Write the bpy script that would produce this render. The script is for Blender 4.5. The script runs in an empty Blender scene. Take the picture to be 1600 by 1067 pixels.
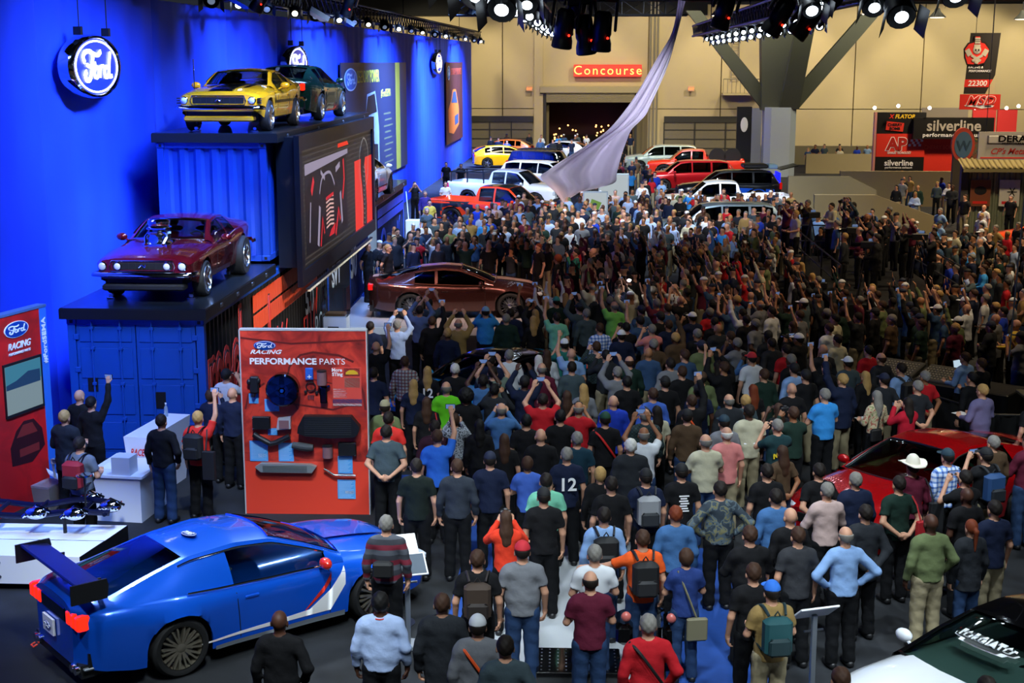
import bpy, math, random
import numpy as np
from mathutils import Vector, Matrix, Euler
R = math.radians
rnd = random.Random(7)
C = bpy.context.scene.collection
SC = bpy.context.scene
# ---------------------------------------------------------------- camera
cam_d = bpy.data.cameras.new('camera'); cam = bpy.data.objects.new('camera', cam_d); C.objects.link(cam)
cam_d.sensor_width = 36.0; cam_d.lens = 36.0*2195/1600; cam_d.clip_end = 400; cam_d.clip_start = 0.1
cam.location = (0, 0, 7.1); cam.rotation_euler = (R(90-11.272), 0, R(3.0435))
SC.camera = cam
# ---------------------------------------------------------------- world, exposure
SC.view_settings.view_transform = 'Standard'; SC.view_settings.look = 'None'
SC.view_settings.gamma = 1.0; SC.view_settings.use_curve_mapping = False
SC.view_settings.exposure = 0.0
wd = bpy.data.worlds.new('hall_air'); SC.world = wd; wd.use_nodes = True
wd.node_tree.nodes['Background'].inputs[0].default_value = (0.50, 0.58, 0.75, 1)
wd.node_tree.nodes['Background'].inputs[1].default_value = 0.035
# ---------------------------------------------------------------- lights (the rig in the trusses and the hall lamps)
def aim(o, target):
    o.rotation_euler = (Vector(target)-Vector(o.location)).to_track_quat('-Z', 'Y').to_euler()
def spot(loc, target, power, col=(1,1,1), ang=40, blend=.5, rad=.25):
    d = bpy.data.lights.new('stage_beam', 'SPOT'); d.energy = power; d.color = col; d.spot_size = R(ang); d.spot_blend = blend; d.shadow_soft_size = rad
    o = bpy.data.objects.new('stage_beam', d); C.objects.link(o); o.location = loc; aim(o, target); return o
def area(loc, target, power, col, sx, sy, spread=180):
    d = bpy.data.lights.new('wash_light', 'AREA'); d.energy = power; d.color = col; d.shape = 'RECTANGLE'; d.size = sx; d.size_y = sy; d.spread = R(spread)
    o = bpy.data.objects.new('wash_light', d); C.objects.link(o); o.location = loc; aim(o, target); return o
COOL = (.80, .92, 1.0); WARM = (1.0, .80, .52); BLU = (.10, .22, 1.0)
# blue wash down the drape
for i, (yy, pw) in enumerate(((17, 520), (27, 900), (38, 1300), (50, 2000), (64, 2500), (79, 2900), (95, 3000))):
    area((-5.2+.012*yy, yy, 10.6), (-9.9+.0172*yy, yy+2, 3.5), pw, (.20, .38, 1.0), 6, .5, 75)
# key lights on the cars to the left
spot((-1.5, 9, 11.2), (-3.6, 16.2, .6), 4300, COOL, 34, .5, .5)
spot((-9.0, 21.5, 10.6), (-4.2, 16.8, .8), 3400, COOL, 26, .5, .45)
spot((-4.5, 27, 10.8), (-4.0, 17.2, .8), 3200, COOL, 22, .5, .45)
spot((-8.2, 11, 11.0), (-3.9, 16.0, .8), 2300, COOL, 34)
spot((0, 18, 11.4), (-3.2, 17.0, .6), 1300, COOL, 30)
spot((-4.0, 17, 11.0), (-8.0, 27.2, 3.4), 9500, COOL, 22)
spot((-2.0, 24, 11.5), (-8.0, 32.5, 6.2), 4200, (1, .97, .9), 20)
spot((-3.0, 29, 11.5), (-8.0, 38.0, 6.2), 2600, COOL, 22)
spot((-6.5, 12, 10.0), (-7.6, 18.5, .5), 4500, COOL, 20)
spot((-3.5, 14, 11.2), (-4.4, 21.2, 1.4), 5600, COOL, 22)
spot((-5.5, 14, 11.2), (-7.8, 23.8, 1.4), 3400, (.75, .85, 1), 26)
spot((-4.0, 42, 10.8), (-8.0, 48, 3.5), 1700, COOL, 22)
# stage: warm beams on the revealed car, presenter and platform
spot((-1.0, 31.0, 10.2), (-3.5, 38.2, 1.0), 7000, (1, .66, .52), 26)
spot((-6.0, 30.0, 10.2), (-4.0, 38.6, 1.0), 4500, (1, .62, .5), 24)
spot((-4.5, 33, 10.4), (-6.2, 40.5, 1.2), 2200, (.9, .95, 1), 20)
spot((1.0, 33.5, 10.4), (-1.2, 40.2, 1.4), 2400, (1, .6, .42), 18)
spot((-1.0, 6.5, 10.6), (-.6, 14.2, 1.2), 3000, COOL, 44, .8)
spot((3.5, 7.0, 10.6), (2.2, 14.0, 1.2), 2200, COOL, 36, .8)
spot((2.5, 24.5, 11.3), (1.8, 19, 1.2), 2200, COOL, 60, .9)
# foreground crowd, cool light from the rig above
spot((0.5, 13, 11.2), (1.4, 19.5, 1.2), 3600, COOL, 60, .8)
spot((5.0, 13, 11.2), (6.0, 18.5, 1.2), 3400, COOL, 56, .8)
spot((-1.5, 18, 11.2), (-1.5, 26, 1.2), 1700, COOL, 46, .8)
spot((9.0, 16, 11.2), (5.2, 21.5, .8), 2600, COOL, 34, .8)
spot((6.5, 9.5, 10.8), (5.0, 13.0, .8), 3800, COOL, 36, .6)
spot((3.0, 9.5, 10.8), (1.6, 14.2, .2), 1900, COOL, 26, .6)
# the silk
spot((-1.5, 23, 9.0), (-.3, 41, 4.0), 15000, (.93, .93, 1), 14, .6)
# container artwork
spot((2.6, 24.0, 8.3), (-6.8, 30.0, 1.4), 6500, (1, .96, .9), 26, .8)
spot((2.6, 30.0, 8.0), (-6.8, 37.0, 1.2), 7500, COOL, 24, .8)
spot((-1.0, 42.0, 9.6), (-6.8, 48.5, 1.4), 2400, COOL, 30, .8)
spot((-2.5, 18, 10.5), (.8, 40.5, 4.8), 26000, (.93, .93, 1), 17, .6)
spot((5.5, 22, 8.6), (1.8, 42, 6.6), 6000, (.75, .70, 1), 20, .5)
# dim middle of the crowd
spot((7, 30, 11.6), (6, 34, 1), 900, (1, .70, .42), 100, .9)
spot((2, 28, 11.4), (1, 32, 1), 420, (.9, .75, .62), 90, .9)
# bright crowd and cars behind the stage
for x_, y_, p_ in ((-6, 48, 3600), (-1, 50, 5200), (4, 52, 5000), (-4, 62, 6500), (2, 64, 6500), (8, 62, 3600), (-4, 80, 8500), (4, 80, 8500), (-5, 96, 8500), (4, 98, 8000)):
    spot((x_, y_-7, 11.8), (x_, y_+1, 1.0), p_*1.5, (.84, .93, 1.0), 66, 1.0, .4)
# right-hand side: yellow hall light
for x_, y_, p_ in ((13, 38, 4200), (16, 50, 6500), (19, 58, 6500), (20, 70, 7500), (11, 28, 1300), (24, 84, 6500), (14, 80, 5500)):
    spot((x_, y_, 12.0), (x_, y_+1, 0), p_, (1.0, .78, .48), 110, .8, .6)
# hall lamps scalloping the far wall
for x_ in (-12, -3, 5, 13, 20.5, 28, 36):
    spot((x_, 101.5, 12.4), (x_, 110.4, 3.8), 3300 if x_ > 10 else 2800, (1.0, .89, .60), 80, .35, .5)
area((14, 84, 12.2), (14, 110, 5), 3800, (1, .90, .62), 40, 2)
# ---------------------------------------------------------------- materials
def lin(h):
    if isinstance(h, str):
        h = h.lstrip('#'); c = [int(h[i:i+2], 16)/255 for i in (0, 2, 4)]
    else: c = h
    return tuple(v/12.92 if v <= .04045 else ((v+.055)/1.055)**2.4 for v in c)
MC = {}
def M(name, col='#808080', rough=.6, metal=0., coat=0., emit=0., ecol=None, noise=0., nscale=8., bump=0., bscale=60., alpha=1., trans=0., spec=.5):
    if name in MC: return MC[name]
    m = bpy.data.materials.new(name); m.use_nodes = True; nt = m.node_tree; b = nt.nodes['Principled BSDF']
    c = lin(col)
    b.inputs['Base Color'].default_value = (*c, 1); b.inputs['Roughness'].default_value = rough; b.inputs['Metallic'].default_value = metal
    b.inputs['Coat Weight'].default_value = coat; b.inputs['Coat Roughness'].default_value = .04
    b.inputs['Specular IOR Level'].default_value = spec
    if trans: b.inputs['Transmission Weight'].default_value = trans
    if alpha < 1: b.inputs['Alpha'].default_value = alpha
    if emit:
        b.inputs['Emission Color'].default_value = (*lin(ecol or col), 1); b.inputs['Emission Strength'].default_value = emit
    if noise or bump:
        tc = nt.nodes.new('ShaderNodeTexCoord')
    if noise:
        n = nt.nodes.new('ShaderNodeTexNoise'); n.inputs['Scale'].default_value = nscale; n.inputs['Detail'].default_value = 4
        r = nt.nodes.new('ShaderNodeMix'); r.data_type = 'RGBA'
        r.inputs[6].default_value = (*[v*(1-noise) for v in c], 1); r.inputs[7].default_value = (*[min(1, v*(1+noise)) for v in c], 1)
        nt.links.new(tc.outputs['Object'], n.inputs['Vector']); nt.links.new(n.outputs['Fac'], r.inputs[0]); nt.links.new(r.outputs[2], b.inputs['Base Color'])
    if bump:
        n2 = nt.nodes.new('ShaderNodeTexNoise'); n2.inputs['Scale'].default_value = bscale; n2.inputs['Detail'].default_value = 3
        bp = nt.nodes.new('ShaderNodeBump'); bp.inputs['Strength'].default_value = bump; bp.inputs['Distance'].default_value = .02
        nt.links.new(tc.outputs['Object'], n2.inputs['Vector']); nt.links.new(n2.outputs['Fac'], bp.inputs['Height']); nt.links.new(bp.outputs['Normal'], b.inputs['Normal'])
    MC[name] = m; return m
def tex_mat(name, build, rough=.8):
    """material whose base colour comes from build(nodetree, texcoord) -> colour socket"""
    if name in MC: return MC[name]
    m = bpy.data.materials.new(name); m.use_nodes = True; nt = m.node_tree; b = nt.nodes['Principled BSDF']
    b.inputs['Roughness'].default_value = rough
    tc = nt.nodes.new('ShaderNodeTexCoord'); s = build(nt, tc); nt.links.new(s, b.inputs['Base Color']); MC[name] = m; return m
def ramp(nt, fac, stops, interp='CONSTANT'):
    r = nt.nodes.new('ShaderNodeValToRGB'); r.color_ramp.interpolation = interp
    e = r.color_ramp.elements
    while len(e) < len(stops): e.new(.5)
    for k, (p, c) in enumerate(stops):
        e[k].position = p; e[k].color = (*lin(c), 1)
    nt.links.new(fac, r.inputs[0]); return r.outputs[0]
def noise_n(nt, vec, scale, detail=3, dist=0.):
    n = nt.nodes.new('ShaderNodeTexNoise'); n.inputs['Scale'].default_value = scale; n.inputs['Detail'].default_value = detail; n.inputs['Distortion'].default_value = dist
    nt.links.new(vec, n.inputs['Vector']); return n.outputs['Fac']
black = M('black_paint', '#08090b', .5); blackgloss = M('gloss_black', '#050506', .12, coat=.6)
chrome = M('chrome', '#dfe3e8', .08, 1.); steel = M('brushed_steel', '#9a9da2', .35, 1.); alu = M('truss_metal', '#15161a', .45, .6)
rubber = M('tyre_rubber', '#0d0d0e', .75); white = M('white_laminate', '#e4e6ea', .35); whitem = M('white_print', '#f2f2f2', .6)
grey = M('grey_metal', '#6d7076', .4, .6); redp = M('red_print', '#d8281c', .55); red2 = M('orange_red_print', '#e2402a', .5)
bluep = M('info_card_blue', '#4f9fe0', .6); darkp = M('dark_plastic', '#141518', .5)
# ---------------------------------------------------------------- mesh helpers
class MB:
    def __init__(s): s.v = []; s.f = []; s.m = []; s.X = Matrix.Identity(4)
    def xf(s, m=None): s.X = m or Matrix.Identity(4); return s
    def add(s, vs, fs, mi=0):
        n = len(s.v); X = s.X
        s.v += [tuple(X @ Vector(p)) for p in vs]; s.f += [tuple(n+i for i in f) for f in fs]; s.m += [mi]*len(fs); return s
    def box(s, x0, x1, y0, y1, z0, z1, mi=0):
        return s.add([(x0,y0,z0),(x1,y0,z0),(x1,y1,z0),(x0,y1,z0),(x0,y0,z1),(x1,y0,z1),(x1,y1,z1),(x0,y1,z1)],
                     [(0,3,2,1),(4,5,6,7),(0,1,5,4),(1,2,6,5),(2,3,7,6),(3,0,4,7)], mi)
    def rbox(s, x0, x1, y0, y1, z0, z1, r, mi=0):     # box with chamfered edges
        vs = []; 
        for z, d in ((z0, r), (z0+r, 0), (z1-r, 0), (z1, r)):
            a, b, c, e = x0+d, x1-d, y0+d, y1-d; q = r*.7
            vs += [(a+q,c,z),(b-q,c,z),(b,c+q,z),(b,e-q,z),(b-q,e,z),(a+q,e,z),(a,e-q,z),(a,c+q,z)]
        fs = [tuple(range(7,-1,-1)), tuple(range(24,32))]
        for k in range(3):
            for i in range(8): j = (i+1)%8; fs.append((k*8+i, k*8+j, k*8+8+j, k*8+8+i))
        return s.add(vs, fs, mi)
    def tube(s, pts, r, n=8, mi=0, cap=True, flat=1.):
        pts = [Vector(p) for p in pts]; vs = []; k = len(pts); rr = r if isinstance(r, (list, tuple)) else [r]*k
        prev = None
        for i, p in enumerate(pts):
            t = (pts[min(i+1, k-1)]-pts[max(i-1, 0)]).normalized()
            if prev is None:
                a = t.orthogonal().normalized()
            else:
                a = (prev - t*prev.dot(t)); a = a.normalized() if a.length > 1e-6 else t.orthogonal().normalized()
            prev = a; b = t.cross(a)
            for j in range(n):
                w = 2*math.pi*j/n; vs.append(tuple(p + a*math.cos(w)*rr[i] + b*math.sin(w)*rr[i]*flat))
        fs = [(i*n+j, i*n+(j+1)%n, (i+1)*n+(j+1)%n, (i+1)*n+j) for i in range(k-1) for j in range(n)]
        if cap: fs += [tuple(range(n-1, -1, -1)), tuple(range((k-1)*n, k*n))]
        return s.add(vs, fs, mi)
    def lathe(s, prof, n=24, mi=0, axis='z'):
        vs = []
        for r, h in prof:
            for j in range(n):
                w = 2*math.pi*j/n; a, b = r*math.cos(w), r*math.sin(w)
                vs.append((a,b,h) if axis == 'z' else ((a,h,b) if axis == 'y' else (h,a,b)))
        k = len(prof)
        fs = [(i*n+j, i*n+(j+1)%n, (i+1)*n+(j+1)%n, (i+1)*n+j) for i in range(k-1) for j in range(n)]
        fs += [tuple(range(n-1,-1,-1)), tuple(range((k-1)*n, k*n))]
        return s.add(vs, fs, mi)
    def prism(s, poly, z0, z1, mi=0):
        n = len(poly); vs = [(x,y,z0) for x,y in poly]+[(x,y,z1) for x,y in poly]
        return s.add(vs, [tuple(range(n-1,-1,-1)), tuple(range(n,2*n))]+[(i,(i+1)%n,n+(i+1)%n,n+i) for i in range(n)], mi)
    def ribbon(s, pts, w, z0, z1, mi=0):              # flat stroke in the xy plane
        pts = [Vector((p[0], p[1])) for p in pts]; L = []; Rr = []
        for i, p in enumerate(pts):
            t = (pts[min(i+1,len(pts)-1)]-pts[max(i-1,0)]).normalized(); nn = Vector((-t.y, t.x))*(w[i] if isinstance(w, list) else w)/2
            L.append(p+nn); Rr.append(p-nn)
        n = len(pts); vs = []
        for a in (L, Rr):
            for z in (z0, z1): vs += [(p.x,p.y,z) for p in a]
        fs = []
        for i in range(n-1):
            fs += [(n+i, 3*n+i, 3*n+i+1, n+i+1), (i, n+i, n+i+1, i+1), (2*n+i, 2*n+i+1, 3*n+i+1, 3*n+i), (i, i+1, 2*n+i+1, 2*n+i)]
        fs += [(0, 2*n, 3*n, n), (n-1, 2*n-1, 4*n-1, 3*n-1)]
        return s.add(vs, fs, mi)
    def ell(s, c, r, n=12, m=8, mi=0):
        vs = []
        for i in range(m+1):
            a = math.pi*i/m
            for j in range(n):
                b = 2*math.pi*j/n; vs.append((c[0]+r[0]*math.sin(a)*math.cos(b), c[1]+r[1]*math.sin(a)*math.sin(b), c[2]+r[2]*math.cos(a)))
        return s.add(vs, [(i*n+j, (i+1)*n+j, (i+1)*n+(j+1)%n, i*n+(j+1)%n) for i in range(m) for j in range(n)], mi)
    def grid(s, g, mi=0, mif=None, skip=None):
        ni, nj = len(g), len(g[0]); vs = [p for row in g for p in row]; n0 = len(s.v)
        X = s.X; s.v += [tuple(X @ Vector(p)) for p in vs]
        for i in range(ni-1):
            for j in range(nj-1):
                if skip and skip(i, j): continue
                s.f.append((n0+i*nj+j, n0+i*nj+j+1, n0+(i+1)*nj+j+1, n0+(i+1)*nj+j)); s.m.append(mif(i, j) if mif else mi)
        return s
    def build(s, name, mats, parent=None, smooth=False, loc=None, rot=None):
        us = sorted({i for f in s.f for i in f}); rm = {a: b for b, a in enumerate(us)}
        me = bpy.data.meshes.new(name); me.from_pydata([s.v[i] for i in us], [], [tuple(rm[i] for i in f) for f in s.f])
        for m in (mats if isinstance(mats, (list, tuple)) else [mats]): me.materials.append(m)
        if any(s.m): me.polygons.foreach_set('material_index', s.m)
        if smooth:
            me.polygons.foreach_set('use_smooth', [True]*len(me.polygons))
            if smooth != 2: me.set_sharp_from_angle(angle=R(38))
        me.update()
        o = bpy.data.objects.new(name, me); C.objects.link(o)
        if parent: o.parent = parent
        if loc is not None: o.location = loc
        if rot is not None: o.rotation_euler = rot
        return o
def tag(o, label=None, cat=None, group=None, kind=None):
    if label: o['label'] = label
    if cat: o['category'] = cat
    if group: o['group'] = group
    if kind: o['kind'] = kind
    return o
def empty(name, loc=(0,0,0), rz=0., label=None, cat=None, group=None, rot=None):
    o = bpy.data.objects.new(name, None); C.objects.link(o); o.location = loc; o.rotation_euler = rot or (0,0,rz); o.empty_display_size = .1
    return tag(o, label, cat, group)
def text_pts(body, size, bold=0., shear=0., align='CENTER', spacing=1.):
    cu = bpy.data.curves.new('lettering', 'FONT'); cu.body = body; cu.size = size; cu.offset = bold*size; cu.shear = shear; cu.align_x = align
    cu.extrude = .004; cu.space_character = spacing; cu.resolution_u = 3
    o = bpy.data.objects.new('lettering', cu); C.objects.link(o)
    me = bpy.data.meshes.new_from_object(o); bpy.data.objects.remove(o); bpy.data.curves.remove(cu); return me
def text(body, size, mat, loc, rot=(90,0,0), parent=None, bold=0., shear=0., align='CENTER', sx=1., spacing=1., name='lettering', fit=0):
    me = text_pts(body, size, bold, shear, align, spacing)
    if fit: xs_ = [v.co.x for v in me.vertices]; sx = fit/(max(xs_)-min(xs_))
    me.materials.clear(); me.materials.append(mat)
    o = bpy.data.objects.new(name, me); C.objects.link(o); o.location = loc; o.rotation_euler = [R(a) for a in rot]; o.scale = (sx, 1, 1)
    if parent: o.parent = parent
    return o
def smoothpath(pts, n=6):                             # Catmull-Rom through 2D/3D points
    P = [Vector(p) for p in pts]; out = []
    for i in range(len(P)-1):
        a, b, c, d = P[max(i-1,0)], P[i], P[i+1], P[min(i+2,len(P)-1)]
        for k in range(n):
            t = k/n; out.append(.5*((2*b)+(c-a)*t+(2*a-5*b+4*c-d)*t*t+(3*b-a-3*c+d)*t**3))
    out.append(P[-1]); return out
SCRIPT = [  # the white script on the blue ovals, in a box of about 2 x 1
    ([(-.72,.12),(-.80,.26),(-.70,.40),(-.45,.44),(-.2,.36),(.05,.34),(.22,.44)], .10),
    ([(-.22,.36),(-.30,.12),(-.36,-.15),(-.48,-.36),(-.66,-.38),(-.74,-.24),(-.64,-.14)], .11),
    ([(-.62,.06),(-.45,.0),(-.28,.04),(-.12,.10)], .08),
    ([(-.10,-.02),(-.20,-.14),(-.18,-.28),(-.06,-.32),(.05,-.22),(.04,-.08),(-.06,-.01),(-.12,-.04)], .08),
    ([(.12,.02),(.14,-.12),(.12,-.32)], .08), ([(.14,-.12),(.22,.0),(.34,.02)], .075),
    ([(.62,-.04),(.50,.0),(.40,-.12),(.42,-.28),(.54,-.32),(.66,-.2)], .08),
    ([(.80,.42),(.72,.15),(.68,-.12),(.70,-.30),(.84,-.28)], .09)]
def oval_script(mb, sx, sy, z0, z1, mi=0):
    for pts, w in SCRIPT:
        mb.ribbon([(p.x*sx, p.y*sy) for p in smoothpath(pts, 5)], w*(sx+sy)/2, z0, z1, mi)
ovalblue = M('oval_blue', '#0d3f96', .3, coat=.5); ovalwhite = M('oval_white', '#f3f6fb', .4)
def oval_logo(parent, loc, rot, rx, ry, th=.02):
    e = MB(); 
    e.prism([(rx*math.cos(a*math.pi/24), ry*math.sin(a*math.pi/24)) for a in range(48)], 0, th, 0)
    e.prism([(.94*rx*math.cos(a*math.pi/24), .91*ry*math.sin(a*math.pi/24)) for a in range(48)], th, th+.004, 1)
    e.prism([(.90*rx*math.cos(a*math.pi/24), .86*ry*math.sin(a*math.pi/24)) for a in range(48)], th+.004, th+.008, 0)
    oval_script(e, rx*.85, ry*1.15, th+.008, th+.014, 1)
    return e.build('oval_badge', [ovalblue, ovalwhite], parent, loc=loc, rot=[R(a) for a in rot])
# ================================================================ setting
carpet = tex_mat('dark_carpet', lambda nt, tc: ramp(nt, noise_n(nt, tc.outputs['Object'], 1.4, 8, .6), [(.30, '#0b0d10'), (.55, '#16191e'), (.75, '#20242a')], 'LINEAR'), .95)
g = MB().box(-40, 60, -12, 130, -.2, 0); tag(g.build('floor', carpet), kind='structure')
# blue drape wall on the left, hung in long panels with shallow folds
def wallx(y): return -10.4+.0172*(y-10)
drape = tex_mat('blue_drape', lambda nt, tc: ramp(nt, noise_n(nt, tc.outputs['Object'], .25, 3), [(.3, '#0b33c4'), (.7, '#1548ea')], 'LINEAR'), .7)
wall = bpy.data.objects.new('wall_left', None); C.objects.link(wall); wall['kind'] = 'structure'
yy = 12.0; k = 0; edges = [12, 18, 22.2, 26.0, 32.7, 39.1, 45, 51, 57, 63, 69, 75, 81, 87, 93, 99, 107.1]
for a, b in zip(edges, edges[1:]):
    rows = []
    n = int((b-a)*4)
    for z in (0, .02, 2.1, 4.2, 6.3, 8.48, 8.5):
        rows.append([(wallx(y)+(.02*math.sin(y*5.1+k)+.012*math.sin(y*11.3))*(1-abs(2*t/n-1)**8) + (.05 if t in (0, n) else 0)*-1, y, z) for t in range(n+1) for y in [a+(b-a)*t/n]])
    MB().grid(rows).build('panel', drape, wall, smooth=2); k += 1
MB().add([(wallx(10)-.25,10,0),(wallx(10)-.15,10,0),(wallx(107)-.15,107,0),(wallx(107)-.25,107,0),(wallx(10)-.25,10,8.4),(wallx(10)-.15,10,8.4),(wallx(107)-.15,107,8.4),(wallx(107)-.25,107,8.4)], [(0,3,2,1),(4,5,6,7),(0,1,5,4),(1,2,6,5),(2,3,7,6),(3,0,4,7)]).build('backing', black, wall)
# far wall, cream tilt-up panels with joints
cream = M('cream_wall_paint', '#b9a67e', .75, noise=.05, nscale=.6)
bw = bpy.data.objects.new('wall_far', None); C.objects.link(bw); bw['kind'] = 'structure'
xs = [-22, -14, -6.6, -3.55, 4.6, 10.2, 13.2, 20.3, 25.4, 33.5, 42, 60]
for a, b in zip(xs, xs[1:]):
    if a == -3.55:
        MB().box(a+.04, b-.04, 110.3, 111, 4.6, 14).build('panel', cream, bw)
    elif b == -3.55:
        MB().box(-4.15, b+.1, 110.0, 111, 0, 14).build('panel', cream, bw); MB().box(a+.04, b-.04, 110.3, 111, 3.54, 14).build('panel', cream, bw); MB().box(a+.04, b-.04, 110.3, 111, 0, 3.48).build('panel', cream, bw)
    else:
        MB().box(a+.04, b-.04, 110.3, 111, 0, 3.48).build('panel', cream, bw); MB().box(a+.04, b-.04, 110.3, 111, 3.54, 14).build('panel', cream, bw)
MB().box(-22, -3, 110.6, 111.2, 0, 14).box(3.5, 60, 110.6, 111.2, 0, 14).build('joint', M('wall_joint', '#6a5d42', .8), bw)
MB().box(-22, 9, 109.95, 110.2, 10.55, 14).box(9, 60, 109.95, 110.2, 11.35, 14).build('upper_band', M('ceiling_black', '#08080a', .9), bw)
# dock doors with dark headers
for n_, (a, b) in enumerate(((-9.3, -4.2), (5.9, 13.0))):
    d = bpy.data.objects.new('door_%d' % (n_+1), None); C.objects.link(d); d['kind'] = 'structure'
    nb = 3
    MB().box(a, b, 110.0, 110.28, 2.5, 2.95).build('header', M('dark_bronze', '#2a2620', .5), d)
    for q in range(nb):
        u0 = a+(b-a)*q/nb; u1 = a+(b-a)*(q+1)/nb
        MB().box(u0+.05, u1-.05, 110.1, 110.25, 0, 2.5).build('panel', M('door_bronze', '#6d624c', .6, noise=.1), d)
        MB().box(u0-.04, u0+.05, 110.0, 110.2, 0, 2.5).build('frame', M('dark_bronze', '#2a2620', .5), d)
        for g_ in range(3): MB().box(u0+.05, u1-.05, 110.05, 110.1, .5+g_*.7, .55+g_*.7).build('rail', M('dark_bronze', '#2a2620', .5), d)
# the open concourse doorway with its roller door and painted hall beyond
d = bpy.data.objects.new('door_3', None); C.objects.link(d); d['kind'] = 'structure'
mural = tex_mat('maroon_mural', lambda nt, tc: ramp(nt, (lambda w: (setattr(w, 'wave_type', 'RINGS'), w.inputs['Scale'].__setattr__('default_value', .55), w.inputs['Distortion'].__setattr__('default_value', 3.0), nt.links.new(tc.outputs['Object'], w.inputs['Vector']), w.outputs['Fac'])[-1])(nt.nodes.new('ShaderNodeTexWave')), [(0, '#3a0f18'), (.45, '#7d3640'), (.6, '#b08a8a'), (.66, '#4a1822')]), .7)
MB().box(-3.4, -3.2, 110, 118, 0, 5).box(3.6, 3.8, 110, 118, 0, 5).box(-3.4, 3.8, 110.4, 118, 4.5, 4.7).build('frame', M('dark_bronze', '#2a2620', .5), d)
MB().box(-3.2, 3.6, 116.5, 116.7, 1.2, 4.6).build('backdrop', mural, d)
MB().box(-3.2, 3.6, 116.6, 116.8, 0, 1.2).build('lower_wall', M('dim_hall', '#1c1410', .8), d)
for q in range(7): MB().rbox(-3.2, 3.6, 109.85, 110.25, 4.0+q*.1, 4.09+q*.1, .02).build('slat', M('roller_slat', '#8c7f60', .55), d)
MB().rbox(-3.7, 4.1, 109.7, 110.3, 4.7, 5.25, .05).build('shutter_box', M('roller_box', '#a2936c', .6), d)
for q in range(26):
    tx = -3+rnd.random()*6.4; MB().ell((tx, 113+rnd.random()*3, .9+rnd.random()*1.2), (.07, .07, .07), 6, 4).build('lamp', M('fairy_lamp', '#ffb060', emit=5.), d)
# duct pipes and ladder by the far wall
for xx in (4.75, 5.05, 5.3): MB().tube([(xx, 110, 0), (xx, 110, 14)], .08, 6).build('trim_%d' % int(xx*10), M('pipe_grey', '#7c7461', .6))['kind'] = 'structure'
lad = empty('wall_ladder', (11.2, 110, 5.6), 0, 'caged steel ladder fixed to the cream far wall above a railed landing', 'ladder')
for sx in (-.28, .28): MB().tube([(sx, 0, 0), (sx, 0, 4.5)], .04, 6).build('rail', M('pipe_grey', '#7c7461'), lad)
for q in range(14): MB().tube([(-.28, 0, .2+q*.3), (.28, 0, .2+q*.3)], .03, 6).build('rung', M('pipe_grey', '#7c7461'), lad)
bal = empty('landing', (11.9, 109.2, 4.6), 0, 'small railed steel landing below the ladder on the far wall', 'platform')
MB().box(-1.7, 1.5, -.8, .9, 0, .15).build('deck', M('landing_cream', '#ab9a70', .6), bal)
for q in range(11): MB().tube([(-1.7+q*.32, -.8, .15), (-1.7+q*.32, -.8, 1.2)], .025, 5).build('baluster', M('pipe_grey', '#7c7461'), bal)
MB().tube([(-1.7, -.8, 1.2), (1.5, -.8, 1.2)], .04, 6).build('handrail', M('pipe_grey', '#7c7461'), bal)
# dark ceiling
MB().box(-40, 60, -12, 130, 14, 14.3).build('ceiling', M('ceiling_black', '#08080a', .9))['kind'] = 'structure'
# big Y column
col = empty('tree_column', (12.0, 90, 0), 0, 'huge steel column branching into four arms under the roof', 'column')
cmat = M('column_green', '#3a3e32', .6, noise=.06); cm2 = M('column_blue', '#6f8fae', .55)
m_ = MB(); m_.prism([(-.98,-.6),(-.6,-.9),(.6,-.9),(.98,-.6),(.98,.6),(-.98,.6)], 0, 4.3); m_.build('shaft', M('column_pale', '#8a95a0', .6), col)
def arm(p0, p1, w0, w1):
    p0, p1 = Vector(p0), Vector(p1); vs = []
    for p, w in ((p0, w0), (p1, w1)):
        vs += [(p.x-w, p.y-w*.6, p.z), (p.x+w, p.y-w*.6, p.z), (p.x+w, p.y+w*.6, p.z), (p.x-w, p.y+w*.6, p.z)]
    MB().add(vs, [(0,3,2,1),(4,5,6,7),(0,1,5,4),(1,2,6,5),(2,3,7,6),(3,0,4,7)]).build('branch', cmat, col)
arm((-.2,0,4.1), (-.4,0,14), .95, 1.15); arm((-.5,.3,4.2), (-5.5,.4,10.2), .6, .45); arm((.6,.3,4.2), (8.8,.4,14), .6, .5); arm((.5,-.5,4.2), (1.6,-4,14), .6, .5)
# raised concourse on the right with its parapets and ramp
conc = M('parapet_concrete', '#8c8060', .8, noise=.07, nscale=1.5); floorw = M('walkway_floor', '#5d5645', .85, noise=.1)
def struct(o): o['kind'] = 'structure'; return o
rmp = MB()
rmp.box(12.6, 40, 71, 71.25, 0, 1.75); struct(rmp.build('parapet_back', conc))
def slab(name, poly, z0, z1, mat): # extruded footprint
    return struct(MB().prism(poly, z0, z1).build(name, mat))
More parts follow.
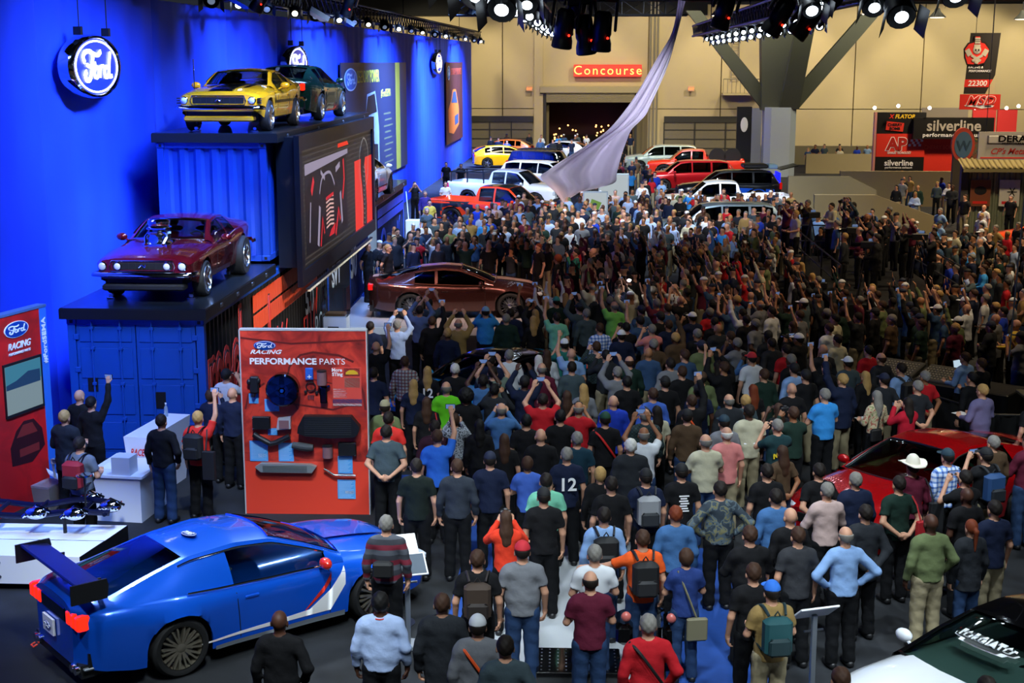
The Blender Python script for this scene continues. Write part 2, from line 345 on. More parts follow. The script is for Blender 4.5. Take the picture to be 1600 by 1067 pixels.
# stepped ramp walls beyond the press platform: profiles in the XZ plane with thickness in Y
def pwall(name, prof, y0, th):
    n = len(prof); vs = [(x, y0, z) for x, z in prof]+[(x, y0+th, z) for x, z in prof]
    return struct(MB().add(vs, [tuple(range(n)), tuple(range(2*n-1, n-1, -1))]+[((i+1)%n, i, n+i, n+(i+1)%n) for i in range(n)]).build(name, conc))
pwall('parapet_ramp', [(9.3,0),(14.2,0),(14.2,.9),(11.75,1.76),(9.3,1.76)], 58, .3)
pwall('parapet_upper', [(9.2,0),(13.2,0),(13.2,1.35),(12.0,1.95),(9.2,1.95)], 65, .3)
pwall('parapet_lower', [(10.6,0),(15.2,0),(15.0,.55),(13.9,1.05),(10.6,1.05)], 49.5, .3)
pwall('parapet_far', [(14.1,0),(21.5,0),(21.5,1.25),(14.1,1.25)], 92, .3)
pwall('parapet_entry', [(11.5,0),(24,0),(24,1.3),(11.5,1.3)], 100, .3)
# ================================================================ cars
def glass_mat(name, tint, refl='#ffffff'):
    if name in MC: return MC[name]
    m = bpy.data.materials.new(name); m.use_nodes = True; nt = m.node_tree; nt.nodes.clear()
    o = nt.nodes.new('ShaderNodeOutputMaterial'); t = nt.nodes.new('ShaderNodeBsdfTransparent'); t.inputs[0].default_value = (*lin(tint), 1)
    gl = nt.nodes.new('ShaderNodeBsdfGlossy'); gl.inputs['Roughness'].default_value = .03; lw = nt.nodes.new('ShaderNodeLayerWeight'); pw = nt.nodes.new('ShaderNodeMath'); pw.operation = 'POWER'; pw.inputs[1].default_value = 2.6; nt.links.new(lw.outputs['Facing'], pw.inputs[0]); fr = nt.nodes.new('ShaderNodeMath'); fr.operation = 'MULTIPLY_ADD'; fr.inputs[1].default_value = .8; fr.inputs[2].default_value = .07; nt.links.new(pw.outputs[0], fr.inputs[0])
    mx = nt.nodes.new('ShaderNodeMixShader'); nt.links.new(fr.outputs[0], mx.inputs[0]); nt.links.new(t.outputs[0], mx.inputs[1]); nt.links.new(gl.outputs[0], mx.inputs[2]); nt.links.new(mx.outputs[0], o.inputs[0])
    MC[name] = m; return m
clearglass = glass_mat('tinted_glass', '#c3d4cc'); darkglass = glass_mat('dark_glass', '#5c686c')
def paint(name, col, metal=.35, rough=.28): return M(name, col, rough, metal, 1.0)
cabin = M('cabin_trim', '#23262b', .8); seatm = M('seat_leather', '#4a4c50', .6); lampg = M('lamp_lens', '#dfe6ee', .08, .3, 1.); tailm = M('tail_lamp', '#c0100c', .2, 0, 1., emit=.25, ecol='#ff1808')
tailon = M('tail_lamp_lit', '#e01408', .2, 0, 1., emit=1.4, ecol='#ff2a10'); amber = M('amber_lens', '#ff8a10', .2, 0, 1.)
mesh_blk = M('grille_mesh', '#0a0b0c', .5); gunm = M('gunmetal', '#4b4842', .3, .9); alloy = M('alloy', '#c2c5c9', .22, 1.)
def itp(tab, x, sm=.05):
    xs = np.array([p[0] for p in tab]); o = np.argsort(xs); xs = xs[o]; v = np.array([p[1] for p in tab])[o]
    return sum(np.interp(x+d*sm, xs, v) for d in (-2, -1.2, -.5, 0, .5, 1.2, 2))/7
def wheel(parent, x, y, r, w, rim_r, rimmat, spokes=5, style='fat', z=None):
    s = 1 if y > 0 else -1; z = r if z is None else z
    b = r-rim_r
    t = MB(); t.lathe([(rim_r, -w/2+.01), (rim_r+b*.3, -w/2), (r-.035, -w/2), (r-.008, -w/2+.03), (r, -w/2+.06), (r, w/2-.06), (r-.008, w/2-.03), (r-.035, w/2), (rim_r+b*.3, w/2), (rim_r, w/2-.01)], 36, 0, 'y')
    t.f = t.f[:-2]; t.m = t.m[:-2]
    o = t.build('wheel', rubber, parent, smooth=True, loc=(x, y, z))
    q = MB(); fo = s*(w/2)
    q.lathe([(rim_r*.985, -w/2+.02), (rim_r*.93, -w/2+.05), (rim_r*.90, 0), (rim_r*.93, w/2-.05), (rim_r*.985, w/2-.005), (rim_r, w/2+.004), (rim_r*1.01, w/2-.01)], 36, 0, 'y')
    q.f = q.f[:-2]; q.m = q.m[:-2]
    for k in range(spokes):
        for dd in ((-.13, .13) if style == 'twin' else (0,)):
            a = 2*math.pi*k/spokes+dd; ww = .017 if style == 'twin' else (.055 if style == 'five' else .04)
            ca, sa = math.cos(a), math.sin(a); ca0, sa0 = math.cos(2*math.pi*k/spokes+dd*.3), math.sin(2*math.pi*k/spokes+dd*.3)
            i0, o0 = rim_r*.16, rim_r*.95; pts = []
            for rr_, (c_, s_), hw_ in ((i0, (ca0, sa0), ww*.9), (o0, (ca, sa), ww*.6)):
                for e_, yy_ in ((-1, fo*.80), (1, fo*.80), (1, fo*.45), (-1, fo*.45)):
                    dep = fo*.16*(rr_ > i0)
                    pts.append((c_*rr_-s_*hw_*e_, yy_+dep, s_*rr_+c_*hw_*e_))
            q.add(pts, [(0,1,2,3),(7,6,5,4),(0,4,5,1),(1,5,6,2),(2,6,7,3),(3,7,4,0)])
    q.lathe([(rim_r*.24, fo*.4), (rim_r*.24, fo*.78), (rim_r*.12, fo*.9)], 16, 0, 'y')
    ri = q.build('rim', rimmat, o, smooth=True)
    MB().lathe([(rim_r*.72, fo*.1), (rim_r*.72, fo*.2)], 24, 0, 'y').build('brake_disc', steel, o)
    return o
def car(name, S, loc, rz, label, cat='car', group=None, rot=None):
    root = empty(name, loc, rz, label, cat, group, rot)
    L, W = S['L'], S['W']; h = L/2; xf, xr = S['xf'], S['xr']; wr = S['wr']; wrr = S.get('wrr', wr); P = S['paint']; far = S.get('far', False)
    ns = 34 if far else 96
    xs = set(np.round(np.linspace(-h, h, ns), 4))
    for xa, r_ in ((xf, wr), (xr, wrr)):
        for a in np.linspace(0, math.pi, 9 if far else 19): xs.add(round(xa+(r_+.055)*math.cos(a), 4))
    xs |= {round(h-.04, 4), round(h-.012, 4), round(-h+.04, 4), round(-h+.012, 4)}
    xs = np.array(sorted(xs))
    zs = S.get('sill', .24); zt = itp(S['top'], xs, .05); zh = itp(S['sh'], xs, .05); hw = itp(S['hw'], xs, .04); crown = S.get('crown', .03)
    ed = np.maximum(0, 1-np.minimum(h-xs, xs+h)/.10)**2
    zb = zs+itp(S.get('under', [(-h, .10), (-h+.6, 0), (h-.7, 0), (h, .06)]), xs, .03)
    arch = np.zeros_like(xs)-1
    for xa, r_ in ((xf, wr), (xr, wrr)):
        d_ = (r_+.055)**2-(xs-xa)**2; arch = np.maximum(arch, np.where(d_ > 0, r_+np.sqrt(np.maximum(d_, 0)), -1))
    hip = S.get('hip', .035); bump = hip*(np.exp(-((xs-xr)/.42)**2)+.8*np.exp(-((xs-xf)/.42)**2))
    rows = []
    for i, x in enumerate(xs):
        w = hw[i]; a = arch[i]; z1, z2 = zt[i], zh[i]; b_ = zb[i]; inset = -.025*ed[i]
        mid = b_+(z2-b_)*.60; low = b_+(z2-b_)*.22; up = z2-(z2-b_)*.12
        prof = [(0, z1+crown), (w*.35, z1+crown*.85), (w*.62, z1+crown*.5), (w*.80, z1*.55+z2*.45+crown*.3), (w*.91, z2+.008), (w*.965, z2-.03), (w+bump[i]*.5+inset, up-.02), (w*.99+bump[i]*1.15+inset, mid+.06), (w*.985+bump[i]*.9+inset, mid-.06), (w*.965+bump[i]*.8+inset, low), (w*.94+bump[i]*.6+inset, b_)]
        if a > 0: prof = [(y, max(z, a) if k > 4 else max(z, a+.02)) for k, (y, z) in enumerate(prof)]
        rows.append([(x, -y, z) for y, z in prof[::-1]]+[(x, y, z) for y, z in prof[1:]])
    m_ = MB(); nrow = len(rows[0])
    m_.grid(rows)
    for i_, r_ in ((0, rows[0]), (-1, rows[-1])):     # end caps as strips from side to side
        n = len(r_); half = n//2
        gr = [[r_[half-k], r_[half-k+0] if k == 0 else r_[half-k]] for k in range(1)]
        vs = r_; fs = []
        for k in range(half): fs.append((k, k+1, n-2-k, n-1-k) if k < half-1 else (k, k+1, n-1-k))
        m_.add(vs, fs)
    body = m_.build('body', P, root, smooth=True)
    MB().box(-h+.12, h-.15, -(W/2-.32), W/2-.32, zs-.04, min(zt.min()+.0, .62)).box(xr+wrr+.1, xf-wr-.1, -(W/2-.10), W/2-.10, zs-.03, .5).box(-h+.1, xr-wrr-.08, -(W/2-.22), W/2-.22, zs+.1, .5).box(xf+wr+.08, h-.12, -(W/2-.24), W/2-.24, zs+.02, .5).build('underbody', black, root)
    # greenhouse
    G = S['gh']; gx = [p[0] for p in G]; k1, k2 = S['ki']   # indices of the windscreen top and the back-glass top in the rail
    x0, x1 = gx[0], gx[-1]; wins = S['wins']
    gs = set(np.round(np.linspace(x1, x0, 26 if far else 60), 4)) | {round(v, 4) for w in wins for v in w} | {round(G[k1][0], 4), round(G[k2][0], 4), round(G[k2][0]-.05, 4), round(x0-.03, 4), round(x1+.04, 4)}
    gs = np.array(sorted(gs)); rz_ = itp([(p[0], p[1]) for p in G], gs, .035); rw = itp([(p[0], p[2]) for p in G], gs, .035)
    bz = itp(S['sh'], gs, .05)-.0; bw_ = itp(S['hw'], gs, .04)*.93; rz_ = np.maximum(rz_, bz+.005)
    xm = (G[k1][0]+G[k2][0])/2
    def bow(x):
        if x > G[k1][0]: return .07+.07*(x-G[k1][0])/(x0-G[k1][0]+1e-6)
        if x < G[k2][0]: return -.04-.08*(G[k2][0]-x)/(G[k2][0]-x1+1e-6)
        return .07*(x-G[k2][0])/(G[k1][0]-G[k2][0])-.04*(G[k1][0]-x)/(G[k1][0]-G[k2][0])
    ts = [-1, -.955, -.91, -.7, -.45, -.2, 0, .2, .45, .7, .91, .955, 1]
    cr = S.get('rcrown', .045)
    top = [[(x+bow(x)*(1-t*t), t*rw[i], rz_[i]+cr*(1-t*t)*(1 if x < x0-.2 else .5)) for t in ts] for i, x in enumerate(gs)]
    rear_glass = S.get('backglass', True)
    def iswin(i, j):
        xmid = (gs[i]+gs[i+1])/2; inn = 2 <= j <= len(ts)-4
        if not inn: return 0
        if G[k1][0]+.0 < xmid < x0-.03: return 1
        if rear_glass and x1+.04 < xmid < G[k2][0]-.05: return 2
        if S.get('panoroof') and G[k2][0]+.1 < xmid < G[k1][0]-.05: return 3
        return 0
    vsr = [0, .07, .3, .55, .76, .90, 1]
    sides = []
    for sgn in (1, -1):
        sides.append([[(x, sgn*(bw_[i]+(rw[i]-bw_[i])*v+.025*math.sin(math.pi*v)), bz[i]-.01+(rz_[i]-bz[i]+.01)*v) for v in vsr] for i, x in enumerate(gs)])
    def isside(i, j):
        xmid = (gs[i]+gs[i+1])/2
        if not (1 <= j <= 4): return -1
        for k, (a, b) in enumerate(wins):
            if min(a, b) < xmid < max(a, b): return k
        return -1
    pil = MB(); pil.grid(top, skip=lambda i, j: iswin(i, j) > 0)
    for sd in sides: pil.grid(sd, skip=lambda i, j: isside(i, j) >= 0)
    pil.build('roof', S.get('roofpaint', P), root, smooth=True)
    G_ = S.get('glass', clearglass)
    for code, nm in ((1, 'windscreen'), (2, 'rear_window'), (3, 'glass_roof')):
        q = MB(); q.grid(top, skip=lambda i, j: iswin(i, j) != code)
        if q.f: q.build(nm, blackgloss if code == 3 else G_, root, smooth=True)
    for sd in sides:
        for k in range(len(wins)):
            q = MB(); q.grid(sd, skip=lambda i, j: isside(i, j) != k)
            q.build('side_window', S.get('sideglass', G_) if not (S.get('cover') and k == 1) else P, root, smooth=True)
    trim = S.get('trim')
    if trim:
        q = MB()
        for sgn, sd in ((1, sides[0]), (-1, sides[1])):
            ids = [i for i in range(len(gs)) if min(wins[-1]) <= gs[i] <= max(wins[0])]
            q.tube([Vector(sd[i][5])+Vector((0, sgn*.014, 0)) for i in ids], .013, 6); q.tube([Vector(sd[i][1])+Vector((0, sgn*.030, .006)) for i in ids], .013, 6)
        wsx = [i for i in range(len(gs)) if G[k1][0] <= gs[i] <= x0-.03]
        for j in (2, len(ts)-3): q.tube([Vector(top[i][j])+Vector((0,0,.006)) for i in wsx], .014, 6)
        q.tube([Vector(p)+Vector((0,0,.006)) for p in top[wsx[-1]][2:-2]], .014, 6); q.tube([Vector(p)+Vector((0,0,.006)) for p in top[wsx[0]][2:-2]], .014, 6)
        q.build('window_trim', trim, root, smooth=True)
    ln = MB(); ln.grid([[(p[0], p[1]*.965, p[2]-.035) for p in r_] for r_ in top], skip=lambda i, j: iswin(i, j) > 0)
    for sd in sides: ln.grid([[(p[0], p[1]*.955, p[2]-.02) for p in r_] for r_ in sd], skip=lambda i, j: isside(i, j) >= 0)
    for sy in (1, -1): ln.box(x1+.1, x0-.15, min(sy*W*.405, sy*W*.415), max(sy*W*.405, sy*W*.415), .4, float(bz.min())-.02)
    ln.build('cabin_lining', cabin, root)
    # cabin: dash, seats, steering wheel
    if not S.get('nocabin'):
        bzc = float(itp(S['sh'], np.array([xm]))[0]); ci = MB()
        ci.rbox(x0-.55, x0-.12, -W*.36, W*.36, .55, bzc-.02, .05); ci.box(x1+.15, x0-.2, -W*.38, W*.38, .34, .42); ci.build('dashboard', S.get('dash', cabin), root)
        if x1 < G[k2][0]-.2: MB().box(x1+.1, G[k2][0]+.1, -W*.33, W*.33, bzc-.14, bzc-.08).build('parcel_shelf', cabin, root)
        for sy in (1, -1):
            sx_ = x0-1.25; st = MB(); st.rbox(sx_-.1, sx_+.42, sy*.36-.24, sy*.36+.24, .42, .60, .06)
            st.X = Matrix.Translation((sx_-.08, sy*.36, .5)) @ Matrix.Rotation(R(-14), 4, 'Y'); st.rbox(-.08, .07, -.23, .23, 0, .58, .05); st.rbox(-.05, .05, -.12, .12, .60, .76, .03)
            st.build('seat', S.get('seat', seatm), root)
        cx, cy, cz = x0-.62, .36*S.get('lhd', 1), bzc-.02
        MB().tube([(cx-.06*math.cos(a), cy+.18*math.sin(a), cz+.17*math.cos(a)) for a in [2*math.pi*k/20 for k in range(21)]], .014, 6).tube([(cx, cy-.17, cz), (cx, cy+.17, cz)], .014, 6).tube([(cx, cy, cz), (cx+.25, cy, cz-.08)], .02, 6).build('steering_wheel', cabin, root)
    # wheels
    tw = S.get('tw', .245); twr = S.get('twr', tw); rm = S.get('rimmat', alloy)
    for sy in (1, -1):
        wheel(root, xf, sy*(float(itp(S['hw'], np.array([xf]))[0])-tw/2+.01), wr, tw, S.get('rim', wr*.74), rm, S.get('spk', 5), S.get('spstyle', 'five'))
        wheel(root, xr, sy*(float(itp(S['hw'], np.array([xr]))[0])-twr/2+.01+S.get('rtrack', 0)), wrr, twr, S.get('rimr', wrr*.74), rm, S.get('spk', 5), S.get('spstyle', 'five'))
    # mirrors, seams, handles
    for sy in (1, -1):
        y_ = float(itp(S['hw'], np.array([x0-.3]))[0]); z_ = float(itp(S['sh'], np.array([x0-.35]))[0])+.07
        mr = MB(); mr.ell((x0-.35, sy*(y_+.10), z_+.02), (.07, .11, .075), 12, 8); mr.tube([(x0-.33, sy*(y_-.04), z_-.06), (x0-.34, sy*(y_+.06), z_)], .02, 6)
        mr.build('mirror', S.get('mirpaint', P), root, smooth=True)
        if not far or S.get('seams'):
            sm = MB()
            for dx in S.get('doors', (x0-.22, x0-1.42)):
                pts = []
                for kk in range(7):
                    f_ = kk/6; zz = zs+.06+(z_-.11-zs-.06)*f_; xx = dx+(.05*(1-f_) if dx < x0-1 else -.02*f_)
                    ww = itp(S['hw'], np.array([xx]), .04)[0]
                    i_ = int(np.argmin(abs(xs-xx))); pr_ = [(p[1], p[2]) for p in rows[i_]][len(rows[0])//2+4:]
                    zzs = np.array([p[1] for p in pr_])[::-1]; yys = np.array([p[0] for p in pr_])[::-1]
                    pts.append((xx, sy*(np.interp(zz, zzs, yys)+.001), zz))
                sm.tube(pts, .007, 4)
            sm.build('door_seam', black, root)
            hx = S.get('doors', (x0-.22, x0-1.42))[1]+.2; i_ = int(np.argmin(abs(xs-hx)))
            yh = max(p[1] for p in rows[i_]); MB().rbox(hx-.09, hx+.09, sy*yh-.018, sy*yh+.018, z_-.21, z_-.175, .008).build('door_handle', S.get('handle', P), root)
    S['_rows'] = rows; S['_xs'] = xs; S['_top'] = top; S['_gs'] = gs
    return root
def on_top(S, x, t, dz=.006):
    """point on the bonnet/boot skin at x, lateral y=t"""
    i = int(np.clip(np.searchsorted(S['_xs'], x), 1, len(S['_xs'])-1)); xa, xb = S['_xs'][i-1], S['_xs'][i]; f = (x-xa)/(xb-xa)
    ra, rb = S['_rows'][i-1], S['_rows'][i]
    def zz(r_):
        rr = r_[len(r_)//2:len(r_)//2+6]; return np.interp(abs(t), [p[1] for p in rr], [p[2] for p in rr])
    return (x, t, float(zz(ra)*(1-f)+zz(rb)*f)+dz)
def on_side(S, x, z, sy, d=.004):
    i = int(np.clip(np.searchsorted(S['_xs'], x), 1, len(S['_xs'])-1)); xa, xb = S['_xs'][i-1], S['_xs'][i]; f = (x-xa)/(xb-xa)
    def yy(r_):
        rr = r_[len(r_)//2+4:][::-1]; return np.interp(z, [p[2] for p in rr], [p[1] for p in rr])
    return (x, sy*(float(yy(S['_rows'][i-1])*(1-f)+yy(S['_rows'][i])*f)+d), z)
def on_roof(S, x, t, dz=.006):
    gs = S['_gs']; i = int(np.clip(np.searchsorted(gs, x), 1, len(gs)-1)); f = (x-gs[i-1])/(gs[i]-gs[i-1])
    def q(r_):
        ys = [p[1] for p in r_]; return np.interp(t, ys, [p[2] for p in r_]), np.interp(t, ys, [p[0] for p in r_])
    za, _ = q(S['_top'][i-1]); zb, _ = q(S['_top'][i]); return (float(np.interp(t, [p[1] for p in S['_top'][i]], [p[0] for p in S['_top'][i]])), t, float(za*(1-f)+zb*f)+dz)
def stripe(S, root, name, mat, t0, t1, xa, xb, roof=True, bonnet=True, boot=True, n=24):
    q = MB(); gx0, gx1 = S['gh'][0][0], S['gh'][-1][0]
    def strip(fn, a, b):
        q.grid([[fn(S, a+(b-a)*k/n, t0+(t1-t0)*j/4) for j in range(5)] for k in range(n+1)])
    if bonnet: strip(on_top, xa, gx0+.06)
    if boot: strip(on_top, gx1-.14, xb)
    if roof: strip(on_roof, S['gh'][S['ki'][0]][0]-.03, S['gh'][S['ki'][1]][0]+.02)
    return q.build(name, mat, root, smooth=2)
def side_poly(S, root, name, mat, pts, sy, d=.006, n=6):
    """a decal: quad strips between an upper and a lower polyline given as (x, ztop, zbottom)"""
    q = MB(); g_ = []
    for (xa, ta, ba), (xb, tb, bb) in zip(pts, pts[1:]):
        for k in range(n+1):
            f = k/n; x = xa+(xb-xa)*f; a = ta+(tb-ta)*f; b = ba+(bb-ba)*f
            g_.append([on_side(S, x, a+(b-a)*j/5, sy, d) for j in range(6)])
    q.grid(g_); return q.build(name, mat, root, smooth=2)
def S550(P, **kw):
    S = dict(L=4.78, W=1.92, xf=1.47, xr=-1.25, wr=.345, tw=.26, sill=.22, paint=P, hip=.05,
        top=[(2.39,.66),(2.3,.76),(2.0,.87),(1.5,.945),(1.1,.985),(.8,1.0),(0,1.0),(-1.0,1.02),(-1.9,1.06),(-2.25,1.06),(-2.39,1.03)],
        sh=[(2.39,.63),(2.2,.72),(1.9,.80),(1.5,.86),(.8,.90),(0,.90),(-.7,.93),(-1.3,.985),(-1.9,1.0),(-2.39,.97)],
        hw=[(2.39,.66),(2.33,.78),(2.15,.87),(1.8,.93),(1.47,.945),(.5,.92),(-.4,.92),(-1.25,.955),(-1.8,.93),(-2.15,.87),(-2.30,.74),(-2.37,.62),(-2.39,.52)],
        gh=[(1.02,.965,.80),(.55,1.17,.70),(.12,1.325,.60),(-.35,1.365,.58),(-.95,1.315,.56),(-1.5,1.18,.60),(-2.0,1.045,.66)], ki=(2, 4),
        wins=[(.78,-.50),(-.58,-1.12)], trim=M('dark_trim', '#2a2c30', .3, .8), rimmat=gunm, spk=10, spstyle='twin', doors=(.80, -.50))
    S.update(kw); return S
def modern_face(S, root, lamp=True, plate=None, tail=tailm):
    h = S['L']/2
    MB().rbox(h-.05, h+.012, -.50, .50, .46, .64, .03).build('grille', mesh_blk, root); MB().rbox(h-.08, h+.01, -.58, .58, .24, .38, .03).build('lower_grille', mesh_blk, root)
    for sy in (1, -1):
        hl = MB(); hl.rbox(h-.26, h-.03, min(sy*.54, sy*.80), max(sy*.54, sy*.80), .60, .71, .03).build('headlight', lampg, root)
        for k in range(3):
            a = sy*(.40+.125*k); MB().rbox(-h-.015-.0, -h+.10+.06*k, min(a, a+sy*.10), max(a, a+sy*.10), .78, .96, .02).build('tail_lamp', tail, root)
        MB().lathe([(.05, -h-.03), (.055, -h+.15), (.04, -h+.15)], 14, 0, 'x').build('exhaust_tip', chrome, root, smooth=True, loc=(0, sy*.52, .29))
        MB().lathe([(.05, -h-.03), (.055, -h+.15), (.04, -h+.15)], 14, 0, 'x').build('exhaust_tip', chrome, root, smooth=True, loc=(0, sy*.63, .29))
    MB().rbox(-h-.012, -h+.05, -.37, .37, .78, .97, .02).build('tail_panel', blackgloss, root)
    MB().box(-h+.02, -h+.2, -.7, .7, .2, .36).build('rear_diffuser', darkp, root)
    if plate: MB().box(-h-.03, -h-.01, -.16, .16, .56, .72).build('number_plate', plate, root)
# ---- 1. the blue widebody with the big wing
pb = paint('electric_blue', '#0f5fe8', .35, .24)
S = S550(pb, rimmat=M('bronze_grey', '#8c8474', .35, .7), wr=.36, rim=.275, hip=.07, cover=True, mirpaint=paint('signal_red', '#d8281c', 0), dash=cabin, seat=M('grey_leather', '#a8abb0', .5), glass=glass_mat('smoke_glass', '#94a29c'), trim=chrome, handle=pb)
bc = car('modern_coupe', S, (-4.37, 16.74, 0), R(41.5), 'bright blue widebody coupe with a tall black rear wing, in front of the engine plinth')
modern_face(S, bc, tail=tailon)
for x_, y_ in ((-2.05, .55), (-2.05, -.55)): MB().box(x_-.03, x_+.03, y_-.01, y_+.01, 1.03, 1.30).build('wing_upright', darkp, bc)
wg = MB(); wg.X = Matrix.Translation((-2.28, 0, 1.36)) @ Matrix.Rotation(R(8), 4, 'Y'); wg.rbox(-.17, .17, -.86, .86, -.018, .018, .012); wg.build('wing', M('wing_carbon', '#0d1238', .35, .2, .3), bc)
for sy in (1, -1):
    e_ = MB(); e_.X = Matrix.Translation((-2.28, sy*.87, 1.30)); e_.prism([(-.22,-.13),(.2,-.13),(.22,.02),(.2,.10),(-.22,.10)], -.01, .01)
    o = e_.build('wing_endplate', darkp, bc); o.rotation_euler = (0,0,0)
    for v in o.data.vertices: x_, y_, z_ = v.co; v.co = (x_, sy*.87+(z_-1.30), 1.30+(y_-sy*.87))
MB().box(-2.43, -2.40, -.16+.12, .16+.12, .52, .72).build('number_plate', whitem, bc)
oval_logo(bc, (-2.435, .12, .62), (90, 0, -90), .10, .045, .004)
oval_logo(bc, (*on_roof(S, -.72, -.05)[:2], 1.405), (0, 6, 90), .16, .075, .002)
side_poly(S, bc, 'side_stripe', whitem, [(-1.0,.34,.32),(.15,.37,.31),(.50,.39,.31),(.80,.60,.31),(1.0,.86,.62)], -1)
side_poly(S, bc, 'side_stripe', whitem, [(-1.0,.34,.32),(.15,.37,.31),(.50,.39,.31),(.80,.60,.31),(1.0,.86,.62)], 1)
side_poly(S, bc, 'red_accent', redp, [(.44,.40,.385),(.70,.66,.58),(.80,.82,.72)], -1, .008)
side_poly(S, bc, 'rocker_panel', M('silver_grey', '#8b9299', .4, .5), [(-.8,.26,.21),(0,.26,.20),(1.0,.27,.20)], -1, .02)
stripe(S, bc, 'bonnet_bulge', pb, -.30, .30, 2.0, 0, roof=False, boot=False).location = (0, 0, .025)
for sy in (1, -1): MB().rbox(-2.35, -2.15, sy*.45-.3, sy*.45+.3, .30, .33, .01).build('diffuser_fin', M('silver_grey', '#8b9299', .4, .5), bc)
MB().tube([(-2.42, .55, .22), (-2.47, .55, .20), (-2.47, .63, .20), (-2.42, .63, .22)], .012, 6).build('tow_hook', red2, bc)
S['hw']
# ---- 2. burgundy classic with the blower, on the lower container
def S69(P, **kw):
    S = dict(L=4.76, W=1.84, xf=1.42, xr=-1.32, wr=.34, tw=.22, sill=.30, paint=P, hip=.02, crown=.025,
        top=[(2.38,.80),(2.3,.84),(1.8,.91),(1.2,.95),(.6,.98),(0,.98),(-1.2,1.0),(-1.9,1.03),(-2.2,1.06),(-2.38,1.02)],
        sh=[(2.38,.76),(2.2,.80),(1.5,.86),(.6,.88),(-.4,.89),(-.9,.96),(-1.4,1.0),(-2.0,1.0),(-2.38,.96)],
        hw=[(2.38,.82),(2.25,.88),(1.7,.91),(.5,.92),(-.4,.92),(-1.3,.93),(-2.0,.88),(-2.38,.82)],
        gh=[(.72,.95,.76),(.40,1.12,.69),(.08,1.27,.62),(-.35,1.31,.60),(-.95,1.27,.58),(-1.6,1.13,.60),(-2.05,1.05,.66)], ki=(2, 4),
        wins=[(.50,-.40),(-.46,-.95)], trim=chrome, rimmat=alloy, spk=5, spstyle='five', doors=(.62, -.62), under=[(-2.38,.12),(-1.8,0),(1.8,0),(2.38,.16)])
    S.update(kw); return S
def classic_face(S, root, four=True, stripecol=None):
    h = S['L']/2
    MB().rbox(h-.06, h+.012, -.56, .56, .60, .77, .03).build('grille', mesh_blk, root)
    fr = MB(); fr.tube([(h+.015, -.57, .59), (h+.015, -.60, .68), (h+.015, -.56, .785), (h+.015, .56, .785), (h+.015, .60, .68), (h+.015, .57, .59), (h+.015, -.57, .59)], .014, 6); fr.build('grille_surround', chrome, root)
    for k in range(9): MB().box(h+.01, h+.016, -.50+k*.125-.004, -.50+k*.125+.004, .61, .76).build('grille_bar', darkp, root)
    hl = [(.73, .085)]+([(.45, .075)] if four else [])
    for y_, r_ in hl:
        for sy in (1, -1):
            MB().lathe([(r_, -.06), (r_, .02), (r_*.82, .035)], 18, 0, 'x').build('headlight_ring', chrome, root, smooth=True, loc=(h, sy*y_, .685))
            MB().ell((h+.03, sy*y_, .685), (.03, r_*.8, r_*.8), 14, 8).build('headlight', lampg, root, smooth=True)
    bm = MB(); pts = [(h-.25, -.93, .53), (h+.02, -.88, .54), (h+.09, -.5, .54), (h+.12, 0, .54), (h+.09, .5, .54), (h+.02, .88, .54), (h-.25, .93, .53)]
    bm.tube(smoothpath(pts, 5), .05, 10, flat=.6); bm.build('front_bumper', chrome, root, smooth=True)
    bm = MB(); pts = [(-h+.25, -.93, .60), (-h-.04, -.85, .60), (-h-.09, 0, .60), (-h-.04, .85, .60), (-h+.25, .93, .60)]; bm.tube(smoothpath(pts, 5), .05, 10, flat=.6); bm.build('rear_bumper', chrome, root, smooth=True)
    MB().rbox(h-.25, h+.04, -.75, .75, .24, .36, .03).build('chin_spoiler', S.get('chin', darkp), root)
    em = MB(); em.tube(smoothpath([(h+.03, -.06, .66), (h+.03, 0, .71), (h+.03, .05, .67), (h+.03, .07, .72)], 4), .012, 6); em.tube([(h+.03, -.02, .69), (h+.03, -.03, .63)], .01, 6).tube([(h+.03, .03, .69), (h+.03, .04, .63)], .01, 6); em.build('grille_emblem', chrome, root)
    for sy in (1, -1):
        for k in range(3): a = sy*(.42+.13*k); MB().rbox(-h-.02, -h+.03, min(a, a+sy*.09), max(a, a+sy*.09), .72, .90, .02).build('tail_lamp', tailm, root)
DK = 2.80
pm = paint('burgundy', '#5a0a18', .35, .22)
S = S69(pm, rtrack=.06, wrr=.40, twr=.36, rimr=.24, seat=cabin)
c2 = car('classic_coupe', S, (-7.97, 27.04, DK), R(-90), 'burgundy classic fastback with a chrome supercharger through its bonnet, on the lower container')
classic_face(S, c2)
eng = MB(); zc = .98
eng.rbox(1.02, 1.58, -.25, .25, .86, 1.02, .04); eng.rbox(1.08, 1.50, -.15, .15, 1.02, 1.20, .05); eng.rbox(1.10, 1.46, -.20, .20, 1.20, 1.30, .04)
for k in range(6): eng.box(1.10+k*.065, 1.125+k*.065, -.165, .165, 1.04, 1.19)
eng.lathe([(.19, 1.30), (.21, 1.33), (.21, 1.39), (.16, 1.42)], 20)
for v in range(len(eng.v)-80, len(eng.v)): x_, y_, z_ = eng.v[v]; eng.v[v] = (x_+1.28, y_, z_)
for sy in (1, -1): eng.tube([(1.30, sy*.12, 1.25), (1.48, sy*.2, 1.1), (1.62, sy*.16, .98)], .03, 8)
eng.lathe([(.09, 1.58), (.09, 1.66)], 16, 0, 'x'); 
for v in range(len(eng.v)-32, len(eng.v)): x_, y_, z_ = eng.v[v]; eng.v[v] = (x_, y_, z_+1.08)
eng.build('supercharger', chrome, c2, smooth=True)
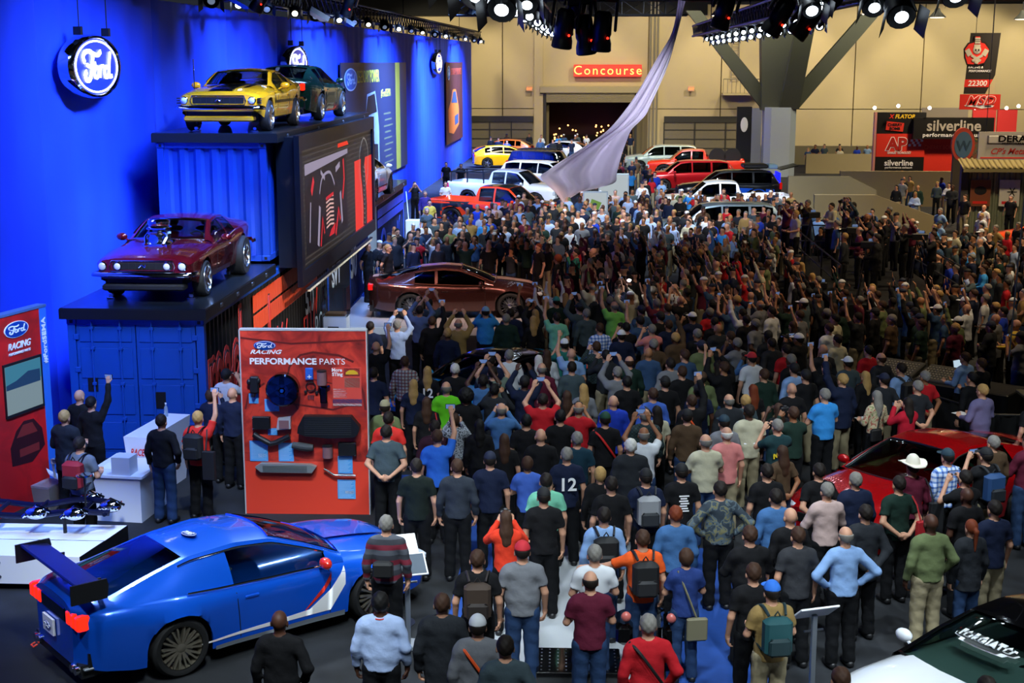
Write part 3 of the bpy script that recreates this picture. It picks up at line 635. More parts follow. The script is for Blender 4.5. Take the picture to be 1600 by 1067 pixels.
# ---- 3. yellow classic with black stripes, top deck
DK2 = 5.60
py_ = paint('mustard_yellow', '#d99a12', 0, .25)
S = S69(py_, chin=py_, seat=cabin)
c3 = car('classic_coupe', S, (-7.85, 32.3, DK2), R(-90), 'yellow classic fastback with black bonnet stripes on the upper deck above the screen')
classic_face(S, c3, four=False)
stripe(S, c3, 'bonnet_stripe', blackgloss, -.26, .26, 2.2, 0, roof=False, boot=False)
for t_ in (-.47, .36): stripe(S, c3, 'bonnet_stripe', blackgloss, t_, t_+.11, 1.6, 0, roof=False, boot=False)
for sy in (1, -1):
    side_poly(S, c3, 'side_stripe', blackgloss, [(-1.9,.66,.60),(.95,.66,.60)], sy); side_poly(S, c3, 'side_stripe', blackgloss, [(.86,.86,.60),(.95,.86,.60)], sy)
    for k in range(3): MB().box(2.2, 2.36, min(sy*.84, sy*.90), max(sy*.84, sy*.90), .62+k*.05, .64+k*.05).build('side_vent', darkp, c3)
MB().tube([(1.3, -.80, .9), (1.3, -.80, 1.55)], .012, 5).build('aerial', chrome, c3)
# ---- 4. dark green coupe behind it
pg = paint('dark_green', '#0c2c22', .4, .22)
S = S550(pg, gh=[(1.0,.965,.80),(.6,1.15,.70),(.2,1.33,.61),(-.3,1.38,.59),(-.95,1.34,.58),(-1.45,1.18,.60),(-1.85,1.05,.66)], rimmat=alloy, spk=5, spstyle='five', wr=.36, trim=None, glass=darkglass, wins=[(.78,-.50),(-.62,-1.02)])
c4 = car('modern_coupe', S, (-7.80, 38.0, DK2), R(88), 'dark green coupe with lit red tail lamps parked behind the yellow classic'); modern_face(S, c4, tail=tailon)
# ---- 5. white coupe on the far end of the lower containers
pw_ = paint('gloss_white', '#e6e9ee', 0, .25)
S = S550(pw_, rimmat=gunm, glass=darkglass, trim=None)
c5 = car('modern_coupe', S, (-7.45, 44.8, DK), R(88), 'white coupe with thin side stripes on the container end beyond the big screen'); modern_face(S, c5)
for sy in (1, -1): side_poly(S, c5, 'side_stripe', M('thin_stripe', '#7a2a30'), [(-1.0,.40,.36),(.95,.40,.36)], sy)
# ---- 6. the dark bronze coupe just revealed
pbr = paint('dark_bronze_paint', '#4a2824', .7, .25)
S = S550(pbr, wr=.36, rimmat=alloy, glass=darkglass, seams=True, trim=M('copper_trim', '#8a5340', .3, .9))
c6 = car('modern_coupe', S, (-3.6, 38.5, .20), R(5), 'dark bronze coupe just unveiled on the low stage, ringed by raised phones'); modern_face(S, c6)
stripe(S, c6, 'bonnet_stripe', M('silver_stripe', '#c9a89a', .3, .6), -.22, .22, 2.2, -2.3)
# ---- 7. red coupe among the crowd on the right
pr_ = paint('deep_red', '#a3060c', .3, .2)
S = S550(pr_, rimmat=alloy, L=4.8, seat=cabin, glass=glass_mat('green_glass', '#8fb79a'), dash=M('pale_dash', '#7e8f7c', .7))
c7 = car('modern_coupe', S, (5.25, 21.2, 0), R(222), 'gloss red coupe surrounded by onlookers, windscreen towards the crowd'); modern_face(S, c7)
# ---- 8. white coupe with black roof, lower right corner
S = S550(pw_, roofpaint=blackgloss, panoroof=True, L=4.8, mirpaint=pw_, seat=cabin, glass=glass_mat('green_glass2', '#7d948c'), dash=M('green_dash', '#28413c', .7), trim=None)
c8 = car('modern_coupe', S, (4.63, 14.10, 0), R(215), 'white coupe with a gloss black roof and an oval windscreen sticker in the near corner'); modern_face(S, c8)
def ws_map(S, me, fc, tc_, rot, dz=.012):
    """lay a flat mesh (x, y) on the windscreen around fraction fc / lateral tc_"""
    xa, xb = S['gh'][S['ki'][0]][0], S['gh'][0][0]; c_, s_ = math.cos(rot), math.sin(rot)
    for v in me.vertices:
        x, y = v.co.x*c_-v.co.y*s_, v.co.x*s_+v.co.y*c_; v.co = on_roof(S, xa+(xb-xa)*fc-y*.92, tc_+x, dz+v.co.z)
ring = MB(); n = 40
for rx_, rz_, z_, mi in ((.40, .095, .012, 0), (.382, .080, .022, 1)):
    ring.grid([[(x_, y_*math.sqrt(max(0, 1-(x_/rx_)**2)), z_) for x_ in np.linspace(-rx_, rx_, n)] for y_ in np.linspace(-rz_, rz_, 5)], mi)
o = ring.build('sticker', [M('sticker_white', '#e8eef0', .5, emit=.1), M('sticker_dark', '#16201f', .4)], c8); ws_map(S, o.data, .42, .0, 0)
me = text_pts('FORGIATO', .125, .03, 0, 'CENTER', 1.1); me.transform(Matrix.Translation((0, -.04, .034))); me.materials.clear(); me.materials.append(MC['sticker_white']); o = bpy.data.objects.new('lettering', me); C.objects.link(o); o.parent = c8; ws_map(S, me, .42, .0, 0)
# ---- 9. light blue coupe half hidden by the crowd
plb = paint('sky_blue', '#2aa5ea', .1, .25)
S = S550(plb, roofpaint=blackgloss, panoroof=True, glass=darkglass)
c9 = car('modern_coupe', S, (-1.9, 27.35, 0), R(-125), 'sky blue coupe with a black roof half hidden among the onlookers'); modern_face(S, c9)
stripe(S, c9, 'bonnet_stripe', blackgloss, -.3, .3, 2.1, -2.3, roof=False)
# ---- cars on the bright stand behind
def hatch(P, **kw):
    S = dict(L=4.35, W=1.82, xf=1.35, xr=-1.30, wr=.34, tw=.23, sill=.20, paint=P, far=True, glass=darkglass, hip=.03,
        top=[(2.17,.70),(2.0,.84),(1.4,.98),(1.0,1.04),(0,1.0),(-1.6,1.02),(-2.17,.96)], sh=[(2.17,.66),(1.9,.80),(1.2,.92),(0,.96),(-1.2,1.02),(-2.17,.98)],
        hw=[(2.17,.66),(2.0,.82),(1.5,.89),(0,.90),(-1.5,.90),(-2.0,.82),(-2.17,.74)],
        gh=[(1.15,1.0,.80),(.7,1.25,.70),(.25,1.42,.62),(-.4,1.47,.60),(-1.3,1.42,.58),(-1.75,1.25,.60),(-2.1,1.02,.70)], ki=(2, 4), wins=[(.85,-.15),(-.22,-1.0),(-1.08,-1.45)], rimmat=alloy)
    S.update(kw); return S
def suv(P, **kw):
    S = dict(L=4.9, W=1.95, xf=1.5, xr=-1.4, wr=.39, tw=.26, sill=.30, paint=P, far=True, glass=darkglass, hip=.03,
        top=[(2.45,.95),(2.3,1.03),(1.5,1.13),(1.1,1.16),(0,1.1),(-2.0,1.1),(-2.45,1.1)], sh=[(2.45,.88),(2.2,.98),(1.2,1.06),(0,1.10),(-2.45,1.14)],
        hw=[(2.45,.76),(2.3,.88),(1.5,.96),(0,.96),(-2.0,.95),(-2.4,.86),(-2.45,.82)],
        gh=[(1.25,1.12,.84),(.85,1.45,.76),(.55,1.66,.70),(0,1.74,.68),(-1.7,1.73,.67),(-2.1,1.66,.68),(-2.42,1.18,.78)], ki=(2, 5), wins=[(.95,-.05),(-.12,-1.1),(-1.2,-2.05)], rimmat=alloy)
    S.update(kw); return S
def pickup(P, **kw):
    S = dict(L=5.8, W=2.03, xf=1.9, xr=-1.75, wr=.43, tw=.28, sill=.42, paint=P, far=True, glass=darkglass, hip=.05, crown=.02,
        top=[(2.9,1.08),(2.8,1.16),(2.0,1.24),(1.5,1.26),(.9,1.2),(-.62,1.2),(-.66,.80),(-2.8,.80),(-2.86,1.22),(-2.9,1.22)], sh=[(2.9,1.0),(2.7,1.12),(1.5,1.18),(0,1.20),(-.6,1.22),(-2.9,1.26)],
        hw=[(2.9,.84),(2.8,.94),(2.2,.99),(0,.99),(-2.7,.99),(-2.9,.94)],
        gh=[(1.55,1.2,.86),(1.15,1.55,.78),(.85,1.80,.71),(.3,1.87,.69),(-.35,1.85,.69),(-.55,1.80,.69),(-.68,1.26,.86)], ki=(2, 5), wins=[(1.25,.30),(.22,-.45)], rimmat=gunm)
    S.update(kw); return S
def truck_face(S, root):
    h = S['L']/2; zt = S['top'][0][1]
    MB().rbox(h-.05, h+.03, -.62, .62, zt-.42, zt-.05, .04).build('grille', mesh_blk, root); MB().rbox(h-.1, h+.12, -.9, .9, .42, .62, .05).build('front_bumper', darkp, root)
    for sy in (1, -1):
        MB().rbox(h-.15, h+.01, min(sy*.64, sy*.9), max(sy*.64, sy*.9), zt-.32, zt-.1, .03).build('headlight', lampg, root)
        MB().rbox(-h-.02, -h+.1, min(sy*.8, sy*.96), max(sy*.8, sy*.96), .85, 1.2, .03).build('tail_lamp', tailm, root)
orp = paint('orange_red', '#f0431c', 0, .25)
S = pickup(orp, wr=.46, roofpaint=orp); t1 = car('pickup_truck', S, (-3.85, 60.6, 0), R(-22), 'orange and black off-road pickup behind the row of people watching', 'pickup'); truck_face(S, t1)
dkp = paint('matt_charcoal', '#22252a', .3, .4)
side_poly(S, t1, 'bed_graphic', dkp, [(-2.85,1.2,.45),(-2.2,1.2,.5),(-1.3,1.2,.98),(-.7,1.2,.5)], -1); stripe(S, t1, 'bonnet_panel', dkp, -.85, .85, 2.75, 0, roof=False, boot=False); stripe(S, t1, 'roof_panel', dkp, -.66, .66, 0, 0, bonnet=False, boot=False)
for k in range(3): side_poly(S, t1, 'side_graphic', dkp, [(-1.0+k*.3,.95,.80),(-.3+k*.3,.72,.60)], -1, .009)
S = pickup(pw_); t2 = car('pickup_truck', S, (-3.9, 69.6, 0), R(-22), 'white pickup with a black bed rack behind the orange pickup', 'pickup'); truck_face(S, t2)
q = MB()
for a in (-2.7, -1.8, -.9):
    q.tube([(a, -.9, 1.2), (a, -.85, 1.75), (a, .85, 1.75), (a, .9, 1.2)], .035, 6)
q.tube([(-2.7, -.85, 1.75), (-.9, -.85, 1.75)], .035, 6).tube([(-2.7, .85, 1.75), (-.9, .85, 1.75)], .035, 6); q.build('bed_rack', darkp, t2)
S = suv(pw_); t3 = car('estate_car', S, (-2.3, 77.5, 0), R(-22), 'white crossover with dark windows behind the white pickup', 'car'); truck_face(S, t3)
S = hatch(paint('bright_yellow', '#f7b80a', 0, .25)); t4 = car('hatchback', S, (-5.6, 96.5, 0), R(9), 'yellow hatchback with a roof spoiler by the end of the blue wall'); modern_face(S, t4)
S = suv(paint('jeep_black', '#0b0c10', .2), gh=[(1.0,1.12,.84),(.8,1.5,.76),(.6,1.74,.72),(0,1.78,.70),(-1.7,1.78,.70),(-2.2,1.74,.70),(-2.4,1.18,.78)]); t5 = car('off_roader', S, (-2.3, 86, 0), R(-18), 'black off-roader with a roof rack between the yellow hatchback and the white cloth', 'car'); truck_face(S, t5)
q = MB()
for k in range(8): q.tube([(-1.8+k*.3, -.65, 1.88), (-1.8+k*.3, .65, 1.88)], .03, 5)
q.tube([(-1.8, -.65, 1.88), (.4, -.65, 1.88)], .03, 5).tube([(-1.8, .65, 1.88), (.4, .65, 1.88)], .03, 5); q.build('roof_rack', darkp, t5)
S = hatch(paint('orange', '#f2701a', 0, .25)); t6 = car('hatchback', S, (-6.2, 104.5, 0), R(172), 'orange hatchback below the dock doors'); modern_face(S, t6)
S = hatch(pw_); t7 = car('hatchback', S, (-1.8, 102.5, 0), R(150), 'white hatchback with red tail lamps beside the concourse doorway'); modern_face(S, t7)
S = pickup(paint('bright_red', '#e8321a', 0, .25), wr=.5); t8 = car('pickup_truck', S, (6.6, 86.5, 0), R(176), 'bright red off-road pickup with spare wheels in its bed', 'pickup'); truck_face(S, t8)
for k in range(2): MB().lathe([(.28, -.14), (.5, -.14), (.5, .14), (.28, .14)], 20, 0, 'y').build('spare_wheel', rubber, t8, smooth=True, loc=(-1.3-k*.9, 0, 1.45))
S = suv(paint('cherry_red', '#b40f18', .2)); t9 = car('estate_car', S, (5.6, 78.5, 0), R(185), 'cherry red crossover in front of the red pickup'); truck_face(S, t9)
S = suv(paint('black_blue', '#11161f', .3), L=5.1, wr=.42); t10 = car('off_roader', S, (7.1, 71.5, 0), R(182), 'black off-roader with blue graphics, blue lit cabin and raised tailgate'); truck_face(S, t10)
side_poly(S, t10, 'side_graphic', paint('graphic_blue', '#1458d8', 0), [(-2.2,.85,.45),(0,.95,.45),(1.2,.9,.5)], 1, .01)
o = MB().box(-.9, 0, -.75, .75, -.02, .02).build('tailgate', blackgloss, t10, loc=(-2.5, 0, 1.80)); o.rotation_euler = (0, R(14), 0)
MB().box(-2.52, -2.46, -.7, .7, .9, 1.65).build('blue_cabin_light', M('blue_lit_cabin', '#0a18a0', emit=2.2, ecol='#1018ff'), t10)
q = MB(); q.rbox(-1.9, -.7, -.6, .6, 1.86, 2.06, .05); q.build('roof_box', darkp, t10); MB().rbox(-2.4, -1.95, -.5, .5, 1.84, 2.05, .04).build('cool_box', M('pale_blue_plastic', '#8fb6c9'), t10)
S = pickup(pw_, roofpaint=pw_); t11 = car('pickup_truck', S, (6.1, 63.5, 0), R(184), 'white pickup cab rising out of the crowd in front of the black off-roader', 'pickup'); truck_face(S, t11)
S = suv(paint('silver_blue', '#9db4c4', .6), L=5.0); t12 = car('estate_car', S, (5.0, 54.6, 0), R(186), 'silver blue crossover nearest the press platform with people round it'); truck_face(S, t12)
S = suv(paint('pale_green_white', '#b9cfc9', .1)); t13 = car('estate_car', S, (4.9, 93.0, 0), R(180), 'pale green crossover behind the red pickup'); truck_face(S, t13)
S = hatch(paint('orange_red2', '#e0481c', 0)); t15 = car('hatchback', S, (16.9, 52.0, 0), R(150), 'orange red sports car by the metal shed on the right', 'car'); modern_face(S, t15)
# ================================================================ people
f4 = np.float32
def smin(a, b, k):
    h = np.clip(.5+.5*(b-a)/k, 0, 1); return b*(1-h)+a*h-k*h*(1-h)
def cone(P, a, b, ra, rb, ys=1.):
    X, Y, Z = P; a = (a[0], a[1]/ys, a[2]); b = (b[0], b[1]/ys, b[2]); Y = Y/ys if ys != 1. else Y
    dx, dy, dz = b[0]-a[0], b[1]-a[1], b[2]-a[2]; L2 = dx*dx+dy*dy+dz*dz+1e-9
    t = np.clip(((X-a[0])*dx+(Y-a[1])*dy+(Z-a[2])*dz)/L2, 0, 1)
    return np.sqrt((X-a[0]-t*dx)**2+(Y-a[1]-t*dy)**2+(Z-a[2]-t*dz)**2)-(ra+(rb-ra)*t)
def elli(P, c, r):
    X, Y, Z = P; q = np.sqrt(((X-c[0])/r[0])**2+((Y-c[1])/r[1])**2+((Z-c[2])/r[2])**2); return (q-1)*min(r)
def nets(f, lo, hi, h):
    ax = [np.arange(lo[i], hi[i]+h, h, dtype=f4) for i in range(3)]
    P = (ax[0][:, None, None], ax[1][None, :, None], ax[2][None, None, :])
    d = f(P); d = np.broadcast_to(d, (len(ax[0]), len(ax[1]), len(ax[2]))).astype(f4); ins = d < 0
    n = [s-1 for s in d.shape]; acc = np.zeros((*n, 3), f4); cnt = np.zeros(n, f4); faces = []
    idx = np.indices(n)
    edges = []
    for a in range(3):
        s0 = [slice(None)]*3; s1 = [slice(None)]*3; s0[a] = slice(0, -1); s1[a] = slice(1, None)
        i0, i1 = ins[tuple(s0)], ins[tuple(s1)]; cr = i0 != i1
        w = np.argwhere(cr)
        if len(w) == 0: continue
        d0, d1 = d[tuple(s0)][cr], d[tuple(s1)][cr]; t = d0/(d0-d1)
        pos = np.stack([ax[k][w[:, k]] for k in range(3)], 1); pos[:, a] += t*h
        b, c = (a+1) % 3, (a+2) % 3
        for db in (0, 1):
            for dc in (0, 1):
                q = w.copy(); q[:, b] -= db; q[:, c] -= dc
                ok = (q[:, b] >= 0) & (q[:, c] >= 0) & (q[:, b] < n[b]) & (q[:, c] < n[c]); qq = q[ok]
                np.add.at(acc, (qq[:, 0], qq[:, 1], qq[:, 2]), pos[ok]); np.add.at(cnt, (qq[:, 0], qq[:, 1], qq[:, 2]), 1)
        edges.append((a, b, c, w, i0[cr]))
    vid = -np.ones(n, int); m = cnt > 0; vid[m] = np.arange(m.sum()); V = acc[m]/cnt[m][:, None]
    for a, b, c, w, s in edges:
        ok = (w[:, b] >= 1) & (w[:, c] >= 1) & (w[:, b] < n[b]) & (w[:, c] < n[c]); w = w[ok]; s = s[ok]
        qs = []
        for db, dc in ((1, 1), (0, 1), (0, 0), (1, 0)):
            q = w.copy(); q[:, b] -= db; q[:, c] -= dc; qs.append(vid[q[:, 0], q[:, 1], q[:, 2]])
        F = np.stack(qs, 1); F[~s] = F[~s][:, ::-1]; faces.append(F)
    return V, (np.concatenate(faces) if faces else np.zeros((0, 4), int))
ARM = {  # elbow, wrist, hand direction, palm normal for the arm on +x
 'down': ((.245,-.03,1.15), (.252,.05,.905), (-.05,.15,-1), (-1,.1,0)), 'up': ((.27,.14,1.56), (.12,.25,1.79), (-.25,.1,1), (-.5,.8,0)),
 'high': ((.25,.10,1.68), (.20,.20,1.93), (-.1,.15,1), (0,1,0)), 'face': ((.27,.14,1.30), (.11,.24,1.53), (-.45,.05,.8), (-.5,.8,0)),
 'cross': ((.26,.06,1.17), (.02,.235,1.22), (-1,-.05,.12), (0,-1,0)), 'cross2': ((.26,.06,1.17), (.02,.20,1.17), (-1,-.12,-.05), (0,-1,0)),
 'paper': ((.25,.02,1.17), (.14,.27,1.13), (-.4,.85,.1), (0,0,1)), 'hip': ((.38,-.08,1.20), (.215,.02,1.03), (-.6,.5,-.5), (0,-1,0)),
 'back': ((.27,-.10,1.17), (.07,-.20,1.00), (-.9,0,-.3), (0,1,0)), 'pocket': ((.29,-.07,1.17), (.225,.06,.985), (-.1,.35,-.9), (-1,0,0)), 'reach': ((.40,.12,1.28), (.60,.28,1.22), (.9,.35,-.05), (0,0,-1))}
POSE = {'D': ('down','down'), 'X': ('cross','cross2'), 'U': ('up','up'), 'R': ('high','down'), 'L': ('down','high'), 'F': ('face','face'), 'P': ('paper','paper'), 'H': ('hip','hip'), 'K': ('back','back'), 'O': ('pocket','down'), 'L2': ('down','reach'), 'Q': ('high', 'high')}
def arms(pose):
    out = []
    for sx, nm in ((1, POSE[pose][0]), (-1, POSE[pose][1])):
        out.append([sx]+[np.array((p[0]*sx, p[1], p[2])) for p in ARM[nm]])
    return out
def hand_sdf(P, sx, W, D, N, r=1.):
    D = D/np.linalg.norm(D); N = N-D*N.dot(D); N = N/np.linalg.norm(N); S = np.cross(D, N)
    pk = W+D*.085; d = cone(P, W, W+D*.03, .026*r, .028*r)
    for k, (o, ln) in enumerate(((-.028, .062), (-.010, .074), (.009, .070), (.027, .055))):
        b0 = W+D*.035+S*o*.7; kn = W+D*.088+S*o; mid = kn+D*ln*.5+N*.014; tip = mid+D*ln*.22+N*.034
        d = smin(d, cone(P, b0, kn, .0155, .0125*r), .012); d = np.minimum(d, cone(P, kn, mid, .0108*r, .0098*r)); d = np.minimum(d, cone(P, mid, tip, .0098*r, .0082*r))
    # thumb leaves the side of the palm near its base
    tb = W+D*.030-S*.024*1; t1 = tb+D*.030-S*.028+N*.014; t2 = t1+D*.030+N*.018-S*.002
    return smin(d, np.minimum(cone(P, tb, t1, .0145*r, .0115*r), cone(P, t1, t2, .0115*r, .0095*r)), .006)
def head_sdf(P):
    d = elli(P, (0,-.002,1.648), (.077,.097,.100)); d = smin(d, elli(P, (0,.030,1.572), (.054,.060,.066)), .03)
    d = smin(d, cone(P, (0,.090,1.632), (0,.112,1.592), .009, .0145), .012)
    d = smin(d, cone(P, (-.032,.083,1.652), (.032,.083,1.652), .011, .011), .012)
    d = smin(d, cone(P, (-.018,.083,1.552), (.018,.083,1.552), .010, .010), .010)
    X, Y, Z = P; ax = abs(X)
    d = smin(d, elli((ax, Y, Z), (.080,-.004,1.612), (.012,.024,.034)), .006)
    d = np.maximum(d, -(np.sqrt((ax-.031)**2+(Y-.100)**2+(Z-1.627)**2)-.0145))
    return d
def core(P, g=0., belly=0.):
    X, Y, Z = P
    d = cone(P, (0,-.005,1.30), (0,0,1.12), .158+g, .145+g+belly*.6, .70); d = smin(d, cone(P, (0,0,1.10), (0,0,.97), .138+g+belly, .150+g, .76), .05)
    d = smin(d, cone(P, (-.135,-.01,1.405), (.135,-.01,1.405), .068+g, .068+g), .05)
    d = smin(d, cone(P, (-.06,-.02,1.45), (.06,-.02,1.45), .055+g*.6, .055+g*.6), .06)
    return d
def legs(P, g=0., flare=0., stride=0.):
    X, Y, Z = P; d = None
    for s in (1, -1):
        f = s*stride
        a = smin(cone(P, (s*.088,0,.93), (s*.102,.02+f*.5,.50), .092+g, .062+g+flare*.3), cone(P, (s*.102,.02+f*.5,.50), (s*.112,-.015+f,.09), .060+g+flare*.3, .042+g+flare), .02)
        d = a if d is None else np.minimum(d, a)
    return d
def body_sdf(P, pose, fine=True):
    d = core(P); d = smin(d, legs(P), .04)
    d = smin(d, smin(cone(P, (0,-.018,1.40), (0,.0,1.56), .060, .054), head_sdf(P), .02), .03)
    for sx, E, W, D, N in arms(pose):
        S = np.array((sx*.174, -.012, 1.40))
        d = smin(d, cone(P, S, E, .052, .040), .035); d = smin(d, cone(P, E, W, .041, .027), .015); d = smin(d, hand_sdf(P, sx, W, D, N, 1. if fine else 1.25), .012)
    for s in (1, -1): d = smin(d, cone(P, (s*.112,-.05,.045), (s*.118,.13,.035), .038, .034), .03)
    return d
def wr_(P, a=.0035):
    X, Y, Z = P; return a*np.sin(31*X+17*Z)*np.sin(23*Z-19*Y+2)+a*.8*np.sin(13*Y+41*Z+5*X)
def shirt_sdf(P, pose, kind, belly=0.):
    X, Y, Z = P; g = .016 if kind != 'j' else .030
    d = core(P, g, belly); hem = {'t': .90, 's': .93, 'j': .80}[kind]
    d = smin(d, cone(P, (0,0,.98), (0,0,hem-.1), .155+g, .160+g+(.012 if kind == 'j' else .004), .80), .04)
    for sx, E, W, D, N in arms(pose):
        S = np.array((sx*.174, -.012, 1.40)); M_ = S+(E-S)*.66
        if kind == 't':                                # the sleeve is cut square at its hem
            ax_ = (E-S)/np.linalg.norm(E-S); a = np.maximum(cone(P, S, M_+ax_*.03, .066, .064), (X-M_[0])*ax_[0]+(Y-M_[1])*ax_[1]+(Z-M_[2])*ax_[2])
        else: a = smin(cone(P, S, E, .058+g*.5, .052+g*.4), cone(P, E, W-(W-E)*.06, .050+g*.4, .037+g*.4), .02)
        d = smin(d, a, .035)
    d = np.maximum(d, hem-Z); d = d+wr_(P)
    col = cone(P, (0,-.02,1.44), (0,-.006,1.52), .072, .070)
    if kind != 't' or True: d = smin(d, np.maximum(col, Z-(1.478 if kind == 't' else 1.505)), .012)
    return np.maximum(d, -cone(P, (0,-.005,1.50), (0,.02,1.62), .064, .066))
def trouser_sdf(P, kind='long', shoes=False):
    X, Y, Z = P; d = smin(legs(P, .016, .018), cone(P, (0,0,.985), (0,0,.93), .138, .146, .76), .05)
    d = np.maximum(d, Z-.99); d = np.maximum(d, (.055 if kind == 'long' else .46)-Z)+wr_(P, .003)
    if shoes:
        for s in (1, -1): d = np.minimum(d, np.maximum(cone(P, (s*.112,-.055,.04), (s*.12,.15,.032), .047, .042), -Z))
    return d
def shoe_sdf(P, s=1):
    return np.maximum(cone(P, (s*.112,-.055,.045), (s*.12,.145,.036), .049, .044), -P[2])
def hair_sdf(P, st):
    X, Y, Z = P
    base = np.maximum(elli(P, (0,-.012,1.655), (.086,.104,.108)), (1.640+.80*Y)-Z)
    if st == 's': return base+.0025*np.sin(90*X)*np.sin(80*Z)
    if st == 'f': return np.maximum(base-.002, Z-(1.665-.12*Y))
    if st == 'l': return smin(base-.004, np.maximum(smin(cone(P, (0,-.045,1.66), (0,-.075,1.47), .088, .098, .72), cone(P, (0,-.075,1.47), (0,-.095,1.34), .098, .075, .6), .02), Y-.03), .02)+.004*np.sin(70*X+9*Z)*np.sin(20*Z)
    if st == 'p': return np.minimum(base, smin(cone(P, (0,-.09,1.66), (0,-.135,1.62), .03, .034), cone(P, (0,-.135,1.62), (0,-.125,1.36), .036, .016), .02))
    if st == 'u': return np.minimum(np.maximum(elli(P, (0,-.022,1.652), (.100,.112,.118)), (1.585+.85*Y)-Z), 9)+.004*np.sin(60*X)*np.sin(55*Z)*np.sin(50*Y)
    if st == 'a': return np.maximum(elli(P, (0,-.03,1.665), (.135,.135,.140)), (1.60+.70*Y)-Z)+.008*np.sin(75*X)*np.sin(70*Z)*np.sin(65*Y)
    if st == 'c':
        d = np.maximum(elli(P, (0,-.008,1.660), (.090,.108,.112)), 1.668-.04*Y-Z); b = elli(P, (0,.125,1.672), (.076,.080,.013)); return smin(d, b, .008)
    if st == 'w':
        br = cone(P, (0,0,1.70), (0,0,1.701), .20, .20)*0+np.maximum(np.sqrt((X/.185)**2+(Y/.215)**2)*.19-.19, np.abs(Z-1.685-.9*np.maximum(np.abs(X)-.08, 0)**1.3)-.009)
        cr_ = np.maximum(elli(P, (0,-.005,1.70), (.092,.112,.135)), 1.68-Z); return np.maximum(smin(br, cr_, .015), -cone(P, (0,-.02,1.84), (0,.06,1.84), .018, .018))
PM = {}
LODS = {0: (.0165, .0075, .0062), 1: (.026, .0125, .0115), 2: (.056, .03, .03)}
def netmesh(key, f, lo, hi, h, fine=(), mats=1, eyes=False):
    if key in PM: return PM[key]
    V, F = nets(f, lo, hi, h)
    if fine:
        cen = V[F].mean(1); keep = np.ones(len(F), bool)
        for a, b, hh in fine: keep &= ~np.all((cen > np.array(a)+hh) & (cen < np.array(b)-hh), axis=1)
        F = F[keep]
        for a, b, hh in fine:
            v2, f2 = nets(f, a, b, hh)
            F = np.concatenate([F, f2+len(V)]); V = np.concatenate([V, v2])
    used = np.unique(F); rm = np.zeros(len(V), int); rm[used] = np.arange(len(used)); V = V[used]; F = rm[F]
    mi = np.zeros(len(F), int)
    if eyes:
        c = V[F].mean(1); e = (abs(abs(c[:, 0])-.031) < .015) & (c[:, 1] > .075) & (abs(c[:, 2]-1.627) < .010); mi[e] = 1
        e = (abs(c[:, 0]) < .023) & (c[:, 1] > .078) & (abs(c[:, 2]-1.554) < .008); mi[e] = 2
    PM[key] = (V, F, mi); return PM[key]
def mesh_of(key, name, nm):
    k = ('mesh', key)
    if k in PM: return PM[k]
    V, F, mi = PM[key]; me = bpy.data.meshes.new(name)
    me.vertices.add(len(V)); me.vertices.foreach_set('co', V.astype(f4).ravel()); me.loops.add(F.size); me.loops.foreach_set('vertex_index', F.astype(np.int32).ravel())
    me.polygons.add(len(F)); me.polygons.foreach_set('loop_start', np.arange(0, F.size, 4, dtype=np.int32)); me.polygons.foreach_set('loop_total', np.full(len(F), 4, np.int32))
    me.polygons.foreach_set('use_smooth', np.ones(len(F), bool)); me.materials.clear()
    for _ in range(nm): me.materials.append(None)
    me.polygons.foreach_set('material_index', mi.astype(np.int32)); me.update(calc_edges=True); me.validate(); PM[k] = me; return me
def K_body(pose, lod):
    k = ('body', pose, lod)
    if k not in PM:
        h, hh, hd = LODS[lod]; top = 2.14 if pose in 'RLQ' else (2.02 if pose == 'U' else 1.80); wx = .78 if pose == 'L2' else .46
        fine = [((-.11,-.13,1.47), (.11,.15,1.79), hh)] if lod < 2 else []
        if lod < 2:
            for sx, E, W, D, N in arms(pose):
                D_ = D/np.linalg.norm(D); c = W+D_*.085; fine.append((tuple(c-.095), tuple(c+.095), hd))
            if pose in 'XKFPU':                        # hands meet: one shared fine box
                a = np.minimum(fine[1][0], fine[2][0]); b = np.maximum(fine[1][1], fine[2][1]); fine = [fine[0], (tuple(a), tuple(b), hd)]
                if pose == 'F' : fine = [(tuple(np.minimum(a, fine[0][0])), tuple(np.maximum(b, fine[0][1])), hh)]
        netmesh(k, lambda P: body_sdf(P, pose, lod == 0), (-wx,-.30,-.02), (wx,.50,top), h, fine, eyes=lod < 2)
    return k
def K_shirt(pose, kind, lod, belly=0):
    k = ('shirt', pose, kind, lod, belly)
    if k not in PM:
        top = 2.10 if (pose in 'RLQ' and kind != 't') else (1.95 if pose in 'URLQ' else 1.72); wx = .72 if pose == 'L2' else .46
        netmesh(k, lambda P: shirt_sdf(P, pose, kind, belly), (-wx,-.34,.74), (wx,.42,top), (.0135, .022, .058)[lod])
    return k
def K_trs(kind, lod):
    k = ('trs', kind, lod)
    if k not in PM: netmesh(k, lambda P: trouser_sdf(P, 'short' if kind == 'short' else 'long', lod > 0), (-.32,-.24,-.03), (.32,.28,1.05), (.016, .026, .08)[lod])
    return k
def K_hair(st, lod):
    k = ('hair', st, lod)
    if k not in PM: netmesh(k, lambda P: hair_sdf(P, st), (-.26,-.26,1.28), (.26,.26,1.86), (.0085, .013, .038)[lod])
    return k
for s_ in (1, -1): netmesh(('shoe', s_), lambda P: shoe_sdf(P, s_), (-.2,-.15,-.03), (.2,.22,.12), .014)
SKIN = {'l': '#c08e72', 'm': '#a4714f', 'd': '#4a2c1e', 't': '#8a5a3c'}
SKIN = {k: M('skin_'+k, v, .55, spec=.35) for k, v in SKIN.items()}
eyem = M('eye_dark', '#1c1512', .3); lipm = M('lips', '#8a4a42', .5)
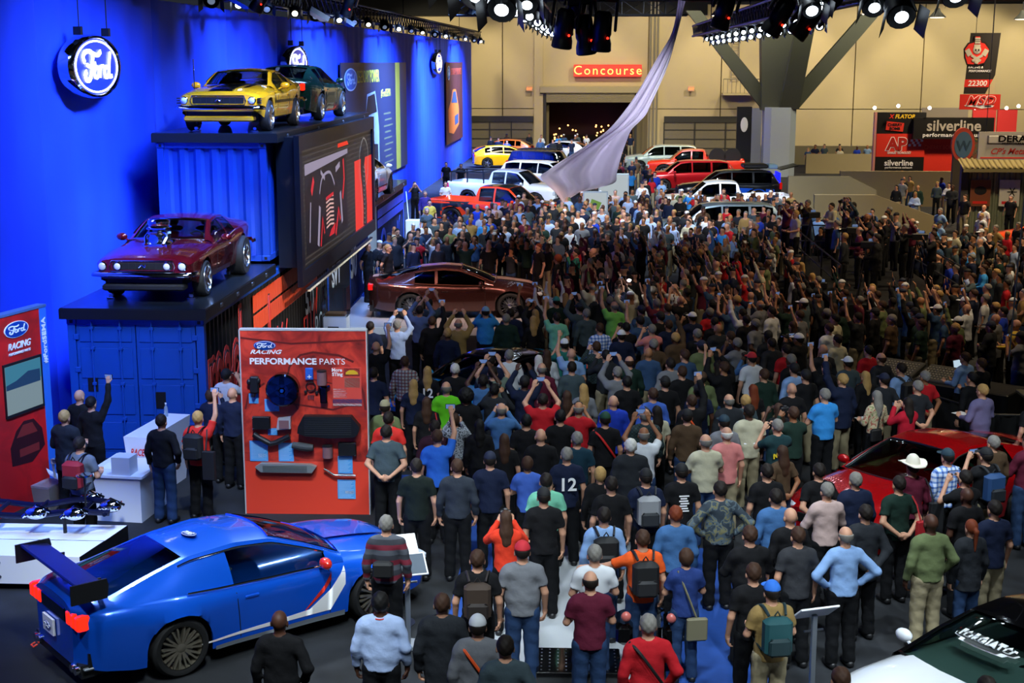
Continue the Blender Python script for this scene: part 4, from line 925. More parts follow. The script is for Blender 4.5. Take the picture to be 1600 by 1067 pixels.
HC = {'bk': '#0b0908', 'dk': '#1a120c', 'br': '#3a2416', 'bn': '#a8854f', 'gr': '#77736c', 'wh': '#c9c6be', 'rd': '#6e2f14', 'lt': '#2a211a'}
HN = {'bk': 'black', 'dk': 'dark', 'br': 'brown', 'bn': 'blond', 'gr': 'grey', 'wh': 'white', 'rd': 'red'}
CL = dict(black='#0d0d10', charcoal='#1f2227', grey='#6e7075', slate='#3c4a50', navy='#101a34', navyteal='#10303f', darkgreen='#132a22', darkteal='#143236', greygreen='#5c6a60', darkgrey='#2d2e32', white='#c9cdd2', cream='#b5b096', paleblue='#9fb2d6', lightblue='#7c9cc8', cornflower='#3d5fb4', denim='#3c6494', steelblue='#2f4a6c', skyblue='#2f86cf', royal='#1a37a8', cobalt='#2862c4', navyblue='#20356e', red='#b01620', crimson='#a81228', orangered='#c9331a', orange='#d6521a', maroon='#56142a', darkmaroon='#2e1020', pink='#c97a76', pinkwhite='#b39a94', lime='#5ec21c', limegreen='#79c25a', mint='#6fb89a', teal='#1f6a60', olive='#5f6a45', tan='#8e7444', yellow='#c4a53a', purple='#3a2f7c', lavender='#6a6488', brown='#4a3826', slateblue='#56688c', greypurple='#5f6876', darkslate='#262c36', blackgreen='#0d1814', blackjersey='#0e1016', green='#2a6a38', rust='#7a3a1c', khaki='#8d8164')
PRETTY = dict(paleblue='pale blue', lightblue='light blue', darkgreen='dark green', darkteal='dark teal', greygreen='grey-green', darkgrey='dark grey', navyblue='navy blue', skyblue='bright blue', steelblue='steel blue', cornflower='cornflower blue', royal='royal blue', cobalt='cobalt blue', orangered='orange-red', darkmaroon='dark maroon', pinkwhite='pinkish white', limegreen='apple green', lime='neon green', slateblue='slate blue', greypurple='grey-purple', darkslate='dark slate', blackgreen='black-green', blackjersey='black', navyteal='dark blue-green', denim='denim blue', camo='camouflage', floral='floral', plaidblue='blue plaid', plaidred='red plaid', plaidgreen='dark green plaid', maroonstripe='maroon striped', whitenavy='white and navy', redracing='red racing', patterngrey='patterned grey')
def fabric(c):
    nm = 'cloth_'+c
    if nm in MC: return MC[nm]
    def plaid(a, b, c2, s=14):
        def f(nt, tc):
            sp = nt.nodes.new('ShaderNodeSeparateXYZ'); nt.links.new(tc.outputs['Object'], sp.inputs[0]); outs = []
            for ax in (0, 2):
                m1 = nt.nodes.new('ShaderNodeMath'); m1.operation = 'MULTIPLY'; m1.inputs[1].default_value = s; nt.links.new(sp.outputs[ax], m1.inputs[0])
                m2 = nt.nodes.new('ShaderNodeMath'); m2.operation = 'FRACT'; nt.links.new(m1.outputs[0], m2.inputs[0])
                m3 = nt.nodes.new('ShaderNodeMath'); m3.operation = 'LESS_THAN'; m3.inputs[1].default_value = .4; nt.links.new(m2.outputs[0], m3.inputs[0]); outs.append(m3.outputs[0])
            ad = nt.nodes.new('ShaderNodeMath'); nt.links.new(outs[0], ad.inputs[0]); nt.links.new(outs[1], ad.inputs[1])
            dv = nt.nodes.new('ShaderNodeMath'); dv.operation = 'MULTIPLY'; dv.inputs[1].default_value = .45; nt.links.new(ad.outputs[0], dv.inputs[0])
            return ramp(nt, dv.outputs[0], [(0, a), (.3, b), (.7, c2)])
        return f
    def stripes(cols, s):
        def f(nt, tc):
            sp = nt.nodes.new('ShaderNodeSeparateXYZ'); nt.links.new(tc.outputs['Object'], sp.inputs[0])
            m1 = nt.nodes.new('ShaderNodeMath'); m1.operation = 'MULTIPLY'; m1.inputs[1].default_value = s; nt.links.new(sp.outputs[2], m1.inputs[0])
            m2 = nt.nodes.new('ShaderNodeMath'); m2.operation = 'FRACT'; nt.links.new(m1.outputs[0], m2.inputs[0]); return ramp(nt, m2.outputs[0], cols)
        return f
    if c == 'plaidblue': return tex_mat(nm, plaid('#c9d2e2', '#6f8fc8', '#2f4f94'))
    if c == 'plaidred': return tex_mat(nm, plaid('#a09a98', '#5c5a60', '#7a2024', 16))
    if c == 'plaidgreen': return tex_mat(nm, plaid('#1a3030', '#0e1c20', '#2c4444', 18))
    if c == 'maroonstripe': return tex_mat(nm, stripes([(0, '#6a1228'), (.33, '#2a2c34'), (.66, '#4b4f58')], 5.2))
    if c == 'whitenavy': return tex_mat(nm, stripes([(0, '#c5c8cc'), (.80, '#17285a')], .83))
    if c == 'camo': return tex_mat(nm, lambda nt, tc: ramp(nt, noise_n(nt, tc.outputs['Object'], 9, 3, .8), [(0, '#26323c'), (.45, '#4c5a62'), (.52, '#6d6a4a'), (.60, '#31414f')]))
    if c == 'floral': return tex_mat(nm, lambda nt, tc: ramp(nt, noise_n(nt, tc.outputs['Object'], 16, 2, .5), [(0, '#a05a48'), (.42, '#b9a888'), (.60, '#6a7a4a'), (.68, '#c8b890')]))
    if c == 'patterngrey': return tex_mat(nm, lambda nt, tc: ramp(nt, noise_n(nt, tc.outputs['Object'], 40, 2), [(0, '#3c4048'), (.48, '#9aa0a8')]))
    if c == 'redracing': return M(nm, '#cc2016', .8)
    return M(nm, CL[c], .85, noise=.12, nscale=9, spec=.25, bump=.55, bscale=11)
TR = dict(bk='#0c0d10', jeans='#243a5c', khaki='#8f8468', brown='#4c3424')
TRM = {k: M('trousers_'+k, v, .9, noise=.15, nscale=6, spec=.2, bump=.5, bscale=12) for k, v in TR.items()}
HM = {k: M('hair_'+k, v, .7, noise=.3, nscale=50, spec=.3) for k, v in HC.items()}
CAPC = dict(whitered='#c9ccd0', red='#b8202c', blue='#2a6fd0', black='#0c0c0f', darkteal='#16303c', white='#d5d8dc', green='#123f28', brown='#4a3220', tan='#8a8468', navy='#101a34', skyblue='#7fb0d8', teal='#2f8a80', orange='#d6521a')
POSEN = {'D': '', 'X': 'arms crossed', 'U': 'both arms raised', 'R': 'arm raised high', 'L': 'arm raised high', 'F': 'hands at face', 'P': 'hands in front', 'H': 'hands on hips', 'K': 'hands behind back', 'O': 'hand in pocket', 'L2': 'arm stretched out', 'Q': 'both arms high'}
GAR = {'t': 'shirt', 's': 'long-sleeved shirt', 'j': 'jacket'}
def slotmat(o, mats):
    for i, m in enumerate(mats): o.material_slots[i].link = 'OBJECT'; o.material_slots[i].material = m
def bare(key, name, nm=1):
    return bpy.data.objects.new(name, mesh_of(key, name, nm))
PROTO = {}
def proto(key, name, nm=1):        # first of its kind; later ones are copies of it that share its mesh
    if key in PROTO: return PROTO[key].copy()
    o = bare(key, name, nm); PROTO[key] = o; return o
PEOPLE = []
def person(x, y, rz, pose='D', kind='t', col='black', hair='s:dk', low='bk', skin='l', woman=False, wide=False, z=0., hs=1., lod=0, shoes=True, lean=0.):
    o = proto(K_body(pose, lod), 'person', 3); C.objects.link(o); sk = SKIN[skin]; slotmat(o, (sk, eyem if lod < 2 else sk, lipm))
    w = 1.05 if wide else (.93 if woman else 1.0); o.location = (x, y, z); o.rotation_euler = (0, 0, rz); o.scale = (w*hs, w*hs, hs)
    o['category'] = 'person'
    st, hc = hair.split(':'); parts = [(K_shirt(pose, kind, lod, .035 if wide else 0), {'t': 'shirt', 's': 'shirt', 'j': 'jacket'}[kind], fabric(col)), (K_trs(low, lod), 'trousers', TRM.get(low, TRM['bk']))]
    if st in 'sflpua': parts.append((K_hair(st, lod), 'hair', HM[hc]))
    elif st == 'c': parts += [(K_hair('c', lod), 'cap', M('cap_'+hc, CAPC[hc], .8)), (K_hair('f', lod), 'hair', HM['dk'])]
    elif st == 'w': parts += [(K_hair('w', lod), 'cowboy_hat', M('hat_white', '#d8d2c0', .7)), (K_hair('f', lod), 'hair', HM['br'])]
    if lod == 0 and shoes: parts += [(('shoe', 1), 'shoe', M('shoe_dark', '#121214', .5)), (('shoe', -1), 'shoe', M('shoe_dark', '#121214', .5))]
    for key, nm, mt in parts:
        c = proto(key, nm); C.objects.link(c); c.parent = o; slotmat(c, (mt,))
    return o
# cars, stage and furniture that people cannot stand in: (cx, cy, heading, half length, half width)
BLOCK = [(-4.37,16.74,41.5,2.3,.95),(-1.9,27.35,-125,2.2,.85),(5.25,21.2,222,2.35,.95),(4.63,14.1,215,2.4,.95),(-3.6,38.5,5,2.5,1.05),
 (-3.85,60.6,-22,3,1.1),(-3.9,69.6,-22,3,1.1),(6.1,63.5,4,3,1.1),(5.0,54.6,6,2.6,1.05),(7.1,71.5,2,2.6,1.05),(-7.95,38,90,15,1.3),(11.6,56.3,0,3.2,3),(11,63,0,2.6,3),(13,50,0,2.6,1.0),(8.0,40.4,90,4.7,1.7),(7.6,27.6,-40,1.5,.9),(-4.4,21.3,0,1.05,.15),(-2.3,86,-18,2.6,1.1),(-5.6,96.5,9,2.4,1),(-6.2,104.5,-8,2.4,1),(-1.8,102.5,-30,2.4,1),(6.6,86.5,-4,3,1.1),(5.6,78.5,5,2.6,1.1),(-2.3,77.5,-22,2.6,1.1),(4.9,93,0,2.6,1.1),(18.5,60,0,3.2,.7),(15.5,71.1,0,4,.4),(17.2,66,0,.6,.4),(16.9,52,-30,2.4,1),(-7.28,21.35,-6,.5,.62),(-7.15,22.6,-8,.25,.8),(-7.95,18.4,0,1.5,.7),(-8.35,21.5,30,.3,.3),(18.8,66,0,1.8,.5),(7.1,27.9,-38,1.9,1.0),(6.55,26,-62,1.8,.2),(8.3,24.6,0,1.2,.2)]
def blocked(x, y, pad=.25):
    for cx, cy, a, hl, hw_ in BLOCK:
        dx, dy = x-cx, y-cy; c, s = math.cos(R(a)), math.sin(R(a)); u, v = dx*c+dy*s, -dx*s+dy*c
        if abs(u) < hl+pad and abs(v) < hw_+pad: return (u, v, c, s, cx, cy, hl+pad, hw_+pad)
    return None
PROPS = []
SHOUT = []
def face_to(x, y): return math.atan2(39.0-y, -3.0-x)-math.pi/2
TABLE = """
-3.01 13.02 O s black hair=b:dk low=bk skin=d
-2.08 13.57 D s paleblue hair=s:bk low=bk skin=d lan=red v=wide
-1.44 13.56 D j charcoal hair=s:br low=bk
-1.03 13.00 D j grey hair=c:whitered low=bk strap=orange hood
-0.73 12.52 O t slate hair=s:dk low=bk small
-2.37 16.05 D s maroonstripe hair=s:gr low=bk bag=camera
-1.18 14.89 D t black hair=s:br low=bk pack=brown
-0.69 15.19 D t grey hair=c:red low=jeans v=wide
-0.96 16.66 F s orangered hair=l:br low=bk w
0.08 14.29 P t maroon hair=f:dk low=jeans
0.13 15.13 P t whitenavy hair=s:gr low=jeans
0.25 16.50 D s lightblue hair=s:dk low=jeans pack=black
0.75 15.64 L2 t orange hair=s:br low=jeans pack=black
1.12 15.43 X t navyblue hair=u:br low=jeans w bag=tan
0.65 13.12 O s red hair=s:gr low=bk strap=black
1.13 16.60 D s denim hair=s:rd low=bk
1.77 17.66 H s camo hair=s:dk low=bk v=wide
2.07 15.89 X s black hair=s:br low=bk v=wide
1.86 14.61 O t black hair=s:br low=bk
1.98 14.11 P t tan hair=c:blue low=khaki pack=teal
2.55 15.89 D t darkgrey hair=s:br low=bk
2.93 15.91 H s lightblue hair=f:gr low=bk
3.47 16.77 K j charcoal hair=s:dk low=bk
4.11 18.04 K t darkgreen hair=s:dk low=bk hold=redbag
4.36 16.53 O s olive hair=b:dk low=khaki skin=d v=wide
4.68 16.71 D j charcoal hair=p:rd low=jeans w
4.94 17.06 D t navy hair=s:dk low=khaki
3.34 12.20 D t black hair=s:dk low=bk small
2.33 11.97 D t grey hair=s:br low=bk small
2.53 16.60 D s black hair=b:lt low=bk
3.15 17.68 X s pinkwhite hair=s:gr low=bk
3.19 18.58 K t black hair=s:dk low=bk
3.64 18.16 D j navy hair=s:gr low=bk
4.16 19.23 D s maroon hair=w:wh low=bk hold=bag
4.70 19.86 O s plaidblue hair=c:darkteal low=bk hold=bag
5.09 18.35 F t black hair=s:dk low=bk lan=orange
4.94 17.37 D t black hair=b:dk low=bk skin=d
5.66 19.47 F t black hair=c:black low=khaki pack=blue
5.99 20.34 D j brown hair=s:gr low=khaki
6.87 21.84 O t skyblue hair=c:black low=jeans
6.31 20.29 X s maroon hair=s:br low=jeans
7.02 22.56 R t black hair=s:dk low=bk
6.39 23.24 P s lavender hair=s:bn low=bk hold=paper v=wide
4.00 23.07 X t skyblue hair=s:gr low=bk v=wide
4.94 23.46 P s floral hair=l:gr low=bk w bag=black hold=paper
5.35 22.98 F j crimson hair=l:dk low=bk w
5.72 25.20 D s lightblue hair=s:dk low=bk pack=black
5.54 26.09 K j charcoal hair=f:br low=bk
5.04 24.99 D j black hair=l:bn low=bk w
5.30 28.20 D t cream hair=s:dk low=bk
4.38 25.24 L t black hair=s:dk low=bk
3.90 24.52 D t black hair=c:black low=khaki
3.78 25.05 D s lightblue hair=c:black low=jeans
3.87 26.77 D t red hair=s:dk low=khaki
2.94 20.96 F t darkteal hair=s:gr low=bk mark=script
2.48 18.51 D t black hair=s:dk low=bk
2.45 17.37 D s denim hair=s:dk low=bk
7.18 26.06 P s lightblue hair=s:br low=bk
6.83 25.76 P s black hair=s:br low=bk
7.00 24.59 D s black hair=s:bk low=bk
9.10 29.74 P s yellow hair=b:lt low=bk v=wide
-1.09 26.16 D j black hair=l:wh low=bk w
-0.80 26.53 D s white hair=l:br low=bk w
-0.76 24.86 D s maroon hair=f:gr low=bk
-0.26 26.19 L t lightblue hair=b:lt low=bk
-0.26 24.99 D s slate hair=s:dk low=bk
-0.41 27.11 F t teal hair=c:white low=bk
0.22 26.89 F s plaidgreen hair=s:br low=bk
0.58 24.61 U s grey hair=s:gr low=bk
0.82 25.55 D s darkgreen hair=f:br low=bk
-0.69 22.46 U t red hair=s:dk low=bk v=wide
-0.30 23.18 D j black hair=l:br low=bk w
-0.02 23.71 D s grey hair=l:bn low=bk w
0.47 22.39 D j royal hair=b:lt low=bk
0.32 21.25 D t black hair=c:green low=bk strap=red
0.95 21.52 D s plaidgreen hair=f:gr low=bk v=wide
1.14 22.96 D s cornflower hair=s:br low=bk strap=black
0.73 23.85 D t black hair=s:bk low=bk
1.39 23.84 D t black hair=c:black low=bk
1.75 22.50 R j black hair=s:br low=jeans strap=orange
1.74 24.72 D t black hair=s:br low=bk
2.05 24.22 D j olive hair=c:brown low=bk
2.42 22.67 D j charcoal hair=f:gr low=bk
2.63 22.97 D s slate hair=u:bn low=bk w
2.90 23.82 D t black hair=l:rd low=bk w
3.12 25.96 D t white hair=c:red low=bk
2.15 21.15 D t grey hair=c:darkteal low=khaki
1.83 20.09 X t cream hair=f:gr low=jeans v=wide
2.07 20.39 D t pink hair=f:wh low=khaki
0.67 19.71 D j charcoal hair=s:wh low=bk v=wide
-0.11 20.06 D t navyteal hair=s:gr low=bk
-0.34 19.18 D t navy hair=s:gr low=bk mark=12
-0.68 20.21 D s black hair=b:lt low=bk
-0.87 19.06 X t cornflower hair=u:br low=bk w
-0.50 17.91 D t mint hair=s:dk low=bk
-0.51 17.24 D t black hair=c:black low=bk
0.22 18.65 D s black hair=u:bn low=bk w
0.36 17.81 D t black hair=s:dk low=bk
0.92 18.22 D t navy hair=c:black low=bk pack=grey
1.23 18.39 D t black hair=c:black low=bk mark=lines
-0.38 21.37 D t black hair=s:bk low=bk
-0.90 21.07 D t black hair=s:bk low=bk
-2.97 20.30 K t slate hair=s:dk low=bk v=wide
-3.18 21.10 D t redracing hair=s:dk low=bk
-3.21 21.85 D s olive hair=c:tan low=bk
-3.77 24.33 D t navy hair=s:dk low=bk
-4.07 26.66 R t black hair=b:lt low=bk
-3.09 25.57 D s plaidred hair=s:br low=bk
-2.76 25.22 D t blackjersey hair=l:bn low=bk w mark=12
-3.00 23.90 D t navy hair=l:bn low=bk w
-2.62 22.60 D t black hair=l:br low=bk w hold=redbag
-2.36 23.25 D t lime hair=f:gr low=bk
-2.36 24.72 D s black hair=s:wh low=bk
-2.36 26.20 D j navy hair=s:dk low=bk
-1.97 22.66 D t black hair=a:bk low=bk
-1.65 24.49 U t greygreen hair=s:dk low=brown v=wide
-1.68 26.17 D s white hair=s:gr low=bk
-2.27 20.60 D s darkmaroon hair=s:dk low=bk
-2.18 20.09 R t cobalt hair=s:br low=bk
-2.00 21.49 F s patterngrey hair=u:br low=bk w
-1.69 21.22 D s black hair=l:bk low=bk w skin=d
-1.33 21.78 F s denim hair=f:gr low=bk
-1.16 20.31 D t black hair=l:br low=bk w
-1.34 18.84 D t navy hair=c:navy low=bk
-1.73 18.63 D s darkslate hair=s:br low=bk
-2.12 18.54 D t blackgreen hair=s:dk low=bk
-8.39 22.32 X s black hair=b:lt low=bk
-7.87 21.05 P j charcoal hair=s:bn low=bk
-7.33 19.08 P t greypurple hair=s:dk low=bk pack=redblack
-7.42 21.41 R s black hair=s:bk low=bk
-6.80 20.87 O s black hair=s:dk low=jeans
-6.21 20.94 R t redracing hair=s:bn low=bk pack=black2 hold=darkbag
-6.78 24.01 F t white hair=c:black low=bk
-6.51 22.89 F s navy hair=u:br low=bk w
-5.99 22.68 D s navy hair=b:lt low=bk
-6.33 40.24 K t black hair=s:br low=bk
-5.68 39.86 K t black hair=s:bn low=bk
-6.16 45.40 D t black hair=s:dk low=bk
-7.80 63.60 F t black hair=s:bk low=bk
-6.80 58.94 D s purple hair=s:gr low=bk
-6.19 55.15 D t yellow hair=s:dk low=bk
-5.94 52.02 D t slate hair=s:gr low=bk strap=red
-6.41 63.68 P t white hair=s:br low=khaki
-7.62 76.15 D t black hair=s:bk low=bk
-6.74 75.24 D t black hair=s:bk low=bk
-4.51 28.79 D t navy hair=s:dk low=bk
-3.97 28.97 U s paleblue hair=s:gr low=bk
-3.70 30.77 U s slateblue hair=s:dk low=bk
-3.59 31.70 U t slate hair=s:bk low=bk
-3.28 29.45 R s black hair=s:br low=bk
-2.69 29.18 U s tan hair=f:gr low=bk
-2.22 30.68 F s skyblue hair=c:skyblue low=bk v=wide
-1.71 29.84 D j darkgreen hair=s:gr low=bk
-1.38 40.26 O t black hair=s:rd low=bk z=.2
-0.84 38.60 D s black hair=a:rd low=bk w
-0.28 39.09 F s teal hair=s:dk low=bk
0.20 39.38 F t black hair=b:lt low=bk
0.88 39.94 F t maroon hair=s:dk low=bk
-0.18 32.59 D t black hair=s:dk low=bk
0.65 31.58 L t limegreen hair=f:gr low=bk v=wide
-0.68 32.12 D t darkgreen hair=c:teal low=bk
0.02 30.56 D s slate hair=s:gr low=bk
-0.76 30.12 L t mint hair=s:dk low=bk
-1.10 30.26 D s black hair=l:bn low=bk w
-1.56 30.47 D j navy hair=s:dk low=bk
1.20 28.81 F t pink hair=s:gr low=bk
0.80 28.86 F t black hair=s:bk low=bk
1.84 31.31 D s steelblue hair=s:br low=bk
3.46 30.74 L s white hair=s:dk low=bk
0.42 28.77 D s plaidblue hair=s:br low=bk
8.77 32.62 D s steelblue hair=c:white low=bk
8.86 30.40 D j grey hair=b:lt low=bk
13.14 54.92 K t lightblue hair=s:gr low=bk
12.08 49.36 P s lightblue hair=c:darkteal low=bk
14.89 54.29 D t white hair=b:lt low=jeans
14.19 50.90 D t white hair=s:bn low=bk
13.65 47.53 H t tan hair=s:gr low=khaki
12.82 46.24 D t white hair=c:white low=bk
9.24 38.96 D t royal hair=s:br low=bk
7.67 44.52 X s cream hair=s:dk low=bk z=1.0 press
6.22 42.18 P t cream hair=s:bn low=bk z=1.0 press
8.18 41.41 F t black hair=b:lt low=bk skin=t z=1.0 press v=wide
8.52 46.42 F t black hair=s:dk low=bk z=1.0 press
8.39 44.76 U s slate hair=s:dk low=bk z=1.0 press
7.46 36.38 P j black hair=s:dk low=bk z=1.0 press v=wide
7.08 45.50 F s brown hair=s:gr low=bk z=1.0 press
6.37 45.05 F t maroon hair=s:dk low=bk z=1.0 press
1.10 35.63 F t charcoal hair=s:dk low=bk
"""
crowd = []
for ln in TABLE.strip().split('\n'):
    t = ln.split(); x, y = float(t[0]), float(t[1]); e = dict(x=x, y=y, pose=t[2], kind=t[3][0], col=t[4], hair='s:dk', low='bk', skin='l', woman='w' in t[5:], wide='v=wide' in t, ex=[])
    for q in t[5:]:
        if q.startswith('hair='): e['hair'] = q[5:]
        elif q.startswith('low='): e['low'] = q[4:]
        elif q.startswith('skin='): e['skin'] = q[5:]
        elif q.startswith('z='): e['z'] = float(q[2:])
        elif q.startswith('rz='): e['rz'] = R(float(q[3:]))
        elif q not in ('w', 'v=wide', 'small', 'press'): e['ex'].append(q)
    b = blocked(x, y, .2) if 'z' not in e else None
    if b:
        u, v, c, s, cx, cy, hl, hw2 = b
        if hl-abs(u) < hw2-abs(v): u = math.copysign(hl, u)
        else: v = math.copysign(hw2, v)
        e['x'], e['y'] = cx+u*c-v*s, cy+u*s+v*c
    crowd.append(e)
for _ in range(60):                                   # ease apart neighbours that stand in each other
    for i, a in enumerate(crowd):
        for b in crowd[i+1:]:
            dx, dy = b['x']-a['x'], b['y']-a['y']; d2 = math.hypot(dx, dy)
            if 1e-4 < d2 < .56: k = (.56-d2)/2/d2*.6; a['x'] -= dx*k; a['y'] -= dy*k; b['x'] += dx*k; b['y'] += dy*k
    for a in crowd:
        if 'z' in a or _ < 3: continue
        g_ = blocked(a['x'], a['y'], .30)
        if g_:
            u, v, c, s, cx, cy, hl, hw2 = g_
            if hl-abs(u) < hw2-abs(v): u = math.copysign(hl, u)
            else: v = math.copysign(hw2, v)
            a['x'], a['y'] = cx+u*c-v*s, cy+u*s+v*c
named = len(crowd)
pts = [(e['x'], e['y']) for e in crowd]
def fill(n, region, dmin, cols, poses, hairs, tries=60):
    got = 0
    for _ in range(n*tries):
        if got >= n: break
        p = region()
        if p is None or blocked(*p): continue
        if any((p[0]-q[0])**2+(p[1]-q[1])**2 < dmin*dmin for q in pts): continue
        pts.append(p); got += 1
        c = rnd.choice(cols); kd = rnd.choice('tttsj' if c in ('black', 'charcoal', 'navy', 'darkgreen', 'grey', 'olive', 'brown') else 'tts'); w = rnd.random() < .16
        crowd.append(dict(x=p[0], y=p[1], pose=rnd.choice(poses), kind=kd, col=c, hair=('l:'+rnd.choice(['br','dk','bn']) if w else rnd.choice(hairs)), low=rnd.choice(['bk','bk','jeans','khaki']), skin=rnd.choice('lllmmtd'), woman=w, wide=(not w and rnd.random() < .3), ex=[], auto=True, jit=rnd.uniform(-.35, .35)))
def reg(x0a, x1a, y0, x0b, x1b, y1):                  # trapezoid between two rows
    def f():
        t = rnd.random(); y = y0+(y1-y0)*t; return (x0a+(x0b-x0a)*t+rnd.random()*((x1a+(x1b-x1a)*t)-(x0a+(x0b-x0a)*t)), y)
    return f
DARKC = ['black']*6+['charcoal']*3+['navy']*3+['darkgreen','slate','maroon','grey','brown','white','red','steelblue','cream','denim','olive']
MIXC = ['black']*8+['charcoal']*4+['navy']*4+['steelblue','steelblue','lightblue','lightblue','paleblue','paleblue','white','cream','grey','grey','olive','slate','slate','darkgreen','brown','maroon','red','skyblue','royal','tan','pinkwhite']
HS = ['s:dk','s:dk','s:br','s:br','s:bk','s:gr','f:gr','b:lt','c:black','c:white','s:bn','c:navy','s:gr']
fill(34, reg(-.8, 3.0, 19.6, -3.2, 5.4, 29.5), .66, DARKC, 'DDDDKFU', HS)
fill(60, reg(1.0, 5.6, 23.5, 1.2, 8.4, 31), .66, DARKC, 'DDDDKFRL', HS)
fill(175, reg(-1.6, 8.6, 31, 1.4, 10.4, 44.5), .62, DARKC, 'DDUUQRLLQF', HS)
fill(60, reg(-6.5, 1.4, 41.6, -6.3, 2.4, 45.6), .66, DARKC, 'DDFUDF', HS)
fill(185, reg(8.2, 13.6, 28, 9.4, 18, 49), .66, MIXC, 'DDDDXKFP', HS)
fill(260, reg(-6.8, 8.8, 45.2, -1.8, 8.4, 61), .70, MIXC, 'DDDDDXFP', HS)
fill(46, reg(7.5, 12, 45, 7.6, 9.2, 60), .8, MIXC, 'DDDDXF', HS)
fill(36, reg(.2, 3.6, 61, -.6, 3.4, 95), 1.1, MIXC, 'DDDP', HS)
fill(40, reg(12.6, 22, 58, 14.5, 27, 72), 1.1, MIXC, 'DDDPX', HS)
fill(24, reg(-8.0, -.5, 98, -6, 6, 108), 1.0, MIXC, 'DDDP', HS)
fill(14, reg(14.3, 21, 92.8, 14.3, 21, 94.5), 1.0, MIXC, 'DDX', HS)
fill(22, reg(5.6, 9.2, 16.8, 7.4, 9.6, 23), .80, DARKC, 'DDDKO', HS)
for e in crowd:
    if 'z' not in e and -6.75 < e['x'] < .25 and 36.2 < e['y'] < 41.3: e['z'] = .2
for _ in range(14):
    for _t in range(40):
        p = (rnd.uniform(6.7, 9.3), rnd.uniform(36.6, 44.6))
        if all((p[0]-q[0])**2+(p[1]-q[1])**2 > .5 for q in pts): break
    else: continue
    pts.append(p); crowd.append(dict(x=p[0], y=p[1], z=1.0, pose=rnd.choice('FFPDU'), kind=rnd.choice('ts'), col=rnd.choice(DARKC), hair=rnd.choice(HS), low='bk', skin=rnd.choice('lmt'), woman=False, wide=False, ex=[], auto=True, jit=rnd.uniform(-.3, .3)))
def camdist(e): return math.hypot(e['x'], e['y'])
order = sorted(range(len(crowd)), key=lambda i: (0 if i < named else 1, camdist(crowd[i])))
solo = order[:318]; rest = order[318:]
# ---- labels: clothes, hair, pose; where two read the same, what stands next to them
def describe(e):
    st, hc = e['hair'].split(':'); g_ = GAR[e['kind']]; c = PRETTY.get(e['col'], e['col'])
    if e['col'] == 'redracing': g_ = 'shirt'
    h = {'s': HN.get(hc, '')+' hair', 'f': 'thinning '+HN.get(hc, '')+' hair', 'b': 'bald head', 'l': 'long '+HN.get(hc, '')+' hair', 'p': HN.get(hc, '')+' ponytail', 'u': 'short bushy '+HN.get(hc, '')+' hair', 'a': 'big frizzy '+HN.get(hc, '')+' hair', 'w': 'white cowboy hat', 'c': {'whitered': 'white and red', 'darkteal': 'dark teal', 'skyblue': 'pale blue'}.get(hc, hc)+' cap'}[st]
    s = 'person in %s %s with %s' % (c, g_, h)
    if POSEN[e['pose']]: s += ', '+POSEN[e['pose']]
    return s
ANCH = [('the motorcycle', .9, 15.6), ('the blue coupe', -4.4, 16.7), ('the parts panel', -4.4, 21.3), ('the red coupe', 5.2, 21.2), ('the white coupe', 4.5, 14.3), ('the cowboy hat', 5.0, 19.5), ('the camouflage shirt', 2.9, 18.0), ('the pink polo', 2.9, 21.0), ('the red arms-up shirt', -.7, 22.6), ('the neon green shirt', -2.4, 23.4), ('the sound desk', 7.4, 27.6), ('the bronze coupe', -3.6, 38.5), ('the stage presenter', -1.4, 41), ('the press platform', 9.0, 40.3), ('the silver-blue crossover', 5.0, 54.6), ('the orange pickup', -3.85, 60.6), ('the apple green shirt', 1.4, 32.3), ('the sky blue coupe', -1.9, 27.3), ('the angled parapet', 11.5, 57), ('the bright blue polo', 4.8, 24.5)]
used = {}
for i in solo:
    e = crowd[i]; d = describe(e)
    if i < named: e['lab'] = d; used.setdefault(d, []).append(i)
    else:
        a = min(ANCH, key=lambda q: math.hypot(q[1]-e['x'], q[2]-e['y'])); e['lab'] = d; used.setdefault(d, []).append(i)
NTH = ['', 'second ', 'third ', 'fourth ', 'fifth ', 'sixth ', 'seventh ', 'eighth ', 'ninth ', 'tenth ', 'eleventh ', 'twelfth ']
for d, ids in used.items():
    if len(ids) == 1: continue
    by = {}
    for i in ids:
        e = crowd[i]; a = min(ANCH, key=lambda q: math.hypot(q[1]-e['x'], q[2]-e['y'])); by.setdefault(a, []).append(i)
    for a, l in by.items():
        l.sort(key=lambda i: math.hypot(a[1]-crowd[i]['x'], a[2]-crowd[i]['y']))
        for k, i in enumerate(l): crowd[i]['lab'] = d+(' nearest ' if k == 0 else ', '+NTH[min(k, 11)]+'nearest ')+a[0]
phm = M('phone_case', '#0d0e12', .3); scr = M('phone_screen', '#5f78a8', emit=.55); lensm = M('camera_lens', '#0a0b10', .1, coat=1.)
def phone_mesh():
    a = MB(); a.rbox(-.075, .075, -.006, .006, -.038, .038, .004, 0); a.box(-.066, .066, -.0075, -.0062, -.032, .032, 1); return a.build('phone', [phm, scr])
def camera_mesh():
    a = MB(); a.rbox(-.07, .07, -.03, .03, -.05, .045, .012, 0); a.rbox(-.03, .03, -.025, .025, .04, .07, .01, 0)
    a.lathe([(.036, .03), (.04, .05), (.04, .12), (.034, .125)], 14, 1, 'y'); return a.build('camera', [darkp, lensm])
first = {}
ULAB = set()
